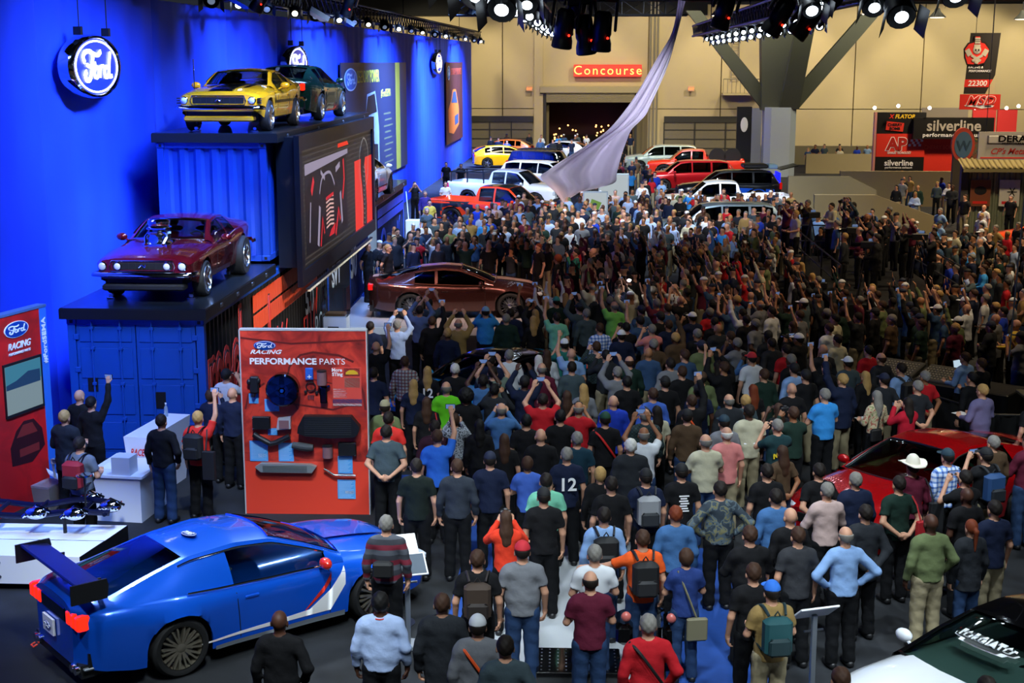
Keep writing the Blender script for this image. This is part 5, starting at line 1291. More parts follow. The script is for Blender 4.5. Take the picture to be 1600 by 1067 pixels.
def ulab(head, e):
    l = e['lab'].replace('long-sleeved ', '').replace(POSEN[e['pose']]+', ' if POSEN[e['pose']] else '~', '').replace(', '+POSEN[e['pose']] if POSEN[e['pose']] else '~', '').replace('person in ', 'person in ')
    for v in (l, l.replace('thinning ', '').replace('short bushy ', 'bushy ')+'', l.replace('person in', 'one in')+' too', l.replace('person in', 'onlooker in')):
        r = ' '.join((head+' '+v).split()[:16]).rstrip(',')
        if r not in ULAB: break
    ULAB.add(r); return r
def prop(kind, e, o, loc, rz):
    p = (phone_mesh() if kind == 'phone' else camera_mesh()) if kind not in first else first[kind].copy()
    if kind in first: C.objects.link(p)
    first.setdefault(kind, p); s = o.scale; c, n = math.cos(o.rotation_euler.z), math.sin(o.rotation_euler.z)
    lx, ly = loc[0]*s[0], loc[1]*s[1]; p.location = (o.location.x+lx*c-ly*n, o.location.y+lx*n+ly*c, o.location.z+loc[2]*s[2]); p.rotation_euler = (0, 0, rz+math.pi*0)
    tag(p, ulab(kind+' held by', e), kind, 'phones and cameras held up by the crowd')
def pack_mb(small=False):
    q = MB(); q.rbox(-.15, .15, -.30, -.13, 1.02, 1.44, .05, 0); q.rbox(-.12, .12, -.345, -.285, 1.04, 1.24, .03, 1)
    for sx in (1, -1): q.tube(smoothpath([(sx*.09,-.20,1.45), (sx*.12,-.07,1.515), (sx*.135,.10,1.44), (sx*.14,.155,1.30), (sx*.16,.08,1.12), (sx*.14,-.16,1.06)], 4), .018, 6, 1, flat=.6)
    q.tube([(-.03,-.2,1.45), (0,-.21,1.50), (.03,-.2,1.45)], .01, 5, 1); return q
PK = dict(brown=('#3a2c22', '#241c18'), black=('#08090b', '#141518'), teal=('#14484c', '#0c2a2e'), blue=('#1a3f6c', '#12181f'), grey=('#8a8c90', '#23262b'), redblack=('#8a1420', '#0d0d10'), black2=('#15171a', '#0b0c0e'))
for i in solo:
    e = crowd[i]; lod = 0 if camdist(e) < 31 else 1; z = e.get('z', 0.)
    rz = e.get('rz', face_to(e['x'], e['y'])+e.get('jit', 0)*.7)
    hs = .93 if e['woman'] else 1.0
    if e.get('auto'): hs *= 1+.04*e['jit']
    o = person(e['x'], e['y'], rz, e['pose'], e['kind'], e['col'], e['hair'], e['low'], e['skin'], e['woman'], e['wide'], z, hs, lod); e['o'] = o
    o['label'] = e['lab']; c_, s_ = math.cos(rz), math.sin(rz)
    p = e['pose']
    if p in ('U', 'Q', 'F') and (i % 3): prop('phone' if p != 'F' or i % 2 else 'camera', e, o, {'U': (0, .31, 1.92), 'Q': (.0, .27, 2.06), 'F': (0, .27, 1.635)}[p], rz) if p != 'Q' else None
    if p in 'RL' and (i % 4): prop('phone', e, o, ((1 if p == 'R' else -1)*.185, .245, 2.045), rz)
    for x in e['ex']:
        if x.startswith('pack='):
            a, b = PK[x[5:]]; k = pack_mb().build('backpack', [M('pack_'+x[5:], a, .7), M('packb_'+x[5:], b, .7)], None, smooth=True); k.location = o.location; k.rotation_euler = o.rotation_euler; k.scale = o.scale
            tag(k, ulab('%s backpack of' % {'redblack': 'red and black', 'black2': 'black ribbed'}.get(x[5:], x[5:]), e), 'backpack')
        elif x.startswith('strap='):
            q = MB(); q.tube(smoothpath([(-.19,-.02,1.475), (-.10,-.135,1.40), (.06,-.165,1.18), (.19,-.10,.98)], 5), .016, 6, flat=.5); q.build('shoulder_strap', M('strap_'+x[6:], {'red': '#c01c18', 'black': '#0c0c0e', 'orange': '#e0521c'}[x[6:]]), o, smooth=True)
        elif x.startswith('lan='):
            q = MB(); q.tube([(.078*math.cos(t_), -.008+.078*math.sin(t_), 1.497+.01*math.sin(t_)) for t_ in [k*math.pi/8 for k in range(17)]], .010, 6); q.build('lanyard', M('lan_'+x[4:], {'red': '#c8281c', 'orange': '#e8541c'}[x[4:]]), o, smooth=True)
        elif x.startswith('hold=') or x.startswith('bag='):
            v = x.split('=')[1]
            q = MB()
            if v == 'paper': q.box(-.11, .11, .30, .52, 1.145, 1.15)
            elif v == 'camera': q.rbox(-.14, .10, -.30, -.17, 1.05, 1.25, .03)
            elif v == 'tan': q.rbox(-.02, .26, -.24, -.17, .62, .92, .02); q.tube([(.12, -.2, .9), (.0, -.16, 1.2), (-.12, -.06, 1.49)], .014, 5)
            elif x.startswith('bag='): q.rbox(-.26, .0, -.24, -.16, .85, 1.1, .03); q.tube([(-.1, -.2, 1.1), (-.03, -.17, 1.3), (.12, -.06, 1.48)], .014, 5)
            else: q.rbox(.16, .36, -.27, -.19, .72, 1.18, .01); q.tube([(.21, -.23, 1.18), (.20, -.14, 1.38), (.17, -.06, 1.48)], .012, 5)
            nm = 'paper' if v == 'paper' else ('camera_bag' if v == 'camera' else 'shoulder_bag')
            k = q.build(nm, M('bagm_'+v, {'paper': '#d5d8dc', 'camera': '#0c0c0e', 'tan': '#6f6a52', 'redbag': '#a81820', 'bag': '#17181c', 'darkbag': '#101014', 'black': '#0c0c0e'}[v], .7), None); k.location = o.location; k.rotation_euler = o.rotation_euler; k.scale = o.scale
            tag(k, ulab('%s of' % {'paper': 'white sheet of paper', 'camera': 'black camera bag', 'tan': 'tan canvas bag', 'redbag': 'red tote bag', 'bag': 'black tote bag', 'darkbag': 'dark carrier bag', 'black': 'black shoulder bag'}[v], e), 'paper' if v == 'paper' else 'bag')
        elif x == 'mark=12': text('12', .26, whitem, (0, -.152, 1.16), (90, 0, 0), o, bold=.02)
        elif x == 'mark=lines':
            q = MB()
            for k in range(7): q.box(-.06+.02*(k % 2), .08-.015*(k % 3), -.140, -.134, 1.12+k*.035, 1.138+k*.035)
            q.build('shirt_print', whitem, o)
        elif x == 'mark=script': q = MB(); q.ribbon([(p_.x*.12, p_.y*.08) for p_ in smoothpath([(-1,-.4),(-.8,.5),(-.6,-.3),(-.4,.4),(-.2,-.2),(0,.3),(.2,-.2),(.4,.5),(.5,-.2),(.8,.1),(1,.3)], 4)], .022, 0, .004); k = q.build('shirt_script', M('script_yellow', '#d8c020'), o); k.location = (0, -.142, 1.24); k.rotation_euler = (R(90), R(-20), 0)
# ---- everyone further off, past the number built one by one
GV, GF, GM = [], [], []; gmats = []; off = 0
def gm(m):
    if m not in gmats: gmats.append(m)
    return gmats.index(m)
for i in rest:
    e = crowd[i]; lod = 2; rz = face_to(e['x'], e['y'])+e.get('jit', 0)*.7; hs = (.93 if e['woman'] else 1.)*(1+.04*e.get('jit', 0)); c_, s_ = math.cos(rz), math.sin(rz)
    st, hc = e['hair'].split(':'); ks = [(K_body(e['pose'], 2), SKIN[e['skin']]), (K_shirt(e['pose'], e['kind'], 2), fabric(e['col'])), (K_trs('long', 2), TRM[e['low']])]
    if st != 'b': ks.append((K_hair(st, 2), HM[hc] if st in 'sflpua' else M('cap_'+hc, CAPC[hc], .8)))
    w = (1.1 if e['wide'] else .95)*hs; z0 = e.get('z', 0.)
    for k, m in ks:
        V, F, mi = PM[k]
        if k[0] == 'body':                             # nothing inside the clothes is needed at this distance
            cc = V[F].mean(1); F = F[(cc[:, 2] > .84) & ~((cc[:, 2] < 1.36) & (abs(cc[:, 0]) < .16) & (abs(cc[:, 1]) < .15))]; uq, F_ = np.unique(F, return_inverse=True); V = V[uq]; F = F_.reshape(F.shape)
        X = V[:, 0]*w; Y = V[:, 1]*w; GV.append(np.stack([e['x']+X*c_-Y*s_, e['y']+X*s_+Y*c_, z0+V[:, 2]*hs], 1)); GF.append(F+off); GM.append(np.full(len(F), gm(m))); off += len(V)
PM['crowd'] = (np.concatenate(GV), np.concatenate(GF), np.concatenate(GM))
me = mesh_of('crowd', 'distant_crowd', len(gmats))
for k, m in enumerate(gmats): me.materials[k] = m
o = bpy.data.objects.new('distant_crowd', me); C.objects.link(o); tag(o, 'dense crowd of onlookers filling the hall around and beyond the stage', 'crowd', kind='stuff')
print('people', len(crowd), 'named', named, 'solo', len(solo), 'crowd quads', len(PM['crowd'][1]), 'tris of shared', sum(len(v[1])*2 for k, v in PM.items() if isinstance(v, tuple) and k != 'crowd'))
# ================================================================ containers, decks, screen
cblue = M('container_blue', '#0e3a9c', .45, .1, noise=.12, nscale=2); cblue2 = M('container_deep_blue', '#1450b4', .45, .1, noise=.12, nscale=2); cblack = M('container_black', '#15120f', .5)
def corrug_pts(L, pitch=.28, dep=.036):
    out = []; n = int(L/pitch); p = L/n
    for k in range(n): out += [(k*p, 0), (k*p+p*.30, 0), (k*p+p*.5, -dep), (k*p+p*.80, -dep)]
    return out+[(L, 0)]
def container(x0, x1, y0, y1, z0, z1, mat, side, label, doors=False, endcorr=True):
    root = empty('shipping_container', ((x0+x1)/2, (y0+y1)/2, z0), 0, label, 'container'); ox, oy = (x0+x1)/2, (y0+y1)/2; H_ = z1-z0
    a, b, c, d_ = x0-ox, x1-ox, y0-oy, y1-oy
    fr = MB()
    for xx in (a, b-.14):
        for yy in (c, d_-.14): fr.box(xx, xx+.14, yy, yy+.14, 0, H_)
    for zz in (0, H_-.12):
        fr.box(a, b, c+.01, c+.11, zz, zz+.12); fr.box(a, b, d_-.11, d_-.01, zz, zz+.12); fr.box(a+.01, a+.11, c, d_, zz, zz+.12); fr.box(b-.11, b-.01, c, d_, zz, zz+.12)
    fr.build('frame', mat, root)
    for xx in (a-.01, b-.17):
        for zz in (-.0, H_-.13): MB().rbox(xx, xx+.18, c-.015, c+.17, zz, zz+.13, .02).build('corner_casting', mat, root); MB().box(xx+.06, xx+.12, c-.018, c-.01, zz+.035, zz+.095).build('lock_hole', black, root)
    pts_ = corrug_pts(d_-c-.28); q = MB(); q.grid([[(b-.02+dx, c+.14+s, z) for s, dx in pts_] for z in (.12, H_-.12)]); q.build('side_panel', side, root)
    q = MB(); q.grid([[(a+.02-dx, c+.14+s, z) for s, dx in pts_][::-1] for z in (.12, H_-.12)]); q.build('side_panel', mat, root)
    MB().box(a+.02, b-.02, c+.02, d_-.02, H_-.05, H_-.01).build('roof_panel', mat, root); MB().box(a+.1, b-.1, d_-.08, d_-.04, .1, H_-.1).build('end_panel', mat, root)
    if not doors:
        pts_ = corrug_pts(b-a-.28, .30, .05); q = MB(); q.grid([[(a+.14+s, c+.03-dx, z) for s, dx in pts_][::-1] for z in (.12, H_-.12)]); q.build('end_panel', mat, root)
    else:
        for k in range(2):
            u0 = a+.15+k*(b-a-.30)/2; u1 = u0+(b-a-.30)/2-.02
            dd = MB().box(u0, u1, c+.03, c+.07, .13, H_-.13).build('door', mat, root)
            for zz in (.13, .78, 1.45, 2.12):
                h_ = .60 if zz > .2 else .55
                MB().rbox(u0+.06, u1-.06, c+.012, c+.032, zz+.04, min(zz+h_, H_-.17), .008).build('panel', mat, dd)
            for f_ in (.28, .76):
                xx = u0+(u1-u0)*f_; MB().tube([(xx, c-.03, .08), (xx, c-.03, H_-.06)], .018, 8).build('lock_rod', mat, dd)
                for zz in (.14, .75, 1.4, 2.05, H_-.18): MB().rbox(xx-.035, xx+.035, c-.05, c+.02, zz-.03, zz+.03, .01).build('rod_bracket', mat, dd)
            for zz in (.35, 1.0, 1.65, 2.25):
                xx = u0 if k == 0 else u1; MB().rbox(xx-.05, xx+.05, c-.01, c+.03, zz-.05, zz+.05, .01).build('hinge', mat, dd)
        MB().box(b-.95, b-.75, c-.002, c+.012, .95, 1.25).box(a+.32, a+.50, c-.002, c+.012, 1.25, 1.5).build('data_plate', darkp, root)
    return root
k1_ = container(-9.28, -6.80, 24.3, 36.5, 0, 2.6, cblue2, cblack, 'dark blue container with lock-rod doors and a black painted side, under the burgundy classic', doors=True)
k2_ = container(-9.28, -6.80, 39.8, 52.0, 0, 2.6, cblue2, M('container_side_blue', '#0a1c4c', .5), 'container with blue artwork on its side, under the white coupe beyond the screen')
k3_ = container(-9.22, -6.85, 29.9, 42.1, 2.85, 5.40, cblue, cblue, 'bright blue corrugated container standing across the lower ones, beside the big screen')
deckm = M('deck_top', '#1c2126', .32, .2, .3, noise=.3, nscale=1.2)
for nm, x0, x1, y0, y1, z0, z1, lb in (('display_deck', -9.35, -6.72, 24.15, 29.85, 2.6, 2.8, 'black deck on the lower container carrying the burgundy classic'), ('display_deck', -9.3, -6.6, 29.85, 42.6, 5.40, 5.60, 'black deck on the upper container carrying the yellow and green cars'), ('display_deck', -9.3, -6.7, 42.2, 52.1, 2.6, 2.8, 'black deck on the far container carrying the white coupe')):
    r_ = empty(nm, ((x0+x1)/2, (y0+y1)/2, z0), 0, lb, 'platform'); X, Y, Z = (x1-x0)/2, (y1-y0)/2, z1-z0
    MB().box(-X, X, -Y, Y, 0, Z).build('top', deckm, r_); MB().box(-X-.01, X+.01, -Y-.012, -Y+.01, 0, Z-.02).box(X-.01, X+.012, -Y, Y, 0, Z-.02).build('edge_trim', black, r_)
    for k in range(4): MB().rbox(X-.02, X+.03, -Y+1+k*(2*Y-2)/3, -Y+1.14+k*(2*Y-2)/3, .06, .14, .01).build('clamp', steel, r_)
MB().box(-9.28, -6.8, 36.5, 39.8, 0, 2.6).build('trim_infill', cblack)['kind'] = 'structure'
# tie-down blocks under the show cars
for i, (x, y, z) in enumerate(((-8.75, 25.2, 2.8), (-7.25, 25.2, 2.8), (-7.2, 30.45, 5.6), (-8.5, 30.5, 5.6), (-7.3, 28.1, 2.8), (-7.1, 36.4, 5.6))):
    q = MB(); q.rbox(-.08, .08, -.06, .06, 0, .04, .01); q.rbox(-.04, .04, -.03, .03, .04, .11, .01); q.tube([(0, 0, .1), (.02, .35, .16)], .012, 6); tag(q.build('tie_down', chrome, loc=(x, y, z)), 'chrome tie-down block on the black deck %s' % ('at the burgundy car, drape side', 'at the burgundy car, crowd side', 'at the yellow car, crowd side', 'at the yellow car, drape side', 'at the burgundy rear wheel', 'under the green car')[i], 'tie-down', 'tie-downs on the decks')
# artwork on the container sides
redart = M('red_artwork', '#d8301c', .55); orart = M('orange_artwork', '#e0481c', .55); whart = M('white_artwork', '#c9ced2', .55); bluart = M('blue_artwork', '#1a4fd0', .5)
def on_side_wall(parent, y0, z0, dx=0.0):
    return Matrix.Translation((-6.795+dx, y0, z0)) @ Matrix(((0,0,1,0),(1,0,0,0),(0,1,0,0),(0,0,0,1)))
def art(parent, name, mat, strokes, y0, z0, w, dx=.0):
    q = MB(); q.X = parent.matrix_world.inverted() @ on_side_wall(parent, y0, z0, dx)
    for st_ in strokes: q.ribbon(st_, w, 0, .012)
    return q.build(name, mat, parent)
bpy.context.view_layer.update()
# tall outlined lettering that reads "mach 1"
def outline_text(parent, body, y0, z0, size, sy, mat, inner, bold):
    for m_, b_, dz in ((mat, bold, .0), (inner, bold*.35, .010), (mat, -bold*.05, .018)):
        me = text_pts(body, size, b_, 0, 'LEFT', 1.05); me.materials.clear(); me.materials.append(m_); me.transform(Matrix.Diagonal((1, sy, 1, 1)))
        o = bpy.data.objects.new('lettering', me); C.objects.link(o); o.parent = parent; o.matrix_parent_inverse = parent.matrix_world.inverted(); o.matrix_world = on_side_wall(parent, y0, z0, .002+dz)
outline_text(k1_, 'mach', 24.45, .50, 1.35, 1.95, redart, cblack, .05); outline_text(k1_, '1', 29.1, .72, 1.2, 1.8, redart, cblack, .04)
q = MB(); q.X = k1_.matrix_world.inverted() @ on_side_wall(k1_, 0, 0)
for k in range(28): q.box(28.0+k*.245, 28.0+k*.245+.225, 1.62, 1.98, 0, .012); q.box(28.0+k*.245, 28.0+k*.245+.225, 2.04, 2.40, 0, .012)
q.build('colour_blocks', orart, k1_)
art(k1_, 'line_art', redart, [[(a+.1, .15), (a+.35, .5), (a+.35, 1.1-.15*(k % 3)), (a+.7, 1.35)] for k in range(12) for a in [25.0+k*.5]], 0, 0, .07)
art(k1_, 'line_art', redart, [[(33.1, .3), (33.1, 1.0), (33.5, 1.0), (33.5, .5), (33.9, .5), (33.9, 1.3)], [(34.2, .3), (34.4, 1.3), (34.6, .9), (34.8, 1.5)]], 0, 0, .12)
def side_text(parent, body, y0, z0, size, mat, bold=.02, sy=1., shear=0.):
    me = text_pts(body, size, bold, shear, 'LEFT'); me.materials.clear(); me.materials.append(mat); me.transform(Matrix.Diagonal((1, sy, 1, 1)))
    o = bpy.data.objects.new('lettering', me); C.objects.link(o); o.parent = parent; o.matrix_parent_inverse = parent.matrix_world.inverted(); o.matrix_world = on_side_wall(parent, y0, z0, .006); return o
side_text(k1_, '5.0', 33.3, 1.05, .85, whart, .03, 1.1); side_text(k1_, 'BC', 34.4, .15, .8, whart, -.01, 1.2)
fl = bpy.data.objects['trim_infill']; bpy.context.view_layer.update()
side_text(fl, 'SVT', 36.9, 1.15, .8, whart, .03); 
k2u = k2_; side_text(k2u, '50', 39.9, .95, 1.1, whart, .03, 1.2); side_text(k2u, 'GT', 41.9, .45, .6, whart, .01, 1.1, .2)
q = MB(); q.X = k2_.matrix_world.inverted() @ on_side_wall(k2_, 0, 0)
q.box(43.3, 45.0, .05, 2.5, 0, .012); q.build('white_panel', M('white_light_panel', '#aebfbb', .5, emit=.25), k2_)
q = MB(); q.X = k2_.matrix_world.inverted() @ on_side_wall(k2_, 0, 0)
for k in range(24): q.box(45.3+k*.27, 45.3+k*.27+.25, 1.75, 2.02, 0, .012); q.box(45.3+k*.27, 45.3+k*.27+.25, 2.08, 2.35, 0, .012)
q.build('colour_blocks', bluart, k2_)
art(k2_, 'line_art', bluart, [[(p.x+46.6, p.y+.9) for p in smoothpath([(.5*math.cos(t)*(1+.1*k), .55*math.sin(t)*(1+.1*k)) for t in [j*math.pi/5 for j in range(9)]], 3)] for k in range(4)]+[[(50.5, .2), (50.5, 1.4), (50.8, 1.6)], [(49.4, .2), (49.6, .9), (49.9, .6), (50.1, 1.5)]], 0, 0, .06)
for nm, y0, y1, zz, m_ in (('edge_lamp_strip', 30.5, 39.8, 2.18, M('lamp_strip', '#d8c8a8', emit=.25)),):
    r_ = empty('edge_lamp_strip', (-6.13, y0, zz-.06), 0, 'row of small square lamps along the bottom edge of the big screen', 'lamp strip'); first_ = None
    for k in range(46):
        if first_ is None: b_ = first_ = MB().box(-.03, .03, 0, .10, -.025, .025).build('lamp', m_, r_)
        else: b_ = first_.copy(); C.objects.link(b_)
        b_.location = (0, k*.2, 0)
    MB().box(-.06, .02, -.05, 9.3, .026, .05).build('rail', darkp, r_)
# ---- the big LED screen
sc_ = empty('video_screen', (-6.3, 35.9, 2.2), 0, 'large video wall showing racing car parts and a red panel beside the upper container', 'screen')
nav = M('screen_frame', '#10151f', .4, .3)
MB().box(-.48, -.06, -5.4, 5.3, .42, 3.28).build('housing', nav, sc_)
MB().box(-.06, .06, -5.5, 5.4, 0, .34).box(-.06, .06, -5.5, 5.4, 2.98, 3.32).box(-.06, .06, -5.5, -5.2, .34, 2.98).box(-.06, .06, 5.1, 5.4, .34, 2.98).build('bezel', nav, sc_)
def em(name, col, s=1.): return M(name, '#020202', .4, emit=s, ecol=col)
MB().box(-.05, .0, -5.2, 5.1, .34, 2.98).build('display', em('scr_bg', '#1d1b1a', .9), sc_)
SX = Matrix(((0,0,1,0),(1,0,0,0),(0,1,0,0),(0,0,0,1)))
def scr_shape(name, mat, fn, dz=.001):
    q = MB(); q.X = Matrix.Translation((dz, -5.2, .34)) @ SX; fn(q); return q.build(name, mat, sc_)
scr_shape('image_line', em('scr_line', '#3a3634', .9), lambda q: [q.box(0, 10.3, .06+k*.12, .10+k*.12, 0, .001) for k in range(22)])
scr_shape('image_red', em('scr_red', '#e0301c', 1.1), lambda q: (q.box(7.3, 10.3, 0, 1.9, .002, .003), q.prism([(4.8, 2.42), (6.4, 2.42), (6.2, 2.52), (4.8, 2.52)], .002, .003)))
scr_shape('image_dark', em('scr_dark', '#0c0b12', .9), lambda q: q.box(.5, 6.0, .25, 2.2, .002, .003))
scr_shape('image_pale', em('scr_pale', '#9a90a8', .9), lambda q: (q.prism([(.5, 2.05), (6.2, 2.2), (6.2, 2.32), (.5, 2.3)], .004, .005), q.ribbon(smoothpath([(2.2, 1.5), (2.6, 1.85), (3.6, 1.9), (4.2, 1.55)], 5), .07, .004, .005), q.ribbon([(1.9, .3), (2.2, 1.2)], .22, .004, .005), q.ribbon([(5.0, 1.3), (5.2, .5)], .20, .004, .005), q.ribbon([(.9, .5), (1.1, 1.4)], .1, .004, .005), q.ribbon([(2.4, 2.0), (2.9, 1.8)], .1, .004, .005), q.ribbon([(4.4, 1.9), (5.0, 2.0)], .14, .004, .005)))
scr_shape('image_spring', em('scr_spring', '#d8a8a0', 1.), lambda q: [q.ribbon([(3.0, 1.3-.1*k), (3.5, 1.34-.1*k), (4.0, 1.3-.1*k)], .045, .006, .007) for k in range(8)])
scr_shape('image_red_part', em('scr_red2', '#c01c28', 1.1), lambda q: (q.ribbon([(2.2, .25), (2.5, .9), (2.7, .5)], .1, .008, .009), q.ribbon([(4.2, .3), (4.7, .9), (4.9, .6)], .14, .008, .009), q.ribbon([(1.2, 1.6), (1.5, 1.9)], .2, .008, .009), q.ribbon([(5.3, 1.1), (5.6, 1.6), (5.5, 2.1)], .16, .008, .009), q.ribbon([(3.0, 1.3), (4.0, 1.35)], .08, .008, .009), q.prism([(3.3, .35), (4.0, .35), (4.2, .6), (3.6, .5)], .008, .009)))
scr_shape('image_snake_body', em('scr_coil', '#14100f', .9), lambda q: q.ribbon(smoothpath([(8.9, 0), (8.95, .6), (8.8, 1.2), (8.6, 1.7), (8.85, 2.1)], 6), .62, .010, .011))
scr_shape('image_rib', em('scr_rib', '#8a8684', .9), lambda q: ([q.ribbon(smoothpath([(8.68+.0*k, .12+.13*k), (8.9, .06+.13*k), (9.1, .14+.13*k)], 3), .025, .012, .013) for k in range(13)], q.ribbon(smoothpath([(8.5, 0), (8.4, .9), (8.1, 1.5), (8.2, 2.1), (8.9, 2.45), (9.6, 2.1), (9.5, 1.4), (9.2, 1.1)], 5), .04, .012, .013)))
# ---- round logo drums on the drape
def drum(y, rx, rz, label):
    r_ = empty('round_sign', (wallx(y)+.30, y, 7.0), 0, label, 'sign'); X = MB(); n = 40
    def ring(prof, mi=0):
        vs = []; 
        for rr, dx in prof: vs += [(dx, rx*rr*math.cos(2*math.pi*k/n), rz*rr*math.sin(2*math.pi*k/n)) for k in range(n)]
        X.add(vs, [(a*n+j, a*n+(j+1) % n, (a+1)*n+(j+1) % n, (a+1)*n+j) for a in range(len(prof)-1) for j in range(n)]+[tuple(range(n-1, -1, -1))], mi)
    ring([(.96, -.22), (1.04, -.2), (1.04, .0), (1.0, .05), (.93, .06), (.90, .03)])
    X.build('chrome_drum', chrome, r_, smooth=True)
    P_ = [Matrix(((0,0,1,0),(1,0,0,0),(0,1,0,0),(0,0,0,1)))]
    def face(name, mat, fn): q = MB(); q.X = P_[0]; fn(q); return q.build(name, mat, r_)
    e1 = lambda s, z0, z1: (lambda q: q.prism([(rx*s*math.cos(2*math.pi*k/n), rz*s*math.sin(2*math.pi*k/n)) for k in range(n)], z0, z1))
    face('blue_face', M('lit_blue_face', '#0c2c90', .3, emit=.45, ecol='#1440d0'), e1(.92, .0, .03))
    def rg(q):
        for k in range(n):
            a, b = 2*math.pi*k/n, 2*math.pi*(k+1)/n
            q.add([(rx*s*math.cos(t), rz*s*math.sin(t), .04) for s, t in ((.80, a), (.80, b), (.86, b), (.86, a))], [(0, 1, 2, 3)])
    neon = M('white_neon', '#ffffff', emit=3.2, ecol='#eef2ff'); face('neon_ring', neon, rg); face('neon_script', neon, lambda q: oval_script(q, rx*.68, rz*1.12, .035, .06))
    for dy in (-rx*.55, rx*.55): MB().box(-.1, .05, dy-.06, dy+.06, rz, rz+.16).tube([(0, dy, rz+.1), (0, dy, 1.5)], .012, 5).build('hanger', black, r_)
drum(28.0, 1.45, .60, 'round blue chrome-rimmed neon sign on the drape nearest the camera, above the burgundy classic')
drum(46.3, 1.60, .60, 'round blue neon sign on the drape half hidden behind the dark green coupe')
drum(84.2, 1.9, .62, 'small far round blue neon sign between the two wall posters')
# ---- posters on the drape
def poster(y0, y1, z0, z1, label, yellow):
    r_ = empty('wall_poster', (wallx((y0+y1)/2)+.14, (y0+y1)/2, z0), -math.atan(.0172), label, 'poster'); w, h_ = y1-y0, z1-z0
    def sh(name, mat, fn): q = MB(); q.X = Matrix.Translation((0, -w/2, 0)) @ SX; fn(q); return q.build(name, mat, r_)
    sh('board', M('poster_slate', '#232c46', .5) if yellow else M('poster_rust', '#4a1610', .5), lambda q: q.box(0, w, 0, h_, -.04, 0))
    if yellow:
        sh('yellow_band', M('poster_yellow', '#b0a038', .5), lambda q: q.box(w*.79, w*.87, 0, h_, .001, .004))
        pale = M('poster_pale', '#9fb0c8', .5); dk = M('poster_ink', '#10141f', .5)
        sh('car_outline', pale, lambda q: (q.prism([(w*.27, 0), (w*.27, h_*.48), (w*.31, h_*.60), (w*.33, h_*.74), (w*.45, h_*.76), (w*.48, h_*.60), (w*.50, h_*.45), (w*.50, 0)], .001, .006)))
        sh('car_glass', dk, lambda q: (q.prism([(w*.30, h_*.56), (w*.34, h_*.72), (w*.44, h_*.74), (w*.47, h_*.58)], .006, .010), q.prism([(w*.29, 0), (w*.29, h_*.34), (w*.48, h_*.30), (w*.48, 0)], .006, .010)))
        for k in range(9): sh('fine_print', M('poster_olive', '#6b6a4a', .5), lambda q, k=k: q.box(w*.58+(k % 2)*.3, w*.73-(k % 3)*.3, h_*(.10+k*.055), h_*(.10+k*.055)+.07, .001, .004))
    else:
        oc = M('poster_orange', '#d0641c', .5)
        sh('car_outline', oc, lambda q: q.prism([(w*.12, h_*.14), (w*.10, h_*.42), (w*.25, h_*.52), (w*.38, h_*.66), (w*.55, h_*.66), (w*.68, h_*.50), (w*.74, h_*.40), (w*.74, h_*.20), (w*.4, h_*.10)], .001, .006))
        sh('car_glass', M('poster_glass', '#30425c', .5), lambda q: (q.prism([(w*.27, h_*.50), (w*.39, h_*.63), (w*.54, h_*.63), (w*.64, h_*.48)], .006, .010), q.prism([(w*.48, h_*.20), (w*.47, h_*.32), (w*.70, h_*.34), (w*.70, h_*.22)], .006, .010)))
    lc = M('poster_lemon', '#e8d848', .6) if yellow else M('poster_redtext', '#a83a20', .5)
    def tx(body, u, v, s, bold, fit):
        me = text_pts(body, s, bold, 0, 'LEFT'); xs_ = [v_.co.x for v_ in me.vertices]; sx = fit/(max(xs_)-min(xs_)); me.materials.clear(); me.materials.append(lc); me.transform(Matrix.Diagonal((sx, 1, 1, 1))); o = bpy.data.objects.new('lettering', me); C.objects.link(o); o.parent = r_; o.matrix_local = Matrix.Translation((0, -w/2, 0)) @ SX @ Matrix.Translation((u, v, .004))
    if yellow: tx('LEGENDARY', w*.20, h_*.84, .72, -.002, w*.165); tx('POWER', w*.375, h_*.84, .72, .03, w*.14); tx('#FordSEMA', w*.54, h_*.70, .5, 0, w*.16)
    else: tx('LEGENDARY', w*.24, h_*.845, .6, 0, w*.33); tx('PROMISE', w*.59, h_*.845, .6, .02, w*.33)
    lg = MB(); lg.X = Matrix.Translation((.02, -w/2+w*.11, h_*.87)) @ SX
    n = 32; rx_, rz_ = w*.08, .45; lg.prism([(rx_*math.cos(2*math.pi*k/n), rz_*math.sin(2*math.pi*k/n)) for k in range(n)], 0, .01, 0); lg.prism([(.9*rx_*math.cos(2*math.pi*k/n), .88*rz_*math.sin(2*math.pi*k/n)) for k in range(n)], .01, .014, 1); oval_script(lg, rx_*.8, rz_*1.1, .014, .02, 0)
    lg.build('oval_badge', [M('badge_pale', '#a8c4e4', .5), M('badge_blue', '#1c5fae', .5)], r_)
poster(54.6, 72.0, 1.95, 7.05, 'tall slate poster with yellow lettering, a car front and a yellow band', True)
poster(89.5, 99.2, 1.9, 7.05, 'narrow rust coloured poster with an orange car near the end of the blue wall', False)
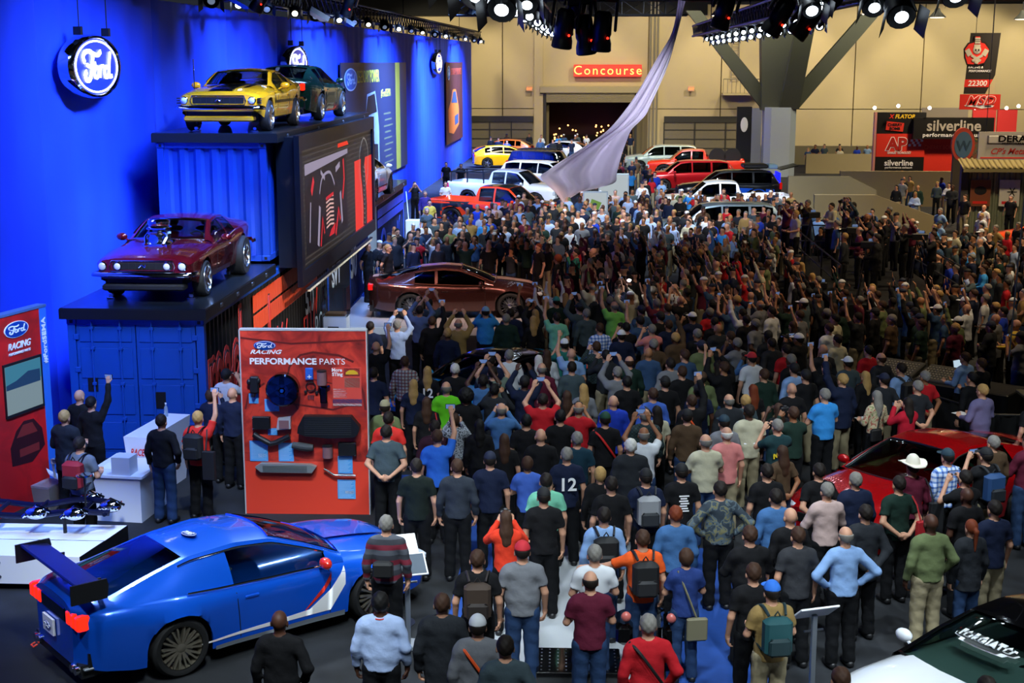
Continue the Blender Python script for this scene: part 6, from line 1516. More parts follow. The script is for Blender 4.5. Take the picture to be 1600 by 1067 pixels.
# ---- performance parts panel
pp = empty('parts_display', (-4.40, 21.3, 0), R(1.5), 'tall red free-standing panel headed PERFORMANCE PARTS with car parts mounted on it', 'panel')
def pc(cx, cy): return ((cx-367)/680*1.96, (1040-cy)/990*2.99)
MB().box(-.99, .99, .0, .10, 0, 3.0).build('board', red2, pp); MB().box(-.995, .995, -.012, .112, 2.985, 3.01).box(.985, 1.005, -.012, .112, 0, 3.0).box(-1.005, -.985, -.012, .112, 0, 3.0).build('edge_frame', M('panel_edge', '#aeb0b2', .5), pp)
def ph(name, mat, fn): q = MB(); q.X = Matrix(((1,0,0,0),(0,0,-1,0),(0,1,0,0),(0,0,0,1))); fn(q); return q.build(name, mat, pp)
dr = tex_mat('panel_photo', lambda nt, tc: ramp(nt, noise_n(nt, tc.outputs['Object'], 2.2, 6, 1.5), [(.25, '#4a1410'), (.48, '#b02c1e'), (.62, '#d8402c')], 'LINEAR'), .5)
u0, v0 = pc(27, 750); u1, v1 = pc(705, 55); ph('photo_print', dr, lambda q: q.box(u0, u1, v0, v1, .001, .003))
dkr = M('panel_dark_red', '#6a1a14', .5)
ph('printed_car', dkr, lambda q: ([q.ribbon([pc(*p) for p in s], w_, .003, .005) for s, w_ in (([(290, 240), (350, 180), (420, 165), (560, 180), (640, 215)], .035), ([(290, 240), (270, 320), (300, 420), (330, 470)], .03), ([(560, 250), (640, 260), (690, 380), (700, 470)], .04), ([(300, 440), (520, 470), (660, 430)], .03), ([(150, 330), (60, 390), (40, 470)], .03), ([(380, 300), (520, 330)], .02), ([(27, 90), (300, 120), (705, 100)], .03))]))
oval_logo(pp, (*[pc(158, 130)[0], -.004], pc(158, 130)[1]), (90, 0, 0), .175, .075, .01)
text('RACING', .09, whitem, (pc(160, 174)[0], -.008, pc(160, 174)[1]), parent=pp, bold=.02, shear=.35, fit=.50)
text('PERFORMANCE', .135, whitem, (pc(255, 228)[0], -.008, pc(255, 228)[1]), parent=pp, bold=.03, fit=1.05); text('PARTS', .135, whitem, (pc(523, 228)[0], -.008, pc(523, 228)[1]), parent=pp, fit=.40)
def card(name, a, b, c, d_, mat, lines=None):
    x0, y0 = pc(a, d_); x1, y1 = pc(c, b); o = ph(name, mat, lambda q: q.box(x0, x1, y0, y1, .004, .012))
    if lines: ph('fine_print', M('card_print', '#9cc4ea', .6), lambda q: [q.box(x0+.02, x1-.03-.02*(k % 3), y1-.035-k*.022, y1-.028-k*.022, .012, .014) for k in range(int((y1-y0-.03)/.022))])
    return o
for a in ((62,385,115,438), (147,415,226,480), (160,572,214,608), (56,640,156,750), (215,650,298,750), (541,720,622,815), (536,848,635,953)): card('info_card', *a, bluep, True)
card('info_label', 102, 708, 150, 730, whitem); card('info_label', 578, 908, 626, 925, whitem)
card('offer_sheet', 522, 243, 680, 448, M('sheet_red', '#d84a3c', .6)); card('sheet_foot', 522, 412, 680, 434, M('sheet_blue', '#1f4f94', .6)); card('sheet_base', 522, 436, 680, 448, whitem); card('sheet_picture', 586, 248, 672, 290, M('sheet_dark', '#22303a', .6)); card('sheet_inset', 588, 298, 672, 350, M('sheet_cream', '#d8d0b8', .6))
text('More', .075, whitem, (pc(548, 265)[0], -.016, pc(548, 265)[1]), parent=pp, bold=.03); text('STing', .075, whitem, (pc(550, 288)[0], -.016, pc(550, 288)[1]), parent=pp, bold=.03)
ph('picture_car', M('sheet_yellow', '#d8b020', .6), lambda q: q.prism([pc(*p) for p in ((595, 280), (598, 268), (615, 258), (640, 257), (660, 268), (664, 280))][::-1], .013, .016))
for k in range(5): card('sheet_line', 526, 358+k*10, 600-6*(k % 2), 362+k*10, whitem)
# mounted parts
x, z = pc(257, 355); pw = empty('mounted_wheel', (0, 0, 0)); pw.parent = pp; bpy.data.objects.remove(pw)
wm = MB(); wm.lathe([(.10, -.20), (.235, -.20), (.262, -.17), (.262, -.02), (.24, 0), (.235, -.02), (.22, -.15), (.10, -.16)], 36, 0, 'y'); wm.f = wm.f[:-2]; wm.m = wm.m[:-2]
for k in range(6):
    a = math.pi*k/3+.5; c_, s_ = math.cos(a), math.sin(a); pts_ = []
    for rr, hw_ in ((.05, .05), (.235, .035)):
        for e_, yy_ in ((-1, -.20), (1, -.20), (1, -.13), (-1, -.13)): pts_.append((c_*rr-s_*hw_*e_, yy_, s_*rr+c_*hw_*e_))
    wm.add(pts_, [(0,1,2,3),(7,6,5,4),(0,4,5,1),(1,5,6,2),(2,6,7,3),(3,7,4,0)])
wm.build('alloy_wheel', blackgloss, pp, smooth=True, loc=(x, 0, z))
MB().lathe([(.03, -.215), (.03, -.20)], 14, 0, 'y').build('wheel_cap', ovalblue, pp, loc=(x, 0, z))
ph('supercharger_part', darkp, lambda q: (q.rbox(*[pc(75, 0)[0], pc(122, 0)[0]], pc(0, 380)[1], pc(0, 290)[1], .01, .10, .02), q.tube([pc(95, 380)+(.06,), pc(90, 400)+(.06,)], .03, 8), q.ell(pc(70, 320)+(.06,), (.04, .05, .04)), q.ell(pc(122, 315)+(.06,), (.03, .05, .04))))
ph('hand_tuner', M('tuner_blue', '#2a62c8', .4), lambda q: (q.rbox(pc(376, 0)[0], pc(420, 0)[0], pc(0, 310)[1], pc(0, 245)[1], .01, .05, .015)))
card('tuner_screen', 384, 254, 412, 272, darkp); ph('tuner_pad', whitem, lambda q: (q.ribbon([pc(388, 291), pc(410, 291)], .012, .05, .055), q.ribbon([pc(399, 281), pc(399, 301)], .012, .05, .055)))
ph('cable', darkp, lambda q: (q.tube([(pc(404, 345)[0]+.075*math.cos(t), pc(404, 345)[1]+.07*math.sin(t), .03) for t in [j*math.pi/10 for j in range(20)]], .009, 6), q.rbox(pc(368, 0)[0], pc(382, 0)[0], pc(0, 382)[1], pc(0, 366)[1], .01, .04, .008), q.rbox(pc(428, 0)[0], pc(442, 0)[0], pc(0, 386)[1], pc(0, 368)[1], .01, .04, .008)))
filt = M('filter_pink', '#7e5a60', .8)
for (a, b, c, d_) in ((443, 255, 495, 330), (462, 655, 517, 720)):
    uu, vv = pc((a+c)/2, d_); w_ = (c-a)/680*1.96/2; hh_ = (d_-b)/990*2.99
    q = MB(); q.lathe([(w_, 0), (w_, hh_*.95)], 18); o = q.build('air_filter', filt, pp, loc=(uu, -.09, vv)); MB().lathe([(w_*1.05, hh_*.93), (w_*1.05, hh_), (w_*.8, hh_*1.03)], 18).build('filter_cap', darkp, o)
for k in range(4): ph('spark_plug', steel, lambda q, k=k: q.tube([pc(389+k*9, 392)+(.02,), pc(389+k*9, 414)+(.02,)], .008, 8))
ph('intake_box', blackgloss, lambda q: (q.rbox(pc(456, 0)[0], pc(495, 0)[0], pc(0, 430)[1], pc(0, 340)[1], .01, .10, .02), q.ribbon([pc(480, 350), pc(508, 338)], .03, .02, .06)))
icm = M('cooler_black', '#0b0d0e', .5)
ph('intercooler', icm, lambda q: (q.prism([pc(*p) for p in ((330, 585), (335, 550), (365, 495), (625, 495), (672, 550), (660, 590), (640, 605), (500, 612), (370, 600))][::-1], .01, .16)))
for k in range(9): ph('cooler_fin', M('fin_dark', '#23282a', .5), lambda q, k=k: q.box(pc(370, 0)[0], pc(625, 0)[0], pc(0, 592-k*11)[1], pc(0, 588-k*11)[1], .16, .166))
for a, b in ((80, 178), (547, 646)):
    y_ = 505 if a == 80 else 642
    ph('heat_exchanger', icm, lambda q: q.rbox(pc(a, 0)[0], pc(b, 0)[0], pc(0, y_+70)[1], pc(0, y_)[1], .01, .08, .01))
    for c_ in ((a+4, y_+4), (b-4, y_+4), (a+4, y_+66), (b-4, y_+66)): ph('bolt', chrome, lambda q: q.ell(pc(*c_)+(.085,), (.014, .014, .01), 8, 6))
ph('filter_tray', M('tray_silver', '#b9bcc0', .4, .3), lambda q: q.prism([pc(*p) for p in ((212, 575), (222, 512), (292, 503), (290, 568))][::-1], .01, .09)); card('filter_element', 228, 522, 282, 566, filt).location = (0, -.09, 0)
ph('charge_pipe', darkp, lambda q: q.tube([p+(.07,) for p in (pc(85, 598), pc(110, 615), pc(175, 650), pc(215, 640), pc(282, 608))], .045, 10))
ph('oval_cooler', M('grey_foam', '#3c4144', .7), lambda q: q.tube([p+(.08,) for p in (pc(296, 655), pc(340, 662), pc(380, 668), pc(412, 668))], [.05, .065, .065, .05], 12))
ph('radiator', M('cast_alu', '#a8b0ac', .4, .6), lambda q: q.prism([pc(*p) for p in ((88, 775), (120, 755), (395, 760), (425, 772), (400, 804), (120, 802))][::-1], .01, .11))
for k in range(6): ph('radiator_fin', M('fin_grey', '#5f6864', .5, .5), lambda q, k=k: q.box(pc(130, 0)[0], pc(375, 0)[0], pc(0, 798-k*6)[1], pc(0, 796-k*6)[1], .11, .116))
ph('hard_pipe', alloy, lambda q: q.tube([p+(.06,) for p in (pc(466, 784), pc(520, 818), pc(570, 820), pc(640, 820))], .018, 10))
# ---- leaning banner on the left with a screen in it
bl = empty('banner_stand', (-9.40, 20.1, 0), R(-15), 'tall red racing banner with a built-in screen and a blue spine at the left edge', 'banner')
BX = Matrix(((0,0,1,0),(1,0,0,0),(0,1,0,0),(0,0,0,1)))       # local: u along +y, v up, depth toward +x
def bs(name, mat, fn): q = MB(); q.X = BX; fn(q); return q.build(name, mat, bl)
bs('board', tex_mat('banner_red', lambda nt, tc: ramp(nt, noise_n(nt, tc.outputs['Object'], 1.5, 5, 1), [(.25, '#9c1c18'), (.55, '#e01e1c')], 'LINEAR'), .5), lambda q: q.box(0, 2.02, 0, 3.17, -.14, 0))
bs('spine', M('spine_blue', '#2f74d8', .5), lambda q: q.box(2.02, 2.20, 0, 3.19, -.14, .004)); bs('top_cap', M('cap_blue_grey', '#4c6a96', .4), lambda q: q.box(-.01, 2.21, 3.17, 3.21, -.17, .01))
bs('screen_frame', darkp, lambda q: q.box(1.02, 1.98, 1.55, 2.42, .0, .03)); bs('screen', em('strip_screen', '#7a8f98', .9), lambda q: q.box(1.04, 1.93, 1.60, 2.38, .03, .034)); bs('screen_sky', em('strip_sky', '#3c7c98', .9), lambda q: q.box(1.04, 1.93, 2.06, 2.38, .035, .036)); bs('screen_trees', em('strip_trees', '#1d3c66', .9), lambda q: q.prism([(1.04, 2.0), (1.9, 2.0), (1.9, 2.2), (1.6, 2.22), (1.3, 2.12), (1.04, 2.08)], .037, .038))
bs('printed_car', M('banner_dark_car', '#3c1014', .5), lambda q: (q.prism([(1.1, .75), (1.08, 1.05), (1.25, 1.3), (1.45, 1.42), (1.7, 1.40), (1.9, 1.2), (1.95, .9), (1.6, .7)], .001, .004)))
bs('printed_glass', M('banner_car_glass', '#8a2a24', .5), lambda q: (q.prism([(1.25, 1.18), (1.42, 1.36), (1.66, 1.35), (1.78, 1.17)], .004, .006), q.box(1.3, 1.8, .85, .98, .004, .006)))
def btx(body, u, v, s, mat, bold=.02, shear=0., rot=0, sx=1.):
    me = text_pts(body, s, bold, shear, 'CENTER'); me.materials.clear(); me.materials.append(mat); me.transform(Matrix.Diagonal((sx, 1, 1, 1))); o = bpy.data.objects.new('lettering', me); C.objects.link(o); o.parent = bl; o.matrix_local = BX @ Matrix.Translation((u, v, .008)) @ Matrix.Rotation(rot, 4, 'Z')
btx('RACING', 1.46, 2.62, .15, whitem, .02, .3, 0, 1.0); btx('PERFORMANCE PARTS', 1.46, 2.53, .06, whitem, .01, .3, 0, .9); btx('#FordSEMA', 2.155, 2.62, .14, whitem, .02, 0, math.pi/2, 1.1)
lg = MB(); lg.X = BX @ Matrix.Translation((1.42, 2.93, .0)); n = 32
for s_, z0_, z1_, mi in ((1, 0, .012, 1), (.93, .012, .016, 0)): lg.prism([(.30*s_*math.cos(2*math.pi*k/n), .13*s_*math.sin(2*math.pi*k/n)) for k in range(n)], z0_, z1_, mi)
oval_script(lg, .25, .145, .016, .024, 1); lg.build('oval_badge', [ovalblue, ovalwhite], bl)
# ---- easel poster, bin, reception desk, white chair, kiosk
ea = empty('easel', (-9.35, 20.0, 0), R(-20), 'black easel holding a poster of parts at the left edge', 'easel')
for dy in (-.35, .35): MB().tube([(.25, dy, 0), (-.05, dy*.6, 1.7)], .02, 6).build('leg', darkp, ea)
MB().tube([(-.45, 0, 0), (-.05, 0, 1.7)], .02, 6).build('leg', darkp, ea)
o = MB().box(-.01, .01, -.45, .45, 0, 1.15).build('poster_board', tex_mat('parts_poster', lambda nt, tc: ramp(nt, noise_n(nt, tc.outputs['Object'], 5, 2), [(0, '#10141c'), (.42, '#c8ccd8'), (.55, '#3a4a78'), (.68, '#8a5a20')]), .5), ea, loc=(.22, 0, .45)); o.rotation_euler = (0, R(-12), 0)
wb = MB(); wb.add([(-.14,-.19,0),(.14,-.19,0),(.14,.19,0),(-.14,.19,0),(-.17,-.23,.42),(.17,-.23,.42),(.17,.23,.42),(-.17,.23,.42)], [(0,3,2,1),(0,1,5,4),(1,2,6,5),(2,3,7,6),(3,0,4,7)]); tr_ = wb.build('waste_bin', M('bin_beige', '#a89c8c', .6), loc=(-8.62, 21.35, 0), rot=(0, 0, R(-15))); tag(tr_, 'beige plastic waste bin with a clear liner beside the red banner', 'bin')
MB().box(-.17, .17, -.23, .23, .40, .44).build('liner', M('liner_clear', '#c8b8b8', .2, alpha=.5), tr_)
dk_ = empty('reception_desk', (-7.35, 21.35, 0), R(-6), 'white reception desk with papers between the seated staff and the backpack wearer', 'desk')
MB().box(-.42, .55, -.62, .62, .72, .76).build('top', white, dk_); MB().box(-.38, .50, -.58, -.54, 0, .72).build('front_panel', white, dk_); MB().box(-.38, -.34, -.54, .58, 0, .72).build('side_panel', white, dk_); MB().box(.46, .50, -.54, .58, 0, .72).build('side_panel', white, dk_)
MB().box(.05, .35, -.6, -.3, .76, 1.05).build('brochure_box', M('box_white', '#c9ccd2', .6), dk_); MB().box(-.3, -.05, -.3, .05, .762, .768).build('paper', whitem, dk_)
ch = empty('white_chair', (-8.35, 21.5, 0), R(30), 'white moulded swivel chair beside the reception desk', 'chair')
q = MB(); q.grid([[(x_, y_, .46+.25*max(0, -x_-.12)**1.2*4+.18*abs(y_)**2*3) for y_ in np.linspace(-.25, .25, 7)] for x_ in np.linspace(.22, -.30, 9)]); q.build('seat', white, ch, smooth=True); MB().tube([(0,0,.05),(0,0,.46)], .03, 8).build('stem', chrome, ch)
for k in range(5): a = 2*math.pi*k/5; MB().tube([(0,0,.08),(.3*math.cos(a),.3*math.sin(a),.04)], .018, 6).build('leg', chrome, ch)
q = MB(); q.rbox(-.28, .28, -.20, -.14, .78, .88, .02); q.tube([(-.25,-.17,.8),(-.2,0,.5)], .02, 6); q.build('backrest', white, ch)
ki = empty('white_kiosk', (-7.15, 22.6, 0), R(-8), 'white tapered kiosk with red print beside the blue container doors', 'kiosk')
MB().add([(-.16,-.75,0),(.16,-.75,0),(.16,.6,0),(-.16,.6,0),(-.24,-.85,1.1),(.22,-.85,1.1),(.22,.75,1.1),(-.24,.75,1.1)], [(0,3,2,1),(4,5,6,7),(0,1,5,4),(1,2,6,5),(2,3,7,6),(3,0,4,7)]).build('body', white, ki)
MB().box(.165, .19, -.70, -.1, .05, .55).build('red_print', red2, ki); text('RACE', .16, redp, (.0, -.87, .8), (90, 0, 0), ki, bold=.02, shear=.3, sx=.6)
bt = MB(); bt.lathe([(.032, 0), (.034, .02), (.034, .13), (.030, .16), (.012, .20), (.012, .22)], 14); bo = bt.build('water_bottle', M('bottle_clear', '#c8dce8', .1, trans=.6), loc=(-7.2, 23.15, 1.1), smooth=True); tag(bo, 'clear plastic water bottle standing on the white kiosk', 'bottle'); MB().lathe([(.015, .215), (.015, .24)], 10).build('cap', whitem, bo)
# ---- engine plinth with the chassis on it
pl = empty('display_plinth', (-7.95, 18.35, 0), 0, 'low white display plinth with a sloped top, carrying a chromed chassis', 'plinth')
MB().box(-1.3, 1.15, -.48, .6, .06, .14).build('kick_board', black, pl)
q = MB(); q.add([(-1.4,-.55,.1),(1.12,-.55,.1),(1.12,-.55,.5),(-1.4,-.55,.5)], [(0,1,2,3)]); q.add([(-1.4,-.55,.5),(1.12,-.55,.5),(1.25,.05,.52),(-1.4,.05,.52)], [(0,1,2,3)]); q.add([(-1.4,.07,.52),(1.26,.07,.52),(1.4,.62,.56),(-1.4,.62,.56)], [(0,1,2,3)]); q.build('white_top', white, pl)
MB().add([(1.13,-.55,.1),(1.13,-.55,.5),(1.41,.62,.56),(1.41,.62,.1)], [(0,3,2,1)]).add([(-1.4,-.5,.1),(1.1,-.5,.1),(1.4,.6,.1),(-1.4,.6,.1),(-1.4,-.5,.48),(1.1,-.5,.48),(1.38,.6,.50),(-1.4,.6,.50)], [(0,3,2,1),(4,5,6,7),(0,1,5,4),(1,2,6,5),(2,3,7,6),(3,0,4,7)]).build('side_panel', blackgloss, pl)
for x_ in (-.9, .0, .95):
    for z_ in (.2, .4): MB().lathe([(.02, -.56), (.02, -.548)], 10, 0, 'y').build('bolt', steel, pl, loc=(x_, 0, z_))
q = MB()
for s_ in (-1, 1): q.tube(smoothpath([(-.9+s_*.55, -.30, .515), (-.9+s_*.3, -.18, .515), (-.9, -.16, .515)], 4), .02, 6); q.tube([(-.9+s_*.2, -.17, .515), (-.9+s_*.22, -.42, .51)], .02, 6); q.ell((-.9+s_*.36, -.3, .51), (.12, .09, .012))
q.ell((-.9, -.3, .51), (.14, .1, .012)); q.build('printed_chassis', M('print_grey', '#6c7078', .6), pl)
cs_ = empty('chassis', (-7.85, 18.85, .54), R(2), 'chrome and black rolling chassis with engine parts standing on the white plinth', 'chassis')
for y_ in (-.22, .22): MB().tube(smoothpath([(-1.3, y_, .32), (-.6, y_*1.3, .30), (0, y_*1.1, .26), (.6, y_*1.3, .34), (1.15, y_, .30)], 5), .045, 8).build('frame_rail', M('rail_navy', '#10163a', .3, .5), cs_)
for x_ in (-1.1, -.45, .1, .75, 1.1): MB().tube([(x_, -.3, .30), (x_, .3, .30)], .03, 8).build('cross_member', M('rail_navy', '#10163a', .3, .5), cs_)
for x_, y_ in ((-1.0, -.35), (-1.0, .35), (.15, -.33), (.7, -.36), (.7, .36), (1.1, 0)):
    q = MB(); q.ell((0, 0, 0), (.16, .09, .09), 14, 10)
    for k in range(6): q.tube([(-.12+k*.05, -.1, -.02), (-.12+k*.05, .1, .04)], .014, 6)
    q.tube([(-.2, 0, -.06), (.0, .04, .1), (.2, 0, .02)], .022, 8); q.build('chrome_part', chrome, cs_, smooth=True, loc=(x_, y_, .33))
for x_ in (-.55, .5): MB().tube([(x_, -.2, 0), (x_, -.2, .3)], .03, 6).build('support_post', darkp, cs_)
MB().tube([(.75, 0, .3), (.75, 0, .75)], .015, 6).build('column_post', darkp, cs_); MB().lathe([(.02, .74), (.11, .78), (.11, .8)], 16).build('wheel_hub', chrome, cs_, loc=(.75, 0, 0))
# ---- floor finishes
struct(MB().prism([(-1.3, 14.6), (.75, 14.6), (.95, 20.2), (-1.1, 20.2)], 0, .012).build('floor_vinyl', M('pale_vinyl', '#a9adb0', .3, noise=.06, nscale=2)))
struct(MB().prism([(.95, 14.4), (2.35, 14.4), (2.25, 19.8), (1.15, 20.2)], 0, .014).build('floor_blue_carpet', M('blue_carpet', '#0b3c86', .9, noise=.2, nscale=8)))
struct(MB().prism([(-1.75, 15.6), (-1.35, 15.6), (-1.25, 21.0), (-2.9, 23.5), (-3.5, 23.5), (-1.75, 20.5)], 0, .013).build('floor_blue_carpet', M('blue_carpet', '#0f4a9c', .9)))
# ---- motorcycle and black step
mo = empty('motorcycle', (.80, 16.35, .012), R(88), 'chrome and black motorcycle on the pale floor under the rider in white and navy', 'motorcycle')
for x_ in (-.75, .80):
    q = MB(); q.lathe([(.22, -.06), (.30, -.065), (.325, -.03), (.325, .03), (.30, .065), (.22, .06)], 28, 0, 'y'); q.f = q.f[:-2]; q.m = q.m[:-2]; o = q.build('wheel', rubber, mo, smooth=True, loc=(x_, 0, .325))
    q = MB(); q.lathe([(.05, -.05), (.05, .05)], 12, 0, 'y')
    for k in range(10): a = math.pi*k/5; q.tube([(0, 0, 0), (.22*math.cos(a), 0, .22*math.sin(a))], .008, 5)
    q.build('spokes', chrome, o)
MB().ell((.15, 0, .78), (.30, .16, .14), 16, 10).build('fuel_tank', blackgloss, mo, smooth=True); MB().rbox(-.65, -.1, -.15, .15, .66, .76, .04).build('seat', cabin, mo)
q = MB(); q.tube(smoothpath([(.42, -.42, 1.0), (.45, -.2, 1.06), (.50, 0, 1.0), (.45, .2, 1.06), (.42, .42, 1.0)], 4), .016, 8); q.build('handlebar', chrome, mo, smooth=True)
for s_ in (-1, 1):
    MB().tube([(.52, s_*.09, .95), (.80, s_*.09, .33)], .03, 8).build('fork', chrome, mo, smooth=True); MB().ell((.45, s_*.40, 1.16), (.03, .08, .05)).build('mirror', chrome, mo, smooth=True)
    MB().rbox(-1.0, -.45, s_*.28-.1, s_*.28+.1, .42, .68, .05).build('pannier', blackgloss, mo); MB().tube([(-.9, s_*.2, .26), (.1, s_*.22, .28)], .045, 10).build('exhaust', chrome, mo, smooth=True); MB().ell((-1.02, s_*.26, .80), (.05, .06, .06)).build('tail_lamp', M('pale_red_lens', '#b86058', .3), mo, smooth=True)
MB().rbox(-.25, .35, -.2, .2, .30, .62, .06).build('engine', chrome, mo, smooth=True); MB().ell((.66, 0, .93), (.08, .10, .10)).build('headlight', chrome, mo, smooth=True)
st_ = empty('step_box', (-.05, 15.35, 0), R(1), 'black diamond-plate step box under the trainer of the person in grey', 'step'); MB().rbox(-.48, .50, -.35, .35, .0, .26, .01).build('box', blackgloss, st_)
q = MB()
for i in range(10):
    for j in range(7): q.ell((-.42+i*.095, -.28+j*.095, .262), (.012, .012, .005), 6, 3)
tag(q.build('stud_plate', steel, st_), kind='stuff')
# ---- tilted info boards on stands
def spec(x, y, rz, label, m_=None, n=1):
    r_ = empty('info_stand', (x, y, 0), R(rz), label, 'sign'); MB().rbox(-.03, .03, -.02, .02, 0, 1.02, .005).build('post', M('post_alu', '#9aa2aa', .35, .7), r_); MB().lathe([(.2, 0), (.2, .015)], 20).build('foot', steel, r_)
    b_ = MB(); b_.X = Matrix.Translation((0, 0, 1.05)) @ Matrix.Rotation(R(38), 4, 'X'); b_.rbox(-.24, .24, -.16, .16, -.012, .012, .005); b_.build('board', m_ or white, r_)
    MB().box(-.12, .12, -.02, .0, .82, .84).build('clip', steel, r_); return r_
s1 = spec(-2.35, 16.95, 20, 'white info stand with a small picture and code beside the man in maroon stripes'); s2 = spec(-2.15, 16.25, 20, 'info stand with a dark slate board nearest the blue coupe headlight', None)
for s_, m_ in ((s1, darkp), (s2, M('slate_board', '#3c4c5c', .5))):
    b_ = MB(); b_.X = Matrix.Translation((0, 0, 1.05)) @ Matrix.Rotation(R(38), 4, 'X'); b_.box(*((-.21, -.05, -.1, .1) if s_ is s1 else (-.22, .22, -.14, .14)), .012, .014); b_.build('picture', m_, s_)
s3 = spec(2.60, 15.0, 200, 'white info board on a grey post beside the teal backpack'); s4 = spec(2.75, 21.9, 190, 'white info board on a post behind the pink polo')
# ---- stage platform and lecterns
stg = empty('stage_platform', (-3.1, 38.6, 0), 0, 'low white platform under the unveiled bronze coupe', 'stage'); MB().rbox(-3.6, 3.3, -2.3, 2.6, 0, .2, .01).build('deck', M('stage_white', '#c3c6ca', .12, coat=.4), stg)
for k in range(4): MB().box(-3.6+k*1.73, -3.59+k*1.73, -2.31, 2.6, .198, .203).build('joint', darkp, stg)
pdm = empty('acrylic_lectern', (-6.35, 35.0, 0), 0, 'clear acrylic lectern on a white base near the stage corner', 'lectern'); MB().rbox(-.3, .3, -.25, .25, 0, .75, .02).build('base', white, pdm); q = MB(); [q.box(*b_) for b_ in ((-.32, -.31, -.27, .27, .75, 1.5), (.31, .32, -.27, .27, .75, 1.5), (-.31, .31, -.27, -.26, .75, 1.5), (-.31, .31, .26, .27, .75, 1.5))]; q.build('clear_case', glass_mat('acrylic', '#f0f6f8'), pdm); MB().box(-.25, .25, -.2, .2, .76, .82).build('wood_tray', M('tray_wood', '#8a5c34', .6), pdm); MB().box(-.18, .1, -.256, -.25, .3, .5).build('logo_plate', darkp, pdm)
kk = empty('white_lectern', (-6.35, 52.6, 0), 0, 'slim white lectern with a blue mark at the end of the far container', 'lectern'); MB().rbox(-.45, .45, -.2, .2, 0, 1.25, .02).build('body', white, kk); MB().tube([(-.35, 0, 1.2), (-.45, .1, 2.3)], .02, 6).build('arm', white, kk); MB().ell((0, -.205, .8), (.15, .01, .12)).build('mark', M('mark_blue', '#3c6cc8'), kk)
# ---- sound desk with laptop, barrier
sd = empty('sound_desk', (7.1, 27.9, 0), R(-38), 'black sound desk with sloping mixer consoles behind a dark barrier', 'desk')
MB().rbox(-1.6, 1.6, -.5, .5, 0, .85, .02).build('table', black, sd)
for k, x_ in enumerate((-.95, .15)):
    b_ = MB(); b_.X = Matrix.Translation((x_, 0, .88)) @ Matrix.Rotation(R(14), 4, 'X'); b_.rbox(-.5, .5, -.38, .38, 0, .10, .02); o = b_.build('mixer', M('mixer_grey', '#3c3c3a', .5), sd)
    b_ = MB(); b_.X = Matrix.Translation((x_, 0, .88)) @ Matrix.Rotation(R(14), 4, 'X')
    for i in range(14):
        for j in range(6): b_.box(-.45+i*.066, -.43+i*.066, -.3+j*.1, -.26+j*.1, .10, .115)
    tag(b_.build('faders', M('fader_white', '#9a978c', .5), o), kind='stuff')
lp = empty('laptop', (7.75, 28.5, .85), R(40), 'open laptop with a pale blue screen on the sound desk', 'laptop'); MB().rbox(-.18, .18, -.12, .12, 0, .02, .004).build('base', grey, lp); q = MB(); q.X = Matrix.Translation((0, .12, .02)) @ Matrix.Rotation(R(12), 4, 'X').inverted(); q.box(-.18, .18, 0, .01, 0, .25); q.build('lid', grey, lp); q = MB(); q.X = Matrix.Translation((0, .12, .02)) @ Matrix.Rotation(R(12), 4, 'X').inverted(); q.box(-.165, .165, -.004, -.001, .02, .235); q.build('screen', em('laptop_scr', '#b8d0e0', 1.0), lp)
for i, (x, y, rz, w_) in enumerate(((6.55, 26.0, -62, 3.4), (8.3, 24.6, 0, 2.2))):
    r_ = empty('crowd_barrier', (x, y, 0), R(rz), ('long black draped barrier in front of the sound desk', 'short black draped barrier beside the man with paper')[i], 'barrier')
    g_ = [[(-w_/2+w_*k/40, .03*math.sin(k*1.4), z_) for k in range(41)] for z_ in (0, .95)]; MB().grid(g_).build('drape', M('barrier_black', '#060607', .9), r_, smooth=True); MB().tube([(-w_/2, 0, .95), (w_/2, 0, .95)], .025, 8).build('top_rail', darkp, r_)
t_ = empty('side_table', (8.75, 26.3, 0), R(0), 'table with small equipment at the right edge by the sound desk', 'table'); MB().rbox(-.5, .6, -.4, .4, .88, .94, .01).build('top', M('table_olive', '#5c5a48', .6), t_)
for sx in (-.4, .5):
    for sy in (-.3, .3): MB().tube([(sx, sy, 0), (sx, sy, .88)], .02, 6).build('leg', darkp, t_)
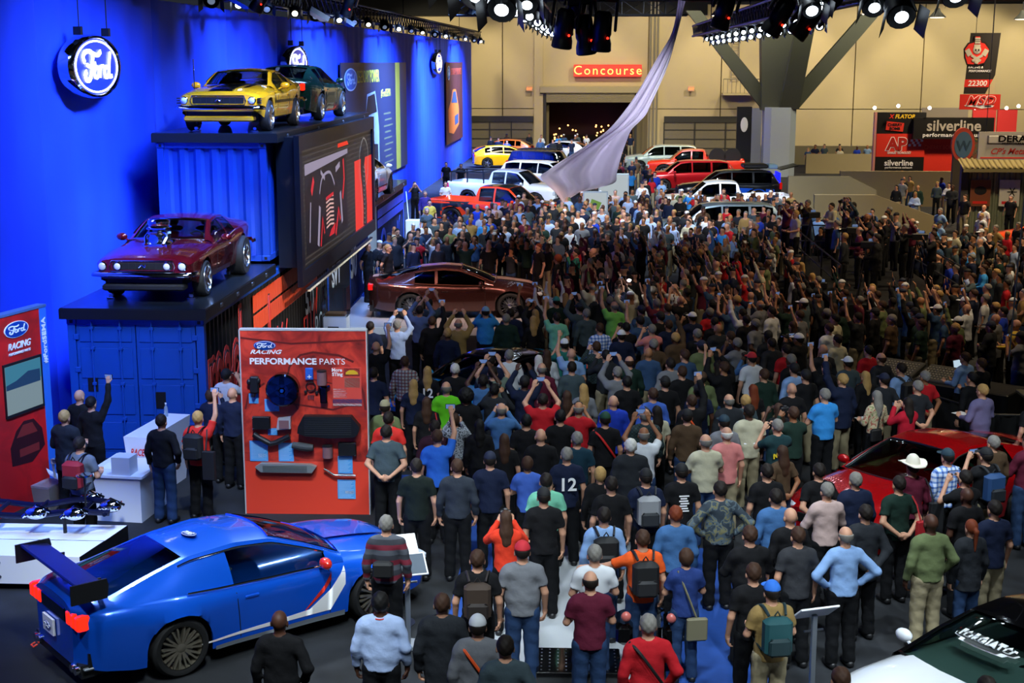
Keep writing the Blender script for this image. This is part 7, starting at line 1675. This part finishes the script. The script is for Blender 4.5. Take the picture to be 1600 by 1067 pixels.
# ---- press platform with rails and tripods
pf = empty('press_platform', (8.0, 40.4, 0), 0, 'black raised press platform with tubular rails in the crowd', 'platform')
MB().box(-1.6, 1.6, -4.6, 4.6, .88, 1.0).build('deck', black, pf)
for x_ in (-1.5, 1.5):
    for y_ in (-4.5, -1.5, 1.5, 4.5): MB().tube([(x_, y_, 0), (x_, y_, 2.0)], .025, 6).build('post', darkp, pf)
    for z_ in (1.5, 2.0): MB().tube([(x_, -4.5, z_), (x_, 4.5, z_)], .022, 6).build('rail', darkp, pf)
for z_ in (1.5, 2.0): MB().tube([(-1.5, 4.5, z_), (1.5, 4.5, z_)], .022, 6).build('rail', darkp, pf)
g_ = [[(-1.6+3.2*k/30, -4.61+.02*math.sin(k*1.6), z_) for k in range(31)] for z_ in (0, .95)]; MB().grid(g_).build('skirt', black, pf, smooth=True)
for i, (x, y, z) in enumerate(((6.9, 43.5, 1.0), (8.4, 42.6, 1.0), (7.4, 39.6, 1.0), (8.9, 38.2, 1.0), (7.2, 36.4, 1.0), (5.9, 36.0, 0.), (8.8, 45.6, 0.))):
    r_ = empty('video_camera', (x, y, z), face_to(x, y), '%s video camera on a black tripod at the press platform' % ('first second third fourth fifth sixth seventh'.split()[i]+(' from the far end' if i < 7 else '')), 'camera', 'press cameras on tripods')
    for k in range(3): a = 2*math.pi*k/3+.5; MB().tube([(.35*math.cos(a), .35*math.sin(a), 0), (0, 0, 1.35)], .018, 6).build('tripod_leg', darkp, r_)
    MB().rbox(-.07, .07, -.28, .14, 1.38, 1.56, .02).build('camera_body', darkp, r_); MB().lathe([(.05, .14), (.06, .30), (.07, .36)], 14, 0, 'y').build('lens', lensm, r_, loc=(0, 0, 1.47)); MB().rbox(.08, .12, -.2, -.05, 1.5, 1.62, .01).build('monitor', em('cam_mon', '#6a84b0', .6), r_)
# ---- far display boards and totem
for i, (x, y, w_, z0, z1, lb) in enumerate(((.35, 56.5, 1.0, .9, 2.0, 'display board with a green picture among the bright crowd'), (1.15, 60.5, 1.3, 1.3, 2.4, 'larger pale display board behind the green picture board'))):
    r_ = empty('display_board', (x, y, 0), 0, lb, 'display'); MB().rbox(-w_/2, w_/2, -.06, .06, z0, z1, .02).build('panel', M('board_grey', '#8f9ca4', .4), r_); MB().box(-w_/2+.06, w_/2-.06, -.07, -.061, z0+.08, z1-.06).build('screen', em('brd_%d' % i, '#c8d4d8', .7), r_); MB().rbox(-.12, .12, -.05, .05, 0, z0, .01).build('post', white, r_)
    if i == 0: MB().prism([(0, 0), (.4, .0), (.55, .35), (.15, .5)], 0, .004).build('green_shape', em('brd_green', '#6a9430', .8), r_, loc=(-.3, -.075, z0+.3), rot=(R(90), 0, 0))
tt = empty('totem_sign', (11.0, 97.0, 0), 0, 'tall slim black and grey totem sign in front of the landing', 'sign'); MB().box(-.9, .1, -.1, .1, .4, 4.1).build('face', M('totem_black', '#1c1e24', .4), tt); MB().box(.1, .75, -.12, .12, .3, 4.0).build('edge', M('totem_grey', '#8a90a0', .5), tt); MB().ell((-.4, -.11, 2.9), (.25, .01, .5)).build('print', whitem, tt)
# ---- concourse sign
cg = empty('led_sign', (1.5, 109.85, 5.95), 0, 'red illuminated Concourse sign over the far doorway', 'sign'); MB().rbox(-2.6, 2.6, -.12, .12, 0, .92, .03).build('box', M('led_red_face', '#a01810', .4, emit=.9, ecol='#e0402c'), cg); text('Concourse', .95, M('led_letters', '#ffb060', emit=3.5, ecol='#ff9040'), (0, -.14, .17), (90, 0, 0), cg, spacing=1.25)
for i, x in enumerate((-4.5, 7.9)): e_ = empty('exit_sign', (x, 109.9, 4.85), 0, ('small orange exit sign on the far wall, nearer the blue drape', 'small orange exit sign on the far wall, nearer the ladder')[i], 'sign'); MB().rbox(-.24, .24, -.08, .08, 0, .4, .02).build('case', M('exit_case', '#d0a078', .5), e_); text('EXIT', .2, M('exit_letters', '#ff7038', emit=2.5), (0, -.09, .12), (90, 0, 0), e_, bold=.02)
# ---- booths on the right
bo_ = empty('exhibit_booth', (17.9, 75, 0), 0, 'black and red exhaust booth with silverline lettering behind the raised walkway', 'booth')
bk2 = M('booth_black', '#0c0b0b', .5); brd = M('booth_red', '#d83020', .5)
MB().box(-2.8, -.3, 0, .3, 3.55, 4.5).build('tower_top', bk2, bo_); MB().box(-2.8, -.3, 0, .3, 0, 2.2).build('tower_base', bk2, bo_); MB().box(-2.8, -.3, -.01, .3, 2.2, 3.4).build('red_band', brd, bo_); MB().box(-2.8, -.3, 0, .3, 3.4, 3.55).build('tower_join', bk2, bo_); MB().box(-2.95, -.28+(-2.55), -.02, .3, 0, 4.5).build('tower_edge', M('edge_pink', '#c88a80', .5), bo_)
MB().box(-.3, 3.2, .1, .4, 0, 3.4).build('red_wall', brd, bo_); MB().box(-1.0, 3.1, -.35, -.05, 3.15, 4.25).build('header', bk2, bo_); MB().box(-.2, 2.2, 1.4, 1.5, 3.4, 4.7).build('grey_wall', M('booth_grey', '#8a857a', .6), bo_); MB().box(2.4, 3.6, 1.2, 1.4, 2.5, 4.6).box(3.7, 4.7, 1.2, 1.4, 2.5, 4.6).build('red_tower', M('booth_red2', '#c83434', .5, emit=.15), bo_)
slv = M('silver_letters', '#a8a298', .5)
text('silverline', .78, slv, (1.05, -.37, 3.58), parent=bo_, bold=.02, sx=.98, spacing=1.02); text('performance exhaust', .28, whitem, (1.0, -.37, 3.27), parent=bo_, bold=.015, sx=1.15, spacing=1.1)
text('AP', .85, M('ap_red', '#a81c10', .5), (-1.75, -.03, 2.58), parent=bo_, bold=.05); text('AP', .85, whitem, (-1.75, -.02, 2.58), parent=bo_, bold=.085); text('EXHAUST TECHNOLOGY', .17, whitem, (-1.6, -.03, 2.36), parent=bo_, bold=.02, sx=.62)
q = MB()
for i in range(5):
    for j in range(4):
        if (i+j) % 2 == 0: q.box(-1.15+i*.13+j*.05, -1.02+i*.13+j*.05, -.03, -.02, 2.75+j*.12, 2.87+j*.12)
tag(q.build('checker_flag', whitem, bo_), kind='stuff')
text('silverline', .42, whitem, (-1.6, -.02, 1.75), parent=bo_, bold=.02); text('performance exhaust', .15, whitem, (-1.6, -.02, 1.6), parent=bo_, bold=.01, sx=1.1)
text('VIBRATOR'[:0]+'FLATOR', .28, M('yellow_letters', '#e0b828', .5), (-1.4, -.02, 4.2), parent=bo_, bold=.04, shear=.2); text('X', .28, M('red_letters', '#d83020', .5), (-2.1, -.02, 4.2), parent=bo_, bold=.04, shear=.2)
l_ = MB().box(-.45, .45, -.02, 0, -.2, .25).build('red_label', brd, bo_, loc=(-1.9, -.02, 3.75)); l_.rotation_euler = (0, R(6), 0); text('CHERRY', .2, bk2, (-1.9, -.05, 3.8), parent=bo_, bold=.03); text('BOMB', .2, bk2, (-1.9, -.05, 3.6), parent=bo_, bold=.03)
text('CHERRY BOMB', .3, M('booth_orange', '#f0603c', .5), (.5, .08, 2.6), parent=bo_, bold=.01, sx=.8); MB().ell((-1.4, -.03, 1.2), (.55, .02, .28)).build('orange_print', M('print_orange', '#d8801c', .5), bo_)
for k, x_ in enumerate((-3.1, -1.9, -.3, 1.3, 2.0, 2.6, 3.6, 4.2)): MB().ell((x_, -.6, 4.75+.1*(k % 2)), (.09, .09, .09), 8, 6).build('booth_lamp', M('booth_lamp', '#fff0d8', emit=14.), bo_)
cgk = empty('round_gas_sign', (17.2, 66, 0), 0, 'tall brown totem with a red and blue round sign at its top', 'sign'); MB().box(-.42, .42, -.1, .1, 0, 2.9).build('post', M('totem_brown', '#3c3428', .6), cgk)
def disc(name, m_, r_, h_, d_, par, z_): q = MB(); q.lathe([(r_, -.12-d_), (r_, .1)], 28, 0, 'y'); o = q.build(name, m_, par, loc=(0, 0, z_)); o.scale = (1, 1, h_); return o
disc('red_ring', M('ring_red', '#b8402c', .5), .52, 1.5, 0, cgk, 3.35); disc('blue_disc', M('disc_blue', '#4a6880', .5), .40, 1.5, .02, cgk, 3.35); text('W', .6, M('gas_letter', '#2c4458', .5), (0, -.16, 3.12), (90, 0, 0), cgk, bold=.03)
mw_ = empty('mural_wall', (18.8, 66, 0), 0, 'sloping painted mural panel between the round sign and the metal shed', 'panel'); q = MB(); q.add([(-1.2,0,1.9),(1.6,0,1.8),(1.6,0,2.9),(-1.2,0,3.7),(-1.2,.1,1.9),(1.6,.1,1.8),(1.6,.1,2.9),(-1.2,.1,3.7)], [(0,1,2,3),(7,6,5,4),(0,4,5,1),(3,2,6,7)]); q.build('mural', tex_mat('mural_paint', lambda nt, tc: ramp(nt, noise_n(nt, tc.outputs['Object'], 2.5, 4, 1), [(0, '#2c3c34'), (.4, '#5c6450'), (.5, '#7c4a34'), (.6, '#3c4c3c'), (.7, '#8a8250')]), .6), mw_); MB().box(-1.2, 1.6, .0, .1, 0, 1.8).build('red_base', brd, mw_)
shed = empty('metal_shed', (18.0, 60, 0), 0, 'corrugated metal shed front with a pitched tin canopy and three posters', 'shed'); tin = M('tin_sheet', '#8c937c', .4, .5, noise=.2, nscale=3)
q = MB(); q.grid([[(-2.1+s, .0-dx*1.6, z_) for s, dx in corrug_pts(5.0, .22, .05)] for z_ in (0, 2.8)][::-1]); q.build('wall_sheet', tin, shed); MB().box(-2.35, -2.05, -.1, .2, 0, 2.9).build('corner_post', M('post_dark', '#3c3c34', .6), shed)
q = MB(); q.grid([[(-2.5+s, -.9+1.0*t_, 2.75+.35*t_-dx) for s, dx in corrug_pts(5.5, .22, .05)] for t_ in (0, 1)]); q.build('canopy_sheet', M('tin_yellow', '#a89a6c', .4, .4), shed); MB().box(-2.5, 3, -.92, -.86, 2.62, 2.76).build('canopy_beam', M('post_wood', '#7a7048', .6), shed)
for k, (x_, m_) in enumerate(((-1.55, M('post_brown', '#7a4428', .5)), (-.35, M('post_white', '#c8c4b4', .5)), (.8, M('post_cream', '#b8b098', .5)))):
    o = MB().box(x_-.42, x_+.42, -.16, -.12, 1.15, 2.25).build('poster', m_, shed); MB().box(x_-.3, x_+.3, -.17, -.16, 1.25, 1.36).build('poster_print', redp, o)
    if k == 1: 
        q = MB()
        for j in range(6): q.ribbon([(.1, 0), (.1+.2*math.cos(j*math.pi/3), .2*math.sin(j*math.pi/3))], .04, 0, .01)
        q.build('fan_print', darkp, o, loc=(x_, -.165, 1.75), rot=(R(90), 0, 0))
    else: MB().ell((x_, -.165, 1.8), (.26, .01, .18)).build('product_print', darkp, o)
dsg = empty('shop_sign', (17.5, 59, 0), 0, 'grey board reading DERALE PERFORMANCE and Metal Shop above the tin canopy', 'sign'); MB().box(-1.5, 1.6, -.05, .05, 3.15, 4.28).build('board', M('sign_grey', '#a8a49a', .5), dsg); MB().rbox(-1.15, 1.3, -.08, -.04, 3.78, 4.16, .03).build('name_plate', M('plate_dark', '#5c5850', .5), dsg); MB().rbox(-1.11, 1.26, -.10, -.07, 3.82, 4.12, .02).build('plate_face', M('plate_face', '#b4b0a4', .5), dsg)
text('DERALE', .36, M('ink', '#060606', .95, spec=.1), (.05, -.11, 3.88), parent=dsg, bold=.03, sx=1.25); text('PERFORMANCE', .09, MC['ink'], (.05, -.11, 3.79), parent=dsg, bold=.01, sx=2.0); text("CP's Metal Shop", .34, M('script_red', '#b83028', .5), (.1, -.06, 3.38), parent=dsg, bold=.015, shear=.4); MB().box(-1.4, 1.5, -.06, -.05, 3.2, 3.25).build('red_rule', brd, dsg)
for sx in (-1.2, 1.3): MB().tube([(sx, 0, 4.2), (sx, 0, 13.9)], .015, 5).build('hanging_wire', darkp, dsg)
bn = empty('hanging_banner', (16.2, 60, 5.2), 0, 'black hanging banner with engine emblem, Racing & Performance and 22300', 'banner'); BM = Matrix(((1,0,0,0),(0,0,-1,0),(0,1,0,0),(0,0,0,1)))
def hb(name, mat, fn, par=None): q = MB(); q.X = BM; fn(q); return q.build(name, mat, par or bn)
hb('fabric', M('banner_black', '#171210', .6), lambda q: q.prism([(-.66, .58), (.22, .58), (.58, 1.35), (.70, 3.05), (-.52, 3.05)], 0, .02)); hb('cream_corner', M('banner_cream', '#b8ac88', .6), lambda q: q.prism([(.22, .58), (.60, .58), (.60, 1.40)], 0, .02)); hb('number_band', redp, lambda q: q.prism([(-.66, .86), (.34, .86), (.50, 1.17), (-.64, 1.17)], .021, .025))
for body, s, u, v, m_ in (('22300', .31, -.13, .91, whitem), ('RACING &', .13, -.24, 1.62, whitem), ('PERFORMANCE', .13, -.06, 1.47, whitem)): text(body, s, m_, (u, -.03, v), (90, 0, 0), bn, bold=.015, shear=.15)
hb('emblem_back', M('emblem_edge', '#1c0c0a', .5), lambda q: q.prism([(-.62, 1.75), (-.15, 1.72), (.12, 1.80), (.26, 2.05), (.30, 2.40), (.10, 2.68), (-.05, 2.72), (-.10, 2.95), (-.36, 2.95), (-.40, 2.72), (-.62, 2.65), (-.78, 2.40), (-.74, 2.05)], .03, .05)); hb('emblem_red', redp, lambda q: q.prism([(-.58, 1.80), (-.15, 1.78), (.08, 1.85), (.21, 2.08), (.25, 2.38), (.06, 2.62), (-.09, 2.66), (-.14, 2.90), (-.32, 2.90), (-.37, 2.66), (-.58, 2.60), (-.72, 2.38), (-.68, 2.08)], .05, .055))
hb('emblem_engine', M('emblem_grey', '#b8b4a4', .5), lambda q: (q.prism([(-.34, 2.62), (-.12, 2.62), (-.12, 2.86), (-.34, 2.86)], .056, .07), q.ell((-.23, 2.36, .06), (.17, .17, .015)), q.ribbon([(-.64, 2.38), (-.50, 2.14)], .20, .056, .066), q.ribbon([(.17, 2.38), (.04, 2.14)], .20, .056, .066), q.ribbon([(-.45, 2.15), (-.06, 1.92)], .10, .056, .068), q.ribbon([(0, 2.15), (-.40, 1.92)], .10, .056, .072), q.ell((-.23, 1.88, .06), (.10, .10, .015)), q.ribbon([(-.36, 2.52), (-.1, 2.52)], .12, .056, .066)))
hb('emblem_detail', darkp, lambda q: (q.ell((-.29, 2.36, .075), (.035, .045, .006)), q.ell((-.17, 2.36, .075), (.035, .045, .006)), q.ell((-.23, 2.29, .075), (.02, .02, .006)), q.box(-.34, -.12, 2.70, 2.72, .07, .073), q.box(-.34, -.12, 2.77, 2.79, .07, .073)))
for sx in (-.3, .4): MB().tube([(sx, 0, 3.05), (sx, 0, 8.8)], .012, 5).build('hanging_wire', darkp, bn)
ms = empty('hanging_sign', (16.15, 59.8, 5.15), 0, 'red hanging sign with white MSD lettering below the black banner', 'sign'); hb('board', redp, lambda q: q.box(-.80, .85, 0, .62, 0, .03), ms); text('MSD', .52, redp, (.02, -.045, .19), (90, 0, 0), ms, bold=.02, shear=.35, sx=1.1); text('MSD', .52, whitem, (.02, -.035, .19), (90, 0, 0), ms, bold=.055, shear=.35, sx=1.1); hb('swoosh', whitem, lambda q: q.prism([(-.15, .10), (.1, .04), (.55, .10), (.62, .17), (-.62, .17), (-.55, .13)], .031, .035), ms); hb('swoosh_dark', darkp, lambda q: q.prism([(.2, .10), (.5, .11), (.5, .15), (.25, .14)], .036, .038), ms)
# ---- the silk cover being pulled up and away
CLOTH = [((2.65, 43.0, 8.89), (2.86, 43.0, 8.85)), ((2.47, 42.70909090909091, 7.95), (2.62, 42.70909090909091, 7.88)), ((2.02, 42.41818181818182, 7.17), (2.34, 42.41818181818182, 6.93)), ((1.51, 42.127272727272725, 6.29), (1.93, 42.127272727272725, 6.01)), ((1.1, 41.836363636363636, 5.7), (1.72, 41.836363636363636, 5.59)), ((0.56, 41.54545454545455, 5.1), (1.51, 41.54545454545455, 5.38)), ((-0.12, 41.25454545454546, 4.65), (1.26, 41.25454545454546, 5.15)), ((-0.77, 40.96363636363636, 4.26), (1.11, 40.96363636363636, 4.82)), ((-1.13, 40.67272727272727, 4.02), (0.98, 40.67272727272727, 4.47)), ((-1.32, 40.38181818181818, 3.84), (0.85, 40.38181818181818, 3.98)), ((-0.89, 40.09090909090909, 3.45), (0.74, 40.09090909090909, 3.68)), ((-0.66, 39.8, 3.19), (-0.21, 39.8, 3.48))]
rows_ = []
L_ = smoothpath([c[0] for c in CLOTH], 5); R__ = smoothpath([c[1] for c in CLOTH], 5)
for i, (a, b) in enumerate(zip(L_, R__)):
    f_ = i/(len(L_)-1); row = []
    for j in range(25):
        u = j/24; p = a.lerp(b, u); amp = .05+.22*f_
        p = p+Vector((0, amp*math.sin(u*14+f_*5)+.5*amp*math.sin(u*31+f_*9)+.6*f_*math.sin(u*3.1), .03*f_*math.sin(u*9))); row.append(tuple(p))
    rows_.append(row)
silk = bpy.data.materials.new('silk'); silk.use_nodes = True; b_ = silk.node_tree.nodes['Principled BSDF']; b_.inputs['Base Color'].default_value = (*lin('#d4cfe6'), 1); b_.inputs['Roughness'].default_value = .45; b_.inputs['Sheen Weight'].default_value = .4; b_.inputs['Subsurface Weight'].default_value = 0.
o = MB().grid(rows_).build('silk_cover', silk, smooth=2); tag(o, 'long pale lilac silk car cover flying up from the stage into the roof', 'cloth')
wr2 = MB().tube([rows_[0][12], (rows_[0][12][0]+.3, rows_[0][12][1], 13.9)], .015, 5).build('pull_line', darkp, o)
# ---- trusses and lamps
ORD = 'first second third fourth fifth sixth seventh eighth ninth tenth eleventh twelfth thirteenth fourteenth fifteenth sixteenth seventeenth eighteenth nineteenth twentieth twenty-first twenty-second twenty-third twenty-fourth twenty-fifth twenty-sixth'.split()
lampw = M('lamp_white', '#ffffff', emit=16., ecol='#dff0ff'); lampdim = M('lamp_dim', '#8090a0', .3, emit=.6); lampr = M('lamp_red', '#ff2010', emit=6.); lampf = M('lamp_flood', '#fff4e0', emit=5.)
def truss(p0, p1, w, label, bays=None):
    p0, p1 = Vector(p0), Vector(p1); L = (p1-p0).length; d_ = (p1-p0).normalized(); s_ = Vector((-d_.y, d_.x, 0)).normalized()*w/2; up_ = Vector((0, 0, w/2)); n = bays or int(L/w/1.4)
    r_ = empty('lighting_truss', tuple(p0), 0, label, 'truss'); A = [s_+up_, -s_+up_, -s_-up_, s_-up_]
    for a in A: MB().tube([tuple(a), tuple(a+d_*L)], .045, 6).build('chord', alu, r_)
    q = MB()
    for k in range(n):
        b0, b1 = d_*(L*k/n), d_*(L*(k+1)/n)
        for i in range(4):
            q.tube([tuple(A[i]+b0), tuple(A[(i+1) % 4]+b1)], .022, 4, cap=False); q.tube([tuple(A[i]+b0), tuple(A[(i+1) % 4]+b0)], .022, 4, cap=False)
    tag(q.build('lacing', alu, r_), kind='stuff')
    for k in range(3): f_ = (k+.5)/3; MB().tube([tuple(d_*L*f_+up_), tuple(d_*L*f_+Vector((0, 0, 13.9-p0.z)))], .02, 5).build('hanger', alu, r_)
    return r_
truss((wallx(31)+.55, 31, 8.95), (wallx(106)+.55, 106, 8.95), .55, 'long black box truss running above the top edge of the blue drape', 90)
truss((-6, 62, 9.35), (4.2, 62, 9.35), .62, 'black box truss crossing the hall in front of the far wall')
truss((4.6, 22, 8.35), (4.6, 61, 8.35), .42, 'black box truss with a solid side running away above the crowd', 60)
truss((-1.6, 22, 8.5), (-1.6, 61, 8.6), .5, 'black box truss above the middle of the crowd', 60)
truss((4.0, 62, 9.9), (26, 62, 9.9), .5, 'thin black truss crossing above the right-hand booths'); truss((-9, 36, 9.4), (12, 36, 9.4), .55, 'black box truss crossing above the stage')
vl = MB().box(-.04, .04, 0, 38, 0, .42).build('valance', M('valance_dark', '#0b0d16', .6), loc=(4.9, 22.5, 8.10)); tag(vl, 'dark boxed valance hung along the truss above the crowd', 'valance')
def can(loc, tgt, r_=.13, L=.34, label='small black spotlight with a bright white lens clamped under a truss', mat=None, grp='truss spotlights', top=None):
    e_ = empty('spotlight', loc, 0, label, 'lamp', grp); aim(e_, tgt)
    q = MB(); q.lathe([(r_*.6, L), (r_*.95, L*.7), (r_, 0), (r_*.92, -.02), (r_*.9, .02)], 14); q.f = q.f[:-2]+[q.f[-2]]; q.m = q.m[:-1]; q.build('housing', black, e_, smooth=True)
    MB().lathe([(r_*(.60 if r_ < .18 else .46), -.022), (r_*.25, -.034)], 14).build('lens', mat or lampw, e_)
    for sx in (-1, 1): MB().add([(sx*r_, -r_, 0), (sx*r_, r_, 0), (sx*r_*1.5, r_*1.1, -r_*1.0), (sx*r_*1.5, -r_*1.1, -r_*1.0)], [(0, 1, 2, 3)]).build('barn_door', black, e_)
    q = MB(); q.tube([(-r_*1.15, 0, L*.3), (-r_*1.15, 0, L*1.2), (r_*1.15, 0, L*1.2), (r_*1.15, 0, L*.3)], .014, 5); q.tube([(0, 0, L*1.2), (0, 0, L*1.2+.12)], .02, 5); q.build('yoke', black, e_)
    v_ = e_.rotation_euler.to_matrix().inverted() @ Vector((0, 0, max(.3, 8.62-loc[2]))); MB().tube([(0, 0, 0), tuple(v_)], .018, 5).build('clamp_rod', black, e_); return e_
for k, y_ in enumerate((34, 36.5, 39.5, 43, 46, 50, 53, 56, 60, 64, 68, 72, 77, 82, 87, 93, 99, 104)):
    can((wallx(y_)+1.0, y_, 8.52), (wallx(y_)+4.2, y_-9 if k % 3 else y_-14, 2), .15 if k % 4 else .2, .4, grp='spotlights along the drape truss', label='%s white-lensed spotlight from the near end of the truss over the blue drape' % ORD[k], mat=(lampdim, lampw, lampdim, lampf)[k % 4])
for k in range(26):
    y_ = 31+k*1.12; can((4.75+.35*(k % 2), y_, 7.98-.12*(k % 2)), (5.0-(k % 3)*1.5, y_-12, 2.5), .11, .28, label='%s small glowing spotlight from the far end of the valanced truss' % ORD[25-k], grp='spotlights under the valanced truss')
for k in range(14):
    y_ = 27+k*2.3; can((-1.6+.4*(k % 2), y_, 8.15-.15*(k % 2)), (-1.2+(k % 3)*.8, y_-12, 2.5), .13, .3, label='%s black spotlight from the near end of the middle truss' % ORD[k], grp='spotlights under the middle truss')
for i, (x, y, z, r_) in enumerate(((-1.45, 24, 7.95, .26), (-1.05, 24.6, 8.05, .2), (-1.9, 24.4, 8.2, .3), (4.6, 21.5, 7.75, .22), (4.55, 23.3, 7.95, .2), (6.0, 24.0, 8.15, .24), (3.55, 23.2, 7.9, .16), (3.8, 24.0, 8.0, .14), (6.6, 26, 8.3, .2), (-2.4, 25, 8.35, .25))):
    can((x, y, z), (x-.6 if i < 3 else x+.4, y-9, 1.5), r_, .45, label=('%s large flood lamp with barn doors in the cluster nearer the blue drape' % ORD[min(i, 3)], '%s large flood lamp with barn doors in the cluster beside the silk' % ORD[i-3 if i > 2 else 0])[x > 2], grp=('large lamps left of the silk', 'large lamps right of the silk')[x > 2])
mv = M('mover_black', '#050506', .35)
for i, (x, y, z, tl) in enumerate(((-.42, 24.0, 7.55, 8), (-.05, 24.2, 7.45, -6), (.22, 24.0, 7.50, 4), (-.22, 24.8, 7.9, 12), (3.1, 24, 7.75, 30), (3.6, 24.3, 7.7, 38), (2.4, 26, 7.9, 15), (-7.6, 33, 8.45, 30), (-6.9, 41, 8.6, 20))):
    e_ = empty('moving_light', (x, y, z), 0, '%s big black moving-head stage light hanging nose down, from centre cluster outward' % ORD[i], 'lamp', 'moving-head lights', rot=(R(6), R(tl), 0))
    MB().lathe([(.10, .42), (.15, .36), (.16, .05), (.14, 0), (.17, -.10), (.175, -.22), (.15, -.24)], 18).build('head', mv, e_, smooth=True)
    q = MB(); q.rbox(-.24, -.19, -.09, .09, .1, .62, .02); q.rbox(.19, .24, -.09, .09, .1, .62, .02); q.rbox(-.24, .24, -.12, .12, .58, .72, .03); q.build('yoke', mv, e_); MB().ell((.1, -.165, .0), (.02, .01, .02)).build('status_light', lampr, e_)
for i, (x, y, z) in enumerate(((-8.6, 35.2, 8.55), (-8.1, 43.0, 8.45), (-8.8, 52, 8.5))):
    e_ = empty('flood_panel', (x, y, z), R(20), 'flat black flood lamp tilted down on the drape truss, %s from the camera' % ('first', 'second', 'third')[i], 'lamp', 'flat floods on the drape truss', rot=(R(35), R(30), R(20))); MB().add([(-.32,-.02,0),(.32,-.02,0),(.2,.3,-.3),(-.2,.3,-.3),(-.32,.1,.1),(.32,.1,.1),(.25,.4,-.2),(-.25,.4,-.2)], [(0,3,2,1),(4,5,6,7),(0,1,5,4),(1,2,6,5),(2,3,7,6),(3,0,4,7)]).build('housing', M('flood_green_black', '#16201c', .4), e_)
for i, (x, y) in enumerate(((-6.5, 80), (-1.5, 90), (7.2, 80), (15, 78), (20, 84), (26, 88), (9, 95))):
    e_ = empty('high_bay_lamp', (x, y, 9.6+y*.0), 0, 'round high-bay lamp shining white below the dark roof, %s of seven' % ('first', 'second', 'third', 'fourth', 'fifth', 'sixth', 'last')[i], 'lamp', 'high-bay lamps'); MB().lathe([(.12, .5), (.2, .3), (.5, .0), (.52, -.02)], 16).build('shade', M('bay_shade', '#44453f', .5), e_, smooth=True); MB().lathe([(.42, -.0), (.38, -.04)], 16).build('bulb', lampf, e_); MB().tube([(0, 0, .5), (0, 0, 4.3)], .02, 5).build('drop_rod', darkp, e_)
cb = MB(); cb.tube([(6.15, 20, 9.5), (6.13, 20, 6.0), (6.05, 20, 2.9)], .012, 6); tag(cb.build('hanging_cable', black), 'single thin black cable hanging down near the right edge', 'cable')
# the camera flash that fired by the stage
fx = MB().ell((0, 0, 0), (.045, .02, .03), 12, 8).build('camera_flash', M('flash_burst', '#ffffff', emit=320., ecol='#f4f8ff'), loc=(1.04, 33.44, 1.95)); tag(fx, 'camera flash firing brightly beside the stage', 'flash')
